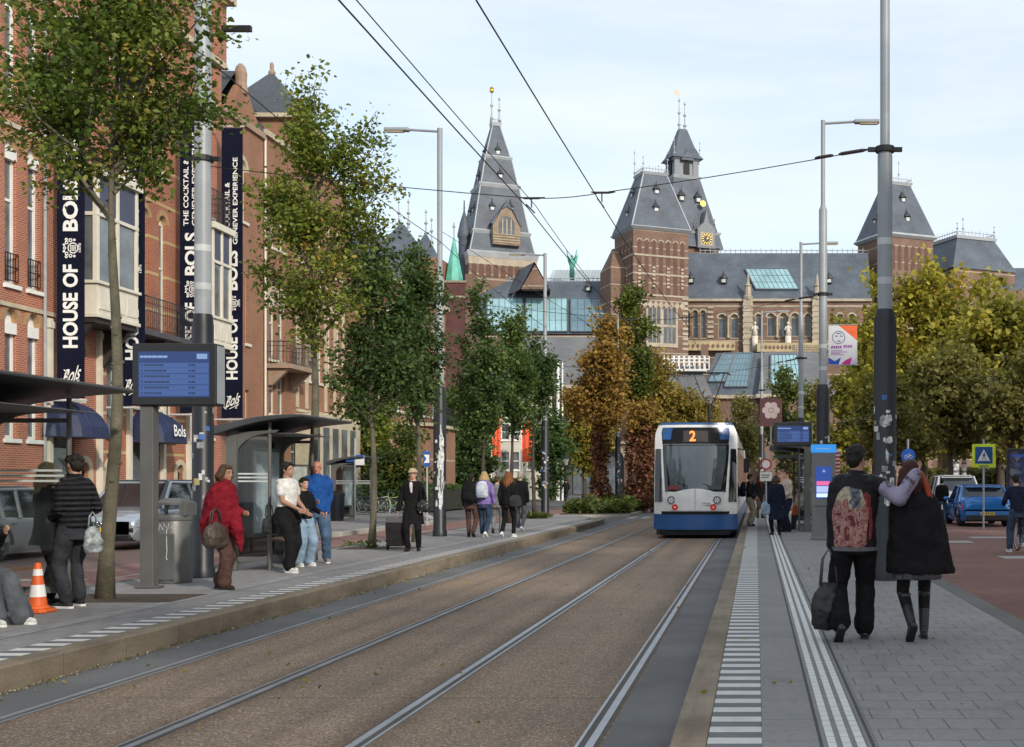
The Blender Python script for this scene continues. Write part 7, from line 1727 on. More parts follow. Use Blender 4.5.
hh = [c for c in wom.children if c.name.startswith('hair')][0]; remesh(mb, 'hair_lock', hairm('hair_bright_red', (.32, .05, .02)), hh, .010, .01, 2)
# man at the right edge on a bicycle, others are made with the bicycles below
# ------------------------------------------------------------------ bicycles and cyclists
def bicycle(label, loc, rot, fm, group=None, tilt=0):
    t = thing('bicycle', label, 'bicycle', loc, R(rot), group); t.rotation_euler[0] = 0; t.rotation_euler[1] = R(tilt)
    # runs along -y (front), wheel radius .34
    mb = MB(); a, s_, h_, r_, f_ = (0, .05, .30), (0, .20, .78), (0, -.40, .80), (0, .53, .34), (0, -.55, .34)
    mb.tube([a, s_], .017, 7); mb.tube([s_, (0, .22, .92)], .013, 7); mb.tube([a, (0, -.38, .68)], .019, 7); mb.tube([(0, .19, .72), h_], .016, 7)
    mb.tube([h_, (0, -.45, .62), f_], .014, 7); mb.tube([(0, -.38, .86), (0, -.36, 1.02)], .013, 7)
    for s in (-.05, .05): mb.tube([(s*.3, .05, .30), (s, .53, .34)], .010, 6); mb.tube([(s*.3, .19, .74), (s, .53, .34)], .009, 6)
    fr = mb.build('frame', fm, t, smooth='all')
    mb = MB(); mb.tube([(-.27, -.16, 1.02), (-.28, -.28, 1.03), (-.1, -.37, 1.02), (.1, -.37, 1.02), (.28, -.28, 1.03), (.27, -.16, 1.02)], .012, 6); mb.build('handlebar', blackp, t, smooth='all')
    mb = MB(); mb.loft([[(-.02, .05, .95), (.02, .05, .95), (.02, .05, .98), (-.02, .05, .98)], [(-.08, .26, .94), (.08, .26, .94), (.08, .26, .99), (-.08, .26, .99)], [(-.06, .32, .95), (.06, .32, .95), (.06, .32, .985), (-.06, .32, .985)]]); mb.build('saddle', blackp, t, bevel=.015)
    for y in (.53, -.55):
        mb = MB(); mb.torus((0, y, .34), .325, .018, 'x', 28, 6); w_ = mb.build('wheel', rubber, t, smooth='all')
        mb = MB(); mb.torus((0, y, .34), .30, .009, 'x', 28, 5)
        for k in range(12): an = k*math.pi/6; mb.tube([(.012*(-1)**k, y, .34), (0, y+.30*math.cos(an), .34+.30*math.sin(an))], .0025, 3)
        mb.tube([(-.04, y, .34), (.04, y, .34)], .015, 6); mb.build('rim', steel, w_, smooth='all')
        mb = MB(); k = 12; pts = [(0, y+.365*math.cos(a_), .34+.365*math.sin(a_)) for a_ in [R(10)+i*R(150)/k for i in range(k+1)]]; mb.tube(pts, .018, 5); mb.build('mudguard', blackp, t, smooth='all')
    mb = MB(); mb.box(-.07, .07, .36, .70, .74, .755); mb.tube([(-.06, .55, .34), (-.06, .62, .74)], .006, 5); mb.tube([(.06, .55, .34), (.06, .62, .74)], .006, 5); mb.build('luggage_rack', blackp, t)
    mb = MB(); mb.torus((.03, .05, .30), .085, .006, 'x', 18, 5); mb.tube([(.05, .05, .30), (.05, -.06, .18)], .009, 5); mb.tube([(-.03, .05, .30), (-.05, .16, .42)], .009, 5)
    for p in ((.09, -.06, .18), (-.09, .16, .42)): mb.cbox(p, (.08, .07, .02))
    mb.build('crank', steel, t, smooth='all')
    return t
bk = [mat('bike_black', (.012, .012, .013), .4), mat('bike_green', (.25, .42, .12), .4), mat('bike_blue', (.03, .06, .16), .4), mat('bike_white', (.5, .5, .5), .4)]
GB = 'bicycles parked by the garden hedge'
for i, (px, Y, rot, m_, lb) in enumerate(((372, 58, 70, 0, 'black parked bicycle nearest the far bus shelter'), (380, 58.6, 80, 3, 'parked bicycle with a pale frame between two black ones'), (386, 59.0, 75, 0, 'black parked bicycle next to the lime green one'), (393, 58.2, 110, 1, 'lime green parked bicycle leaning at an angle'), (366, 60, 85, 2, 'dark blue parked bicycle behind the tree trunk'))):
    bicycle(lb, ((px-CX)*Y/F, Y, .12), rot, bk[m_], GB, tilt=6 if i % 2 else -5)
def cyclist(px, Y, z, rot, lb1, lb2, m_, topm, botm, hr, H=1.74):
    x = (px-CX)*Y/F
    bicycle(lb2, (x, Y, z), rot, bk[m_], 'bicycles being ridden')
    person(lb1, (x, Y, z), rot, H, feet=[(.09, -.04, .14, .1), (-.09, .14, .38, .2)], hipz=1.0, hipxy=(0, .19), lean=(0, -.16), hands=[(.27, -.22, 1.06), (-.27, -.22, 1.06)], top=dict(m=topm, hem=-.03, fit=.035), bottom=dict(m=botm), hair=dict(m=hr, style='short'), knees=[(0, -1, .3), (0, -1, .3)], group='cyclists', voxel=.015, shoes=s_white if m_ == 2 else s_black)
cyclist(621, 82, .02, 15, 'cyclist in a dark coat riding towards the stop past the planter', 'black bicycle ridden past the planter island', 0, c_char, c_black, h_brown)
cyclist(566, 92, .02, -160, 'distant cyclist in dark clothing beside the flagpoles', 'bicycle of the distant rider beside the flagpoles', 0, c_black, c_char, h_dark)
x = 1018
person('cyclist in a navy top and jeans with one foot down at the right edge', ((1018-CX)*27/F, 27, .05), 182, 1.74, feet=[(.20, .05, 0, 0), (-.12, -.05, .12, .1)], hands=[(.24, -.36, 1.06), (-.24, -.36, 1.06)], lean=(0, -.16), hipz=.90, top=dict(m=c_navy, fit=.03, hem=-.02), bottom=dict(m=cloth('jeans_slate', (.05, .07, .11), fine=.3), fit=.025), hair=dict(m=h_dark, style='short'), shoes=s_white, group='cyclists', voxel=.012)
bicycle('black bicycle under the cyclist at the right edge', ((1020-CX)*27/F+.06, 26.9, .05), 182, bk[0], 'bicycles being ridden')
person('person in a black jacket and jeans standing beside the parked white car', ((942-CX)*45/F, 45, .05), 170, 1.72, hands=[(.15, -.2, .95), (-.15, -.2, .95)], top=dict(m=c_black, fit=.045), bottom=dict(m=jean_b), hair=dict(m=h_dark, style='short'), shoes=s_white, voxel=.014)

# ------------------------------------------------------------------ cars
def car(label, loc, rot, paint, L=4.5, W=1.82, Hh=1.62, suv=True, hatch=True, plate='', emblem=False, simple=False):
    """front towards -y, origin on the ground at the middle"""
    t = thing('parked_car', label, 'car', loc, R(rot), 'parked cars')
    hw = W/2; y0, y1 = -L/2, L/2; zb = .22 if suv else .17; lip = .13 if not suv else .04; belt = .60*Hh; bon = .585*Hh
    def ring(y, w, za, zc, r=.10, top=None):
        # lower body cross-section, 14 points
        pts = [(-w*.90, za), (-w*.97, za+.10), (-w, za+.28), (-w*1.0, zc-.30), (-w*.97, zc-.10), (-w*.90, zc-.02), (-w*.5, zc+.02)]
        return [(x, y, z) for x, z in pts]+[(-x, y, z) for x, z in reversed(pts)]
    st = [(y0, .76, zb+.18, bon-.42), (y0+.06, .86, zb+.06, bon-.26), (y0+.22, .94, zb, bon-.12), (y0+.6, .99, zb, bon-.05), (y0+1.15, 1.0, zb, bon+.01), (y0+1.3, 1.0, zb, belt), (0, 1.0, zb, belt+.02), (y1-.9, 1.0, zb, belt+.05), (y1-.38, .98, zb, belt+.05+lip), (y1-.12, .93, zb+.06, belt+lip), (y1, .84, zb+.16, belt-.16+lip)]
    mb = MB(); mb.loft([ring(y, hw*w, a, b) for y, w, a, b in st]); body = mb.build('body', paint, t, smooth=True)
    # greenhouse: glass volume, painted roof and pillars
    gy = [(y0+1.25, .0), (y0+1.95, 1.0), (y1-.9 if hatch else y1-1.2, .97), (y1-.28 if suv else y1-.35, .0)]
    def gring(y, u, ins=0):
        z0_, z1_ = belt-.06, belt+(Hh-belt)*u+.001
        wt = hw*(.93-.17*u)-ins; wb = hw*.95-ins
        return [(-wb, y, z0_), (-(wb+wt)/2-.01, y, (z0_+z1_)/2), (-wt, y, z1_-.06*u), (-wt*.85, y, z1_), (wt*.85, y, z1_), (wt, y, z1_-.06*u), ((wb+wt)/2+.01, y, (z0_+z1_)/2), (wb, y, z0_)]
    mb = MB(); mb.loft([gring(y, u) for y, u in gy]); gls = mb.build('window', mat('car_glass', (.02, .024, .028), .05, 0, .3, 1, spec=.8), t, smooth=True)
    mb = MB()
    def P2(k, y, u, ex=.012):
        r_ = gring(y, u); p = Vector(r_[k]); return (p.x+math.copysign(ex, p.x), p.y, p.z+ex)
    A, B, C, D = gy
    for s in (0, 1):
        q = (lambda k: k) if s == 0 else (lambda k: 7-k)
        mb.tube([P2(q(0), A[0]-.02, .02), P2(q(2), B[0], 1.0), P2(q(2), C[0], C[1]), P2(q(0), D[0]-.02, .05)], [.045, .04, .045, .07], 6)
        ym = (B[0]+C[0])/2; mb.tube([P2(q(0), ym+.05, 1.0), P2(q(2), ym, .99)], .045, 6); mb.tube([P2(q(0), C[0]-.05, .97), P2(q(2), C[0]-.05, .97)], .05, 6)
    zr = Hh; wt = hw*.76*.95
    mb.loft([[(-wt*.9, B[0]-.08, zr-.03), (wt*.9, B[0]-.08, zr-.03), (wt*.9, B[0]-.08, zr-.07), (-wt*.9, B[0]-.08, zr-.07)], [(-wt, B[0]+.3, zr+.022), (wt, B[0]+.3, zr+.022), (wt, B[0]+.3, zr-.05), (-wt, B[0]+.3, zr-.05)], [(-wt, C[0]-.2, zr+.015), (wt, C[0]-.2, zr+.015), (wt, C[0]-.2, zr-.06), (-wt, C[0]-.2, zr-.06)], [(-wt*.94, C[0]+.16, zr-.07), (wt*.94, C[0]+.16, zr-.07), (wt*.94, C[0]+.16, zr-.11), (-wt*.94, C[0]+.16, zr-.11)]])
    mb.build('roof', paint, t, smooth=True)
    for s in (-1, 1):
        for y in (y0+.82, y1-.80):
            r_ = .345 if suv else .325
            mb = MB(); mb.lathe([(r_*.62, -.11), (r_*.94, -.11), (r_, -.07), (r_, .07), (r_*.94, .11), (r_*.62, .11)], 26, M=Matrix.Translation((s*(hw-.12), y, r_))@Matrix.Rotation(R(90), 4, 'Y')); w_ = mb.build('wheel', rubber, t, smooth=True)
            mb = MB(); mb.disc((s*(hw-.02), y, r_), r_*.62, 'x', 22, .02)
            for k in range(5): a = k*2*math.pi/5; mb.cbox((s*(hw-.005), y+.1*math.cos(a), r_+.1*math.sin(a)), (.02, .05, .05))
            mb.build('rim', mat('alloy', (.30, .31, .32), .35, .7), w_)
            mb = MB(); k = 14; pts = [(s*(hw+.004), y+(r_+.07)*math.cos(a), r_+(r_+.07)*math.sin(a)) for a in [math.pi*i/k for i in range(k+1)]]; mb.tube(pts, .04, 6); mb.build('wheel_arch', blackp, t, smooth='all')
        mb = MB(); mb.ell((s*(hw+.10), y0+1.55, belt+.08), (.11, .06, .075), 12, 8); mb.box(min(s*hw*.94, s*(hw+.05)), max(s*hw*.94, s*(hw+.05)), y0+1.53, y0+1.57, belt+.02, belt+.06); mb.build('mirror', paint, t, smooth='all')
        mb = MB()
        for yy in ((y0+y1)/2-.25, (y0+y1)/2+.75): mb.box(min(s*hw, s*(hw+.014)), max(s*hw, s*(hw+.014)), yy, yy+.2, belt-.16, belt-.13)
        mb.build('door_handle', chrome, t)
        # lamps
        mb = MB(); x0_, x1_ = sorted((s*hw*.46, s*hw*.88)); 
        mb.loft([[(s*hw*.46, y0-.005+.02, bon-.42), (s*hw*.86, y0+.14, bon-.40), (s*hw*.9, y0+.2, bon-.24), (s*hw*.5, y0+.06, bon-.27)], [(s*hw*.46, y0+.3, bon-.42), (s*hw*.86, y0+.34, bon-.40), (s*hw*.9, y0+.4, bon-.24), (s*hw*.5, y0+.36, bon-.27)]])
        mb.build('headlight', mat('headlamp', (.42, .45, .48), .08, .3, .5, 9), t, bevel=.02)
        mb = MB(); mb.loft([[(s*hw*.52, y1+.005, belt-.30), (s*hw*.93, y1-.10, belt-.30), (s*hw*.93, y1-.12, belt-.08), (s*hw*.60, y1-.04, belt-.12)], [(s*hw*.52, y1-.3, belt-.30), (s*hw*.97, y1-.36, belt-.30), (s*hw*.97, y1-.36, belt-.08), (s*hw*.60, y1-.3, belt-.12)]]); mb.build('tail_light', MATS['lamp_red'] if 'lamp_red' in MATS else mat('lamp_red', (.5, .01, .01), .25), t, bevel=.015)
    mb = MB(); mb.box(-hw*.36, hw*.36, y0-.012, y0+.1, bon-.43, bon-.28); gr_ = mb.build('grille', mat('grille_grey', (.07, .075, .08), .35, .5), t, bevel=.02)
    mb = MB()
    for z in (bon-.405, bon-.36, bon-.315): mb.box(-hw*.35, hw*.35, y0-.03, y0, z, z+.022)
    mb.build('grille_bar', chrome, gr_)
    if emblem:
        mb = MB(); mb.torus((0, y0-.05, bon-.355), .09, .010, 'y', 24, 6)
        for a in (90, 210, 330): mb.tube([(0, y0-.05, bon-.355), (.09*math.cos(R(a)), y0-.05, bon-.355+.09*math.sin(R(a)))], [.018, .005], 5)
        mb.build('emblem', chrome, gr_, smooth='all')
    mb = MB(); mb.box(-hw*.80, hw*.80, y0-.035, y0+.2, zb+.02, zb+.16); mb.box(-hw*.80, hw*.80, y1-.2, y1+.035, zb+.04, zb+.24); mb.build('bumper', blackp, t, bevel=.03)
    for s in (-1, 1): mb = MB(); mb.box(min(s*hw*.5, s*hw*.84), max(s*hw*.5, s*hw*.84), y0-.0, y0+.2, zb+.20, zb+.31); mb.build('air_intake', blackp, t, bevel=.02)
    yp = mat('number_plate', (.70, .48, .04), .4)
    for y_, z_ in ((y0-.05, zb+.27), (y1+.03, belt-.42)):
        mb = MB(); mb.cbox((0, y_, z_), (.50, .012, .105)); pl = mb.build('number_plate', yp, t)
        mb = MB()
        for k, w_ in enumerate((.05, .05, .05, .05, .05, .05)): mb.cbox((-.19+.068*k+(.02 if k > 1 else 0)+(.02 if k > 3 else 0), y_+math.copysign(.0075, y_), z_), (.038, .003, .06))
        mb.build('plate_mark', blackp, pl)
    mb = MB(); mb.box(-hw*.6, hw*.6, C[0]+.1, C[0]+.22, Hh-.04, Hh-.012); mb.build('spoiler', paint, t, bevel=.01)
    return t
car('silver four-wheel-drive car facing the camera, partly behind the display post', ((101-CX)*28/F, 30.2, .02), 0, mat('paint_silver', (.36, .40, .45), .22, .6, .03, 1, coat=.6), 4.6, 1.86, 1.64, True, emblem=True)
car('grey car parked nearest at the far left, seen behind the blonde woman', (-16.0, 25.3, .02), 180, mat('paint_white', (.22, .225, .23), .25, 0, .03, 1, coat=.6), 4.2, 1.76, 1.5, False)
car('bright blue hatchback parked on the right, seen from behind', ((986-CX)*42/F+.05, 44.1, .05), 180, mat('paint_blue', (.015, .16, .50), .2, .2, .06, 1, coat=.7), 4.2, 1.84, 1.47, False)
car('white van-like car parked ahead of the blue hatchback', ((966-CX)*47/F, 50.6, .05), 180, mat('paint_white2', (.42, .43, .45), .25, 0, .04, 1, coat=.6), 4.5, 1.82, 1.85, True)

# ------------------------------------------------------------------ stop furniture
def shelter(label, y0, y1, xb, xp, xr, z=PZ, far=False, poster=True, bench=True, boff=.22, group='stop shelters', rm=None):
    """xb back columns, xp slim posts, xr roof edge (all world x); mirror keeps the roof lip on the track side"""
    t = thing('bus_shelter', label, 'shelter', (0, 0, z), 0, group)
    s = 1 if xr > xb else -1
    n = 8
    def rz(u): return 2.30+.20*u+.06*math.sin(u*math.pi)
    x0 = xb-s*.22; x1 = xr
    mb = MB(); prof = [(x0+(x1-x0)*i/n, rz(i/n)) for i in range(n+1)]
    th = [.14-.10*i/n for i in range(n+1)]
    poly = [(x, zz+.0) for x, zz in prof]+[(prof[i][0], prof[i][1]-th[i]) for i in range(n, -1, -1)]
    mb.prism(poly, 'y', y0-.25, y1+.25); roof = mb.build('roof', rm or anthr, t, bevel=.012)
    mb = MB(); mb.box(min(x0, x1)+.2, max(x0, x1)-.25, y0+.1, y1-.1, 2.205, 2.213); mb.build('roof_lining', mat('lining_grey', (.13, .135, .14), .5), roof)
    for y in (y0, y1):
        mb = MB(); mb.box(xb-.085, xb+.085, y-.06, y+.06, 0, 2.25)
        k = 7; pl = [(xb+s*.08, 2.22), (xb+s*.08, 1.85)]+[(xb+s*(.08+.62*(1-math.cos(math.pi/2*i/k))), 1.85+.36*math.sin(math.pi/2*i/k)) for i in range(1, k+1)]+[(xb+s*.75, 2.26)]
        mb.prism(pl, 'y', y-.04, y+.04); mb.build('column', anthr2, t, bevel=.01)
        mb = MB(); mb.tube([(xp, y, 0), (xp, y, 2.38)], .028, 8); mb.build('post', anthr2, t)
        a, b = sorted((xb+s*.09, xp-s*.03))
        mb = MB(); mb.box(a, b, y-.006, y+.006, .22, 2.1); g_ = mb.build('glass_pane', shelterglass, t)
        mb = MB(); mb.box(a, b, y-.02, y+.02, .15, .22); mb.box(a, b, y-.02, y+.02, 2.1, 2.15); mb.build('pane_rail', anthr2, g_)
        mb = MB()
        for zz in (1.42, 1.48, 1.54): mb.box(a, b, y-.008, y+.008, zz, zz+.025)
        mb.build('safety_stripe', mat('frosted', (.5, .53, .52), .6), g_)
    k = max(1, round((y1-y0)/1.3))
    for i in range(k):
        a, b = y0+(y1-y0)*i/k+.07, y0+(y1-y0)*(i+1)/k-.07
        mb = MB(); mb.box(xb-.006, xb+.006, a, b, .22, 2.1); g_ = mb.build('glass_pane', shelterglass, t)
        mb = MB()
        for zz in (1.42, 1.48, 1.54): mb.box(xb-.008, xb+.008, a, b, zz, zz+.025)
        mb.build('safety_stripe', MATS['frosted'], g_)
        mb = MB(); mb.box(xb-.02, xb+.02, a, b, .15, .22); mb.box(xb-.02, xb+.02, a, b, 2.1, 2.15); mb.build('pane_rail', anthr2, g_)
    if bench:
        mb = MB()
        for q in range(4): xx = xb+s*(boff+.11*q); mb.box(xx-.045, xx+.045, y0+.4, y1-.35, .45, .475)
        be = mb.build('bench', wood, t)
        mb = MB()
        for y in (y0+.6, y1-.55): mb.box(xb+s*(boff+.14)-.03, xb+s*(boff+.14)+.03, y-.03, y+.03, 0, .45)
        mb.build('bench_leg', anthr2, be)
    if poster:
        mb = MB(); a, b = sorted((xb+s*.0, xb+s*.10)); mb.box(a+.01, b, y0-.95, y0-.02, .35, 2.15) if False else mb.box(a, b, y1-1.35, y1-.15, .5, 2.0)
        ps = mb.build('poster_case', anthr, t, bevel=.01)
        mb = MB(); mb.box(xb+s*.10-.003, xb+s*.10+.003, y1-1.28, y1-.22, .57, 1.93); mb.build('poster', mat('poster_pale', (.30, .36, .40), .4, 0, .5, 2.2), ps)
    return t
shelter('grey glass tram shelter at the left edge, above the seated person', 9.4, 13.75, -8.9, -7.87, -7.25, boff=.50)
shelter('grey glass tram shelter behind the white T-shirt wearer', 19.3, 21.15, -8.42, -7.82, -7.2)
shelter('small grey shelter on the far left pavement behind the blue jacket man', 46.6, 48.6, -16.4, -15.6, -15.2, .12, bench=False)
shelter('dim tram shelter on the right-hand stop full of waiting people', 34.8, 39.5, 2.25, 1.25, .42, rm=mat('roof_pale_grey', (.22, .225, .225), .5))
# timetable inside the second shelter
t = thing('timetable_board', 'pale timetable board inside the second left shelter', 'notice board', (-7.98, 21.0, PZ+1.0)); MB().cbox((0, 0, .35), (.30, .04, .75)).build('frame', anthr2, t, bevel=.01); MB().cbox((0, -.022, .35), (.26, .004, .68)).build('sheet', mat('sheet_pale', (.42, .45, .42), .5, 0, .3, 9), t); MB().box(-.03, .03, .022, .05, -.98, .6).build('bracket', anthr2, t)

screenm = emit('screen_blue', (.008, .028, .12), .8); screenl = emit('screen_row', (.032, .075, .22), .8); screend = emit('screen_text', (.006, .015, .05), 1.0); screenw = emit('screen_pale', (.16, .26, .45), .8)
def display(label, x, y, xp, w, zt, zb, z=PZ):
    t = thing('departure_display', label, 'display', (x, y, z))
    mb = MB(); mb.box(0, w, 0, .26, zb, zt); case = mb.build('case', mat('case_black', (.012, .012, .013), .35), t, bevel=.015)
    mb = MB(); mb.box(w+.001, w+.012, .03, .24, zb+.03, zt-.03); mb.build('side_cover', polegrey, case)
    Y = -.003
    mb = MB(); e = .085; mb.box(e, w-e, -.004, .0, zb+.11, zt-.11); sc = mb.build('screen', screenm, t)
    zs0, zs1 = zb+.13, zt-.25; n = 6; rh = (zs1-zs0)/n
    mb = MB()
    for i in range(0, n, 1): mb.box(e+.015, w-e-.01, -.0065-.0001*(i % 2), -.0042, zs0+rh*i, zs0+rh*(i+1)-(.012 if i % 2 else .004))
    mb.build('timetable_row', screenl, sc)
    mb = MB(); rr = random.Random(4)
    for i in range(n):
        zc = zs0+rh*(i+.45); L = rr.uniform(.16, .32)
        q = e+.04; mb.box(q, q+.02, -.009, -.007, zc-.014, zc+.014); q = e+.085
        while q < e+.085+L*w*.9: d_ = rr.uniform(.02, .05); mb.box(q, q+d_, -.009, -.007, zc-.013, zc+.013); q += d_+.010
        q = e+.60*w; mb.box(q, q+.025, -.009, -.007, zc-.013, zc+.013); mb.box(q+.035, q+.09, -.009, -.007, zc-.012, zc+.012)
    mb.build('timetable_entry', screend, sc)
    mb = MB(); q = e+.025
    for L in (.05, .06, .05, .07, .02, .06, .06): mb.box(q, q+L*.9, -.009, -.006, zt-.195, zt-.165); q += L
    mb.box(w-e-.17, w-e-.03, -.0065, -.005, zt-.21, zt-.14)
    mb.build('heading', screenw, sc)
    mb = MB(); text_on(mb, '11:48', lambda a, b: (w-e-.155+a, -.0095, zt-.195+b), 0, .11, 0, .045, .01); mb.build('clock_time', screenw, sc)
    mb = MB(); mb.box(xp-.09, xp+.09, .04, .20, 0, zb-.001); mb.box(xp-.16, xp+.16, .02, .22, 0, .03); mb.build('post', anthr2, t, bevel=.012)
    return t
display('blue departure display on a grey post beside the bin at the left stop', -8.32, 16.0, .17, 1.12, 3.27, 2.44)
display('blue departure display above the dim shelter on the right-hand stop', (774-CX)*34/F, 34, .95, 1.08, 3.12, 2.44)
# bin
t = thing('litter_bin', 'grey metal litter bin with white graffiti beside the display post', 'bin', (-8.25, 17.0, PZ))
mb = MB(); mb.lathe([(.235, 0), (.245, .03), (.245, .86), (.235, .88)], 28); bd = mb.build('body', mat('bin_grey', (.115, .118, .115), .45, .3, .15, 3), t, smooth=True)
mb = MB(); mb.lathe([(.25, .88), (.255, .92), (.25, .96)], 28); mb.prism([(.20, .95), (.255, .95), (.255, 1.12), (.19, 1.16)], 'y', -.16, .16); mb.lathe([(.252, 1.10), (.255, 1.13), (.10, 1.19), (.02, 1.195)], 28)
for a in (40, 140, 220, 320): mb.box(.235*math.cos(R(a))-.02, .235*math.cos(R(a))+.02, .235*math.sin(R(a))-.02, .235*math.sin(R(a))+.02, .95, 1.11)
mb.build('hood', MATS['bin_grey'], t, smooth=True)
mb = MB(); mb.lathe([(.21, .80), (.21, .93)], 20); mb.build('liner', blackp, t)
mb = MB(); mb.box(-.13, .13, -.258, -.243, .05, .70); mb.build('door', mat('bin_grey_door', (.10, .103, .10), .45, .3, .15, 3), bd, bevel=.01)
mb = MB()
def ong(u, z, q=.2465): a = -math.pi/2+u/.245; return (q*math.cos(a), q*math.sin(a), z)
for pts in ([(-.15, .82), (-.10, .74), (-.08, .83), (-.03, .75), (-.02, .84), (.04, .76), (.05, .84)], [(.07, .77), (.12, .83), (.16, .77), (.10, .75)], [(.02, .76), (.025, .6), (.03, .45), (.02, .36), (.035, .33)], [(-.17, .78), (.18, .80)]):
    mb.tube([ong(u, z) if abs(u) > .135 or z > .71 else ong(u, z, .262) for u, z in pts], .006, 4)
mb.build('graffiti', mat('graffiti_white', (.5, .5, .5), .6), bd)
t = thing('litter_bin', 'dark navy bin on the far pavement right of the blue jacket man', 'bin', ((339-CX)*46.5/F, 46.3, .12)); MB().lathe([(.22, 0), (.24, .05), (.27, .95), (.28, 1.0)], 20).build('body', poledark, t, smooth=True); MB().lathe([(.29, 1.0), (.29, 1.06), (.1, 1.16), (.02, 1.17)], 20).build('lid', blackp, t, smooth=True)
# traffic cone
t = thing('traffic_cone', 'orange and white traffic cone beside the shelter post', 'cone', (-7.84, 13.1, PZ))
co_o = mat('cone_orange', (.62, .10, .015), .5, 0, .1, 5)
mb = MB(); mb.prism([(-.15, -.10), (-.10, -.15), (.10, -.15), (.15, -.10), (.15, .10), (.10, .15), (-.10, .15), (-.15, .10)], 'z', 0, .04); mb.lathe([(.125, .04), (.105, .075), (.02, .08)], 20); mb.build('base', co_o, t, bevel=.01)
mb = MB(); mb.lathe([(.095, .06), (.064, .30), (.041, .47), (.032, .535), (.02, .54)], 22); mb.build('cone_body', co_o, t, smooth=True)
for q in ([(.0835, .17), (.0665, .30)], [(.0535, .40), (.0445, .47)]): mb = MB(); mb.lathe(q, 22); mb.build('reflective_band', mat('cone_white', (.68, .68, .67), .4), t, smooth=True)
# pavement board with blue print
t = thing('pavement_sign', 'blue and white printed pavement board on the far side beside the near pole', 'sign', ((189-CX)*33/F, 33, .12))
mb = MB(); mb.prism([(-.28, 0), (-.24, 0), (0, 1.12), (-.03, 1.14)], 'x', -.16, .16); mb.prism([(.28, 0), (.24, 0), (0, 1.12), (.03, 1.14)], 'x', -.16, .16)
mb.build('board', mat('board_blue', (.03, .10, .42), .5, 0, .5, 5), t)
mb = MB(); rr = random.Random(2)
for k in range(16): u, v = rr.uniform(-.13, .10), rr.uniform(.1, 1.0); w_, h_ = rr.uniform(.02, .07), rr.uniform(.03, .12); y_ = -.275+.24*v/1.12-.008; mb.add([(u, y_, v), (u+w_, y_, v+.01), (u+w_*.8, y_+.24*h_/1.12, v+h_), (u-.01, y_+.24*h_/1.12, v+h_*.8)], [(0, 1, 2, 3)])
mb.build('print', mat('print_pale', (.5, .52, .56), .5), t)
# bus stop flag signs on the far pavement
def post_sign(name, label, px, Y, z, zt, cat='sign'):
    t = thing(name, label, cat, ((px-CX)*Y/F, Y, z)); mb = MB(); mb.tube([(0, 0, 0), (0, 0, zt)], .035, 8); mb.build('pole', steel, t); return t
t = post_sign('stop_sign', 'white and blue stop sign above the small shelter on the far pavement', 355, 46.5, .12, 3.2); MB().box(.02, .36, -.02, .02, 2.15, 2.55).build('panel', white, t, bevel=.01); MB().box(.02, .36, -.024, -.021, 2.40, 2.55).build('blue_field', mat('sign_blue', (.015, .10, .38), .4), t); MB().box(-.35, .0, -.02, .02, 2.28, 2.42).build('blue_arm', MATS['sign_blue'], t)
t = post_sign('parking_sign', 'small blue and white sign beside the head of the woman in the coat', 427, 44, .02, 2.75); MB().cbox((0, -.05, 2.45), (.26, .02, .55)).build('panel', MATS['sign_blue'], t, bevel=.01)
mb = MB(); mb.prism([(-.1, 2.3), (.0, 2.45), (-.1, 2.6), (.1, 2.6), (.1, 2.3)], 'y', -.066, -.062); mb.build('symbol', lettering, t)
# kiosk / ticket machine
t = thing('information_kiosk', 'grey information kiosk with a bright blue cap in front of the banner pole', 'kiosk', ((823.5-CX)*29.5/F, 29.5, PZ))
kg = mat('kiosk_grey', (.17, .175, .18), .5, .1, .1, 2)
mb = MB(); mb.box(-.29, .29, -.15, .15, .0, 2.14); mb.box(-.31, .31, -.17, .17, 0, .08); bd = mb.build('body', kg, t, bevel=.02)
mb = MB(); mb.box(-.30, .30, -.16, .16, 2.142, 2.34); mb.build('cap', emit('kiosk_blue', (.02, .22, .62), .75), t, bevel=.01)
mb = MB(); q = -.2
for L in (.04, .05, .03, .05, .04, .05, .03, .04): mb.box(q, q+L*.8, -.163, -.161, 2.22, 2.25); q += L+.005
mb.build('cap_lettering', screenw, t)
mb = MB(); mb.box(-.20, .17, -.158, -.151, 1.02, 1.80); sc = mb.build('screen', emit('kiosk_navy', (.012, .04, .20), 1), t)
mb = MB(); mb.box(-.18, .15, -.162, -.1582, 1.34, 1.44); mb.build('pink_bar', emit('kiosk_pink', (.55, .10, .25), .9), sc)
mb = MB(); mb.box(-.18, .15, -.162, -.1582, 1.05, 1.14); mb.build('pale_bar', emit('kiosk_white', (.45, .62, .85), 1), sc)
mb = MB(); mb.box(-.18, .15, -.162, -.1582, 1.16, 1.32); mb.build('lilac_bar', emit('kiosk_lilac', (.30, .36, .60), .9), sc)
mb = MB(); mb.prism([(-.05, 1.66), (.0, 1.74), (.05, 1.66)], 'y', -.162, -.1582); mb.build('emblem', screenw, sc)
mb = MB(); mb.box(.20, .24, -.165, -.151, 1.25, 1.55); mb.build('card_reader', mat('reader_blue', (.02, .08, .3), .4), t)
mb = MB(); mb.box(-.22, .22, -.156, -.151, .82, .84); mb.build('seam', blackp, bd)
t = thing('hazard_marker', 'slim red and white striped marker post right of the kiosk', 'marker', ((838-CX)*31/F, 31.3, PZ)); MB().tube([(0, 0, 0), (0, 0, 2.3)], .03, 8).build('post', steel, t)
mb = MB()
for k in range(11): mb.box(-.07, .07, -.045, -.035, 1.15+k*.1, 1.15+k*.1+.05)
mb.build('red_stripe', mat('stripe_red', (.5, .03, .025), .5), t)
MB().box(-.07, .07, -.034, -.02, 1.15, 2.25).build('board', white, t)
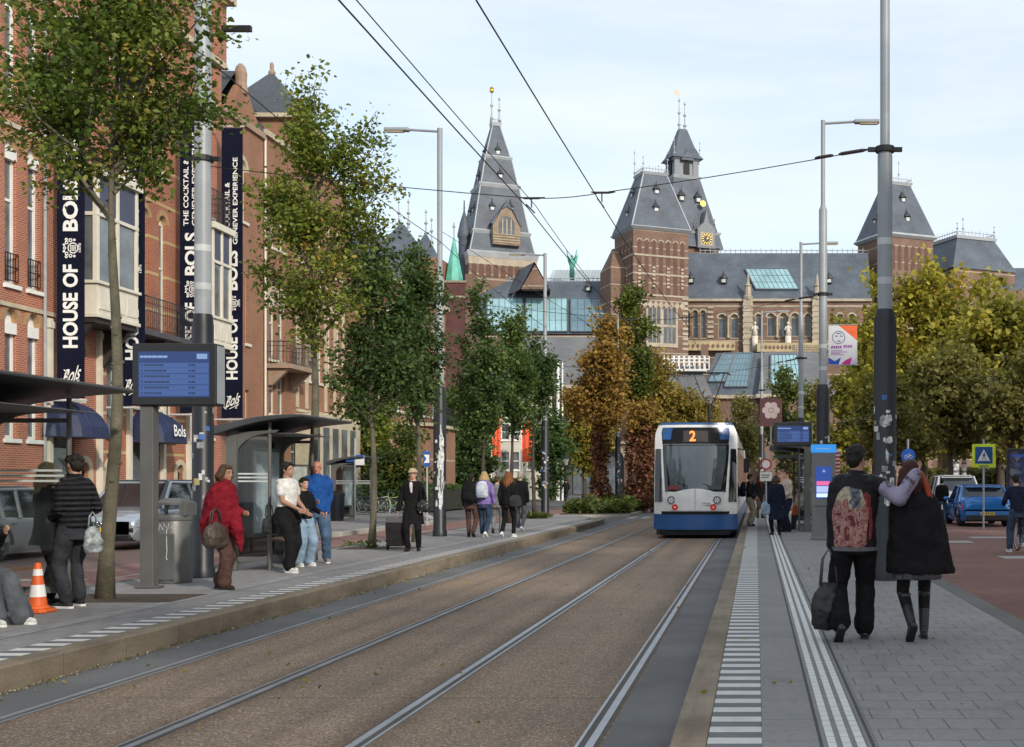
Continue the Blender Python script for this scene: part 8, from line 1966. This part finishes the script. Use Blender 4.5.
# round prohibition sign
t = post_sign('prohibition_sign', 'round white sign with a red rim near the tram’s right flank', 766, 44, PZ, 2.5); MB().disc((0, -.05, 2.07), .21, 'y', 28, .02).build('rim', mat('sign_red', (.5, .02, .02), .4), t); MB().disc((0, -.063, 2.07), .15, 'y', 24, .01).build('face', white, t); MB().cbox((0, -.05, 1.62), (.44, .02, .32)).build('plate', white, t)
mb = MB(); mb.box(-.15, .15, -.065, -.061, 1.66, 1.69); mb.box(-.15, .1, -.065, -.061, 1.58, 1.61); mb.build('plate_text', blackp, t)
# zebra-crossing sign, cycle-path sign
t = post_sign('crossing_sign', 'square pedestrian-crossing sign with a fluorescent yellow border', 983.5, 40, .05, 3.0)
yb = mat('sign_fluo', (.62, .80, .03), .4); MB().cbox((0, -.04, 2.44), (.78, .03, .78)).build('border', yb, t, bevel=.02); MB().cbox((0, -.058, 2.46), (.58, .006, .56)).build('field', mat('sign_navy_blue', (.012, .075, .27), .4), t)
mb = MB(); mb.prism([(-.21, 2.27), (.21, 2.27), (0, 2.66)], 'y', -.066, -.062); tr_ = mb.build('triangle', lettering, t)
mb = MB(); mb.disc((.01, -.0675, 2.545), .022, 'y', 12, .002)
for a in ([(-.01, 2.52), (.03, 2.52), (.035, 2.42), (-.02, 2.42)], [(-.015, 2.43), (.012, 2.43), (-.04, 2.31), (-.065, 2.315)], [(.01, 2.43), (.035, 2.42), (.075, 2.315), (.05, 2.305)], [(-.01, 2.515), (-.06, 2.44), (-.045, 2.43), (.0, 2.48)], [(.03, 2.515), (.07, 2.45), (.055, 2.44), (.02, 2.48)]): mb.add([(u, -.0685, v) for u, v in a], [(0, 1, 2, 3)])
for k in range(4): mb.add([(u, -.0685, v) for u, v in ((-.15+k*.08, 2.285), (-.105+k*.08, 2.285), (-.11+k*.08, 2.30), (-.14+k*.08, 2.30))], [(0, 1, 2, 3)])
mb.build('walker_symbol', MATS['sign_navy_blue'], tr_)
mb = MB(); mb.cbox((0, -.06, 2.10), (.34, .006, .03)); mb.build('small_text', MATS['sign_navy_blue'], t)
t = post_sign('cycle_sign', 'round blue sign showing just above the couple’s heads', 908, 40, .05, 3.0); MB().disc((0, -.05, 2.44), .24, 'y', 28, .02).build('face', mat('sign_bright_blue', (.015, .12, .55), .4), t)
mb = MB(); mb.torus((-.08, -.064, 2.40), .055, .008, 'y', 18, 4); mb.torus((.08, -.064, 2.40), .055, .008, 'y', 18, 4); mb.tube([(-.08, -.064, 2.40), (-.03, -.064, 2.49), (.05, -.064, 2.49), (.08, -.064, 2.40)], .007, 4); mb.tube([(-.08, -.064, 2.40), (.0, -.064, 2.40), (.05, -.064, 2.49), (.07, -.064, 2.53)], .007, 4); mb.build('bicycle_symbol', lettering, t)
# poster panel at the right edge
t = thing('billboard', 'black-framed poster panel on a post at the right edge', 'billboard', ((1024-CX)*38/F, 38, .05)); MB().box(-.55, .95, -.08, .08, 1.3, 2.62).build('case', mat('case_black', (.012, .012, .013), .35), t, bevel=.02)
def m_poster():
    m, nt, b = nodes_of('poster_mosaic'); co = objco(nt); v = N(nt, 'ShaderNodeTexVoronoi'); v.inputs['Scale'].default_value = 6; nt.links.new(co, v.inputs['Vector'])
    nt.links.new(ramp(nt, N2(nt, v.outputs['Color']), [(0, (.01, .02, .07)), (.4, (.02, .05, .18)), (.6, (.10, .06, .05)), (.8, (.02, .10, .28)), (1, (.25, .2, .16))]), b.inputs['Base Color']); b.inputs['Roughness'].default_value = .3
    return m
MB().box(-.47, .87, -.086, -.081, 1.38, 2.54).build('poster', m_poster(), t); MB().box(.1, .3, -.06, .06, 0, 1.3).build('post', anthr2, t)
mb = MB(); mb.box(-.40, .30, -.09, -.087, 2.36, 2.44); mb.build('poster_heading', mat('poster_blue', (.03, .12, .5), .4), t)
# white ringed advertising columns
for px, Y, lb in ((954.5, 62, 'thicker white ringed column beyond the parked cars'), (964, 64, 'slimmer white ringed column with a red band beyond the parked cars')):
    t = thing('advertising_column', lb, 'column', ((px-CX)*Y/F, Y, .16), 0, 'ringed columns beyond the parked cars'); r_ = .24 if px < 960 else .13
    MB().lathe([(r_+.04, 0), (r_+.04, .3), (r_, .32), (r_, 2.75), (r_+.05, 2.78), (r_+.05, 2.9), (.05, 3.0)], 20).build('shaft', mat('column_pale', (.42, .42, .42), .6, 0, .5, 5), t, smooth=True)
    mb = MB()
    for k in range(5): mb.lathe([(r_+.005, .6+k*.45), (r_+.005, .72+k*.45)], 20)
    mb.build('ring_band', mat('band_dark', (.10, .10, .11) if px < 960 else (.3, .04, .04), .6), t, smooth=True)
# event banner on the lamp pole
t = thing('pole_banner', 'white event banner with orange corner hanging on the right-hand lamp pole', 'banner', (1.72, 30.8, PZ))
mb = MB(); mb.box(.14, .88, -.008, .008, 4.44, 5.44); cl = mb.build('banner_cloth', mat('banner_white', (.62, .63, .65), .6, 0, .05, 2), t)
mb = MB()
for z in (4.42, 5.46): mb.tube([(.05, 0, z), (.9, 0, z)], .012, 6)
mb.build('bracket', steel, t)
def flatp(pts, name, c, lift): MB().add([(x, -.008-lift, z) for x, z in pts], [tuple(range(len(pts)))]).build(name, mat('print_'+name, c, .6, 0, .1, 5), cl)
flatp([(.40, 5.44), (.88, 5.44), (.88, 5.05)], 'orange_corner', (.75, .12, .03), .002)
flatp([(.14, 4.44), (.14, 4.62), (.30, 4.52), (.46, 4.62), (.40, 4.44)], 'blue_wedge', (.02, .06, .42), .002)
flatp([(.46, 4.44), (.58, 4.55), (.74, 4.62), (.70, 4.44)], 'magenta_wedge', (.48, .01, .22), .002)
flatp([(.72, 4.44), (.74, 4.6), (.80, 4.52), (.86, 4.62), (.88, 4.44)], 'lilac_wedge', (.5, .42, .55), .003)
mb = MB()
for r_, w_ in ((.17, .02),):
    m_ = 16; c_ = (.40, 5.13); vs = [(c_[0]+q*a, -.0115, c_[1]+q*b) for a, b in ring_dirs(m_) for q in (r_-w_, r_)]; mb.add(vs, [(2*i, 2*i+1, (2*i+3) % (2*m_), (2*i+2) % (2*m_)) for i in range(m_)])
for u, v, a, b in ((.30, 5.15, .08, .03), (.43, 5.15, .08, .03), (.36, 5.02, .1, .03), (.33, 5.22, .15, .025)): mb.add([(u, -.0115, v), (u+a, -.0115, v), (u+a*.8, -.0115, v+b), (u+a*.1, -.0115, v+b)], [(0, 1, 2, 3)])
mb.build('line_drawing', mat('print_slate', (.12, .13, .25), .6), cl)
mb = MB(); q = .20
for L in (.05, .04, .05, .03, .05): mb.add([(q, -.0115, 4.84), (q+L, -.0115, 4.85), (q+L+.01, -.0115, 4.92), (q+.01, -.0115, 4.91)], [(0, 1, 2, 3)]); q += L+.012
q += .04
for L in (.05, .04, .04, .05): mb.add([(q, -.0115, 4.86), (q+L, -.0115, 4.87), (q+L+.01, -.0115, 4.94), (q+.01, -.0115, 4.93)], [(0, 1, 2, 3)]); q += L+.012
for i, (a, b) in enumerate(((.2, .5), (.2, .62), (.2, .45), (.2, .55))): mb.add([(a, -.0115, 4.78-.035*i), (b, -.0115, 4.785-.035*i), (b, -.0115, 4.80-.035*i), (a, -.0115, 4.795-.035*i)], [(0, 1, 2, 3)])
mb.build('script_line', mat('print_purple', (.30, .08, .34), .6), cl)
# flower emblem on a red board behind the display, seen small above the shelter
t = thing('banner_board', 'dark red board with a white flower emblem above the right-hand shelter', 'board', ((771-CX)*60/F, 60, PZ)); MB().box(-.55, .55, -.04, .04, 4.2, 5.6).build('panel', mat('board_maroon', (.06, .015, .02), .6), t)
mb = MB()
for k in range(6): a = k*math.pi/3; mb.disc((.28*math.cos(a), -.045, 5.0+.28*math.sin(a)), .17, 'y', 12, .004+.0005*k)
mb.disc((0, -.052, 5.0), .1, 'y', 12, .004); mb.build('emblem', mat('emblem_pale', (.32, .26, .26), .6), t); MB().box(-.05, .05, -.03, .03, 0, 4.2).build('post', anthr2, t)
# old lantern at the end of the street
t = thing('street_lantern', 'old-fashioned lantern post among the distant cyclists', 'lantern', ((566-CX)*98/F, 98, 0)); MB().lathe([(.16, 0), (.16, .4), (.08, .5), (.06, 2.9), (.1, 3.0)], 10).build('post', iron, t); MB().lathe([(.12, 3.0), (.24, 3.45), (.24, 3.5)], 6).build('lantern', mat('lantern_glass', (.25, .27, .25), .2), t); MB().lathe([(.28, 3.5), (.12, 3.75), (.03, 3.95)], 6).build('cap', iron, t)
SKY, SUN, EXPO, ELEV, AZ = .13, 1.95, 0.82, 27, 142
# ------------------------------------------------------------------ world, sun, camera
w = bpy.data.worlds.new('World'); scene.world = w; w.use_nodes = True
nt = w.node_tree; nt.nodes.clear()
sky = N(nt, 'ShaderNodeTexSky', sky_type='NISHITA'); sky.sun_disc = False
sky.sun_elevation = R(ELEV); sky.sun_rotation = R(AZ)
sky.air_density = 1.0; sky.dust_density = 1.5; sky.ozone_density = 1.2
b1 = N(nt, 'ShaderNodeBackground'); nt.links.new(sky.outputs[0], b1.inputs[0]); b1.inputs[1].default_value = SKY
co = N(nt, 'ShaderNodeTexCoord').outputs['Generated']
mp = N(nt, 'ShaderNodeMapping'); mp.inputs['Scale'].default_value = (1.6, 1.6, 9.0); mp.inputs['Location'].default_value = (.3, .2, .45); nt.links.new(co, mp.inputs[0])
f = noise(nt, mp.outputs[0], 1.7, 6, .55)
fac = ramp(nt, f, [(.34, .55), (.5, .76), (.66, .92)])
b2 = N(nt, 'ShaderNodeBackground'); b2.inputs[0].default_value = (.535, .58, .612, 1); b2.inputs[1].default_value = 1.0
mx = N(nt, 'ShaderNodeMixShader'); nt.links.new(fac, mx.inputs[0]); nt.links.new(b1.outputs[0], mx.inputs[1]); nt.links.new(b2.outputs[0], mx.inputs[2])
out = N(nt, 'ShaderNodeOutputWorld'); nt.links.new(mx.outputs[0], out.inputs[0])
sl = bpy.data.lights.new('sun', 'SUN'); sl.energy = SUN; sl.angle = R(2.5); sl.color = (1, .92, .80)
so = bpy.data.objects.new('sun', sl); COL.objects.link(so)
d = Vector((math.sin(R(AZ))*math.cos(R(ELEV)), math.cos(R(AZ))*math.cos(R(ELEV)), math.sin(R(ELEV))))
so.rotation_euler = d.to_track_quat('Z', 'Y').to_euler()
cam = bpy.data.cameras.new('camera'); co_ = bpy.data.objects.new('camera', cam); COL.objects.link(co_)
co_.location = (0, 0, H0); co_.rotation_euler = (R(90), 0, 0)
cam.sensor_fit = 'HORIZONTAL'; cam.sensor_width = 36; cam.lens = F/1024*36
cam.shift_x = -(CX-512)/1024; cam.shift_y = (CY-373.5)/1024
cam.clip_end = 6000; cam.clip_start = .05
scene.camera = co_
scene.view_settings.view_transform = 'Standard'; scene.view_settings.look = 'None'
scene.view_settings.gamma = 1; scene.view_settings.exposure = EXPO
scene.cycles.use_denoising = True
scene.cycles.max_bounces = 6; scene.cycles.diffuse_bounces = 3; scene.cycles.transparent_max_bounces = 16
scene.cycles.sample_clamp_indirect = 4
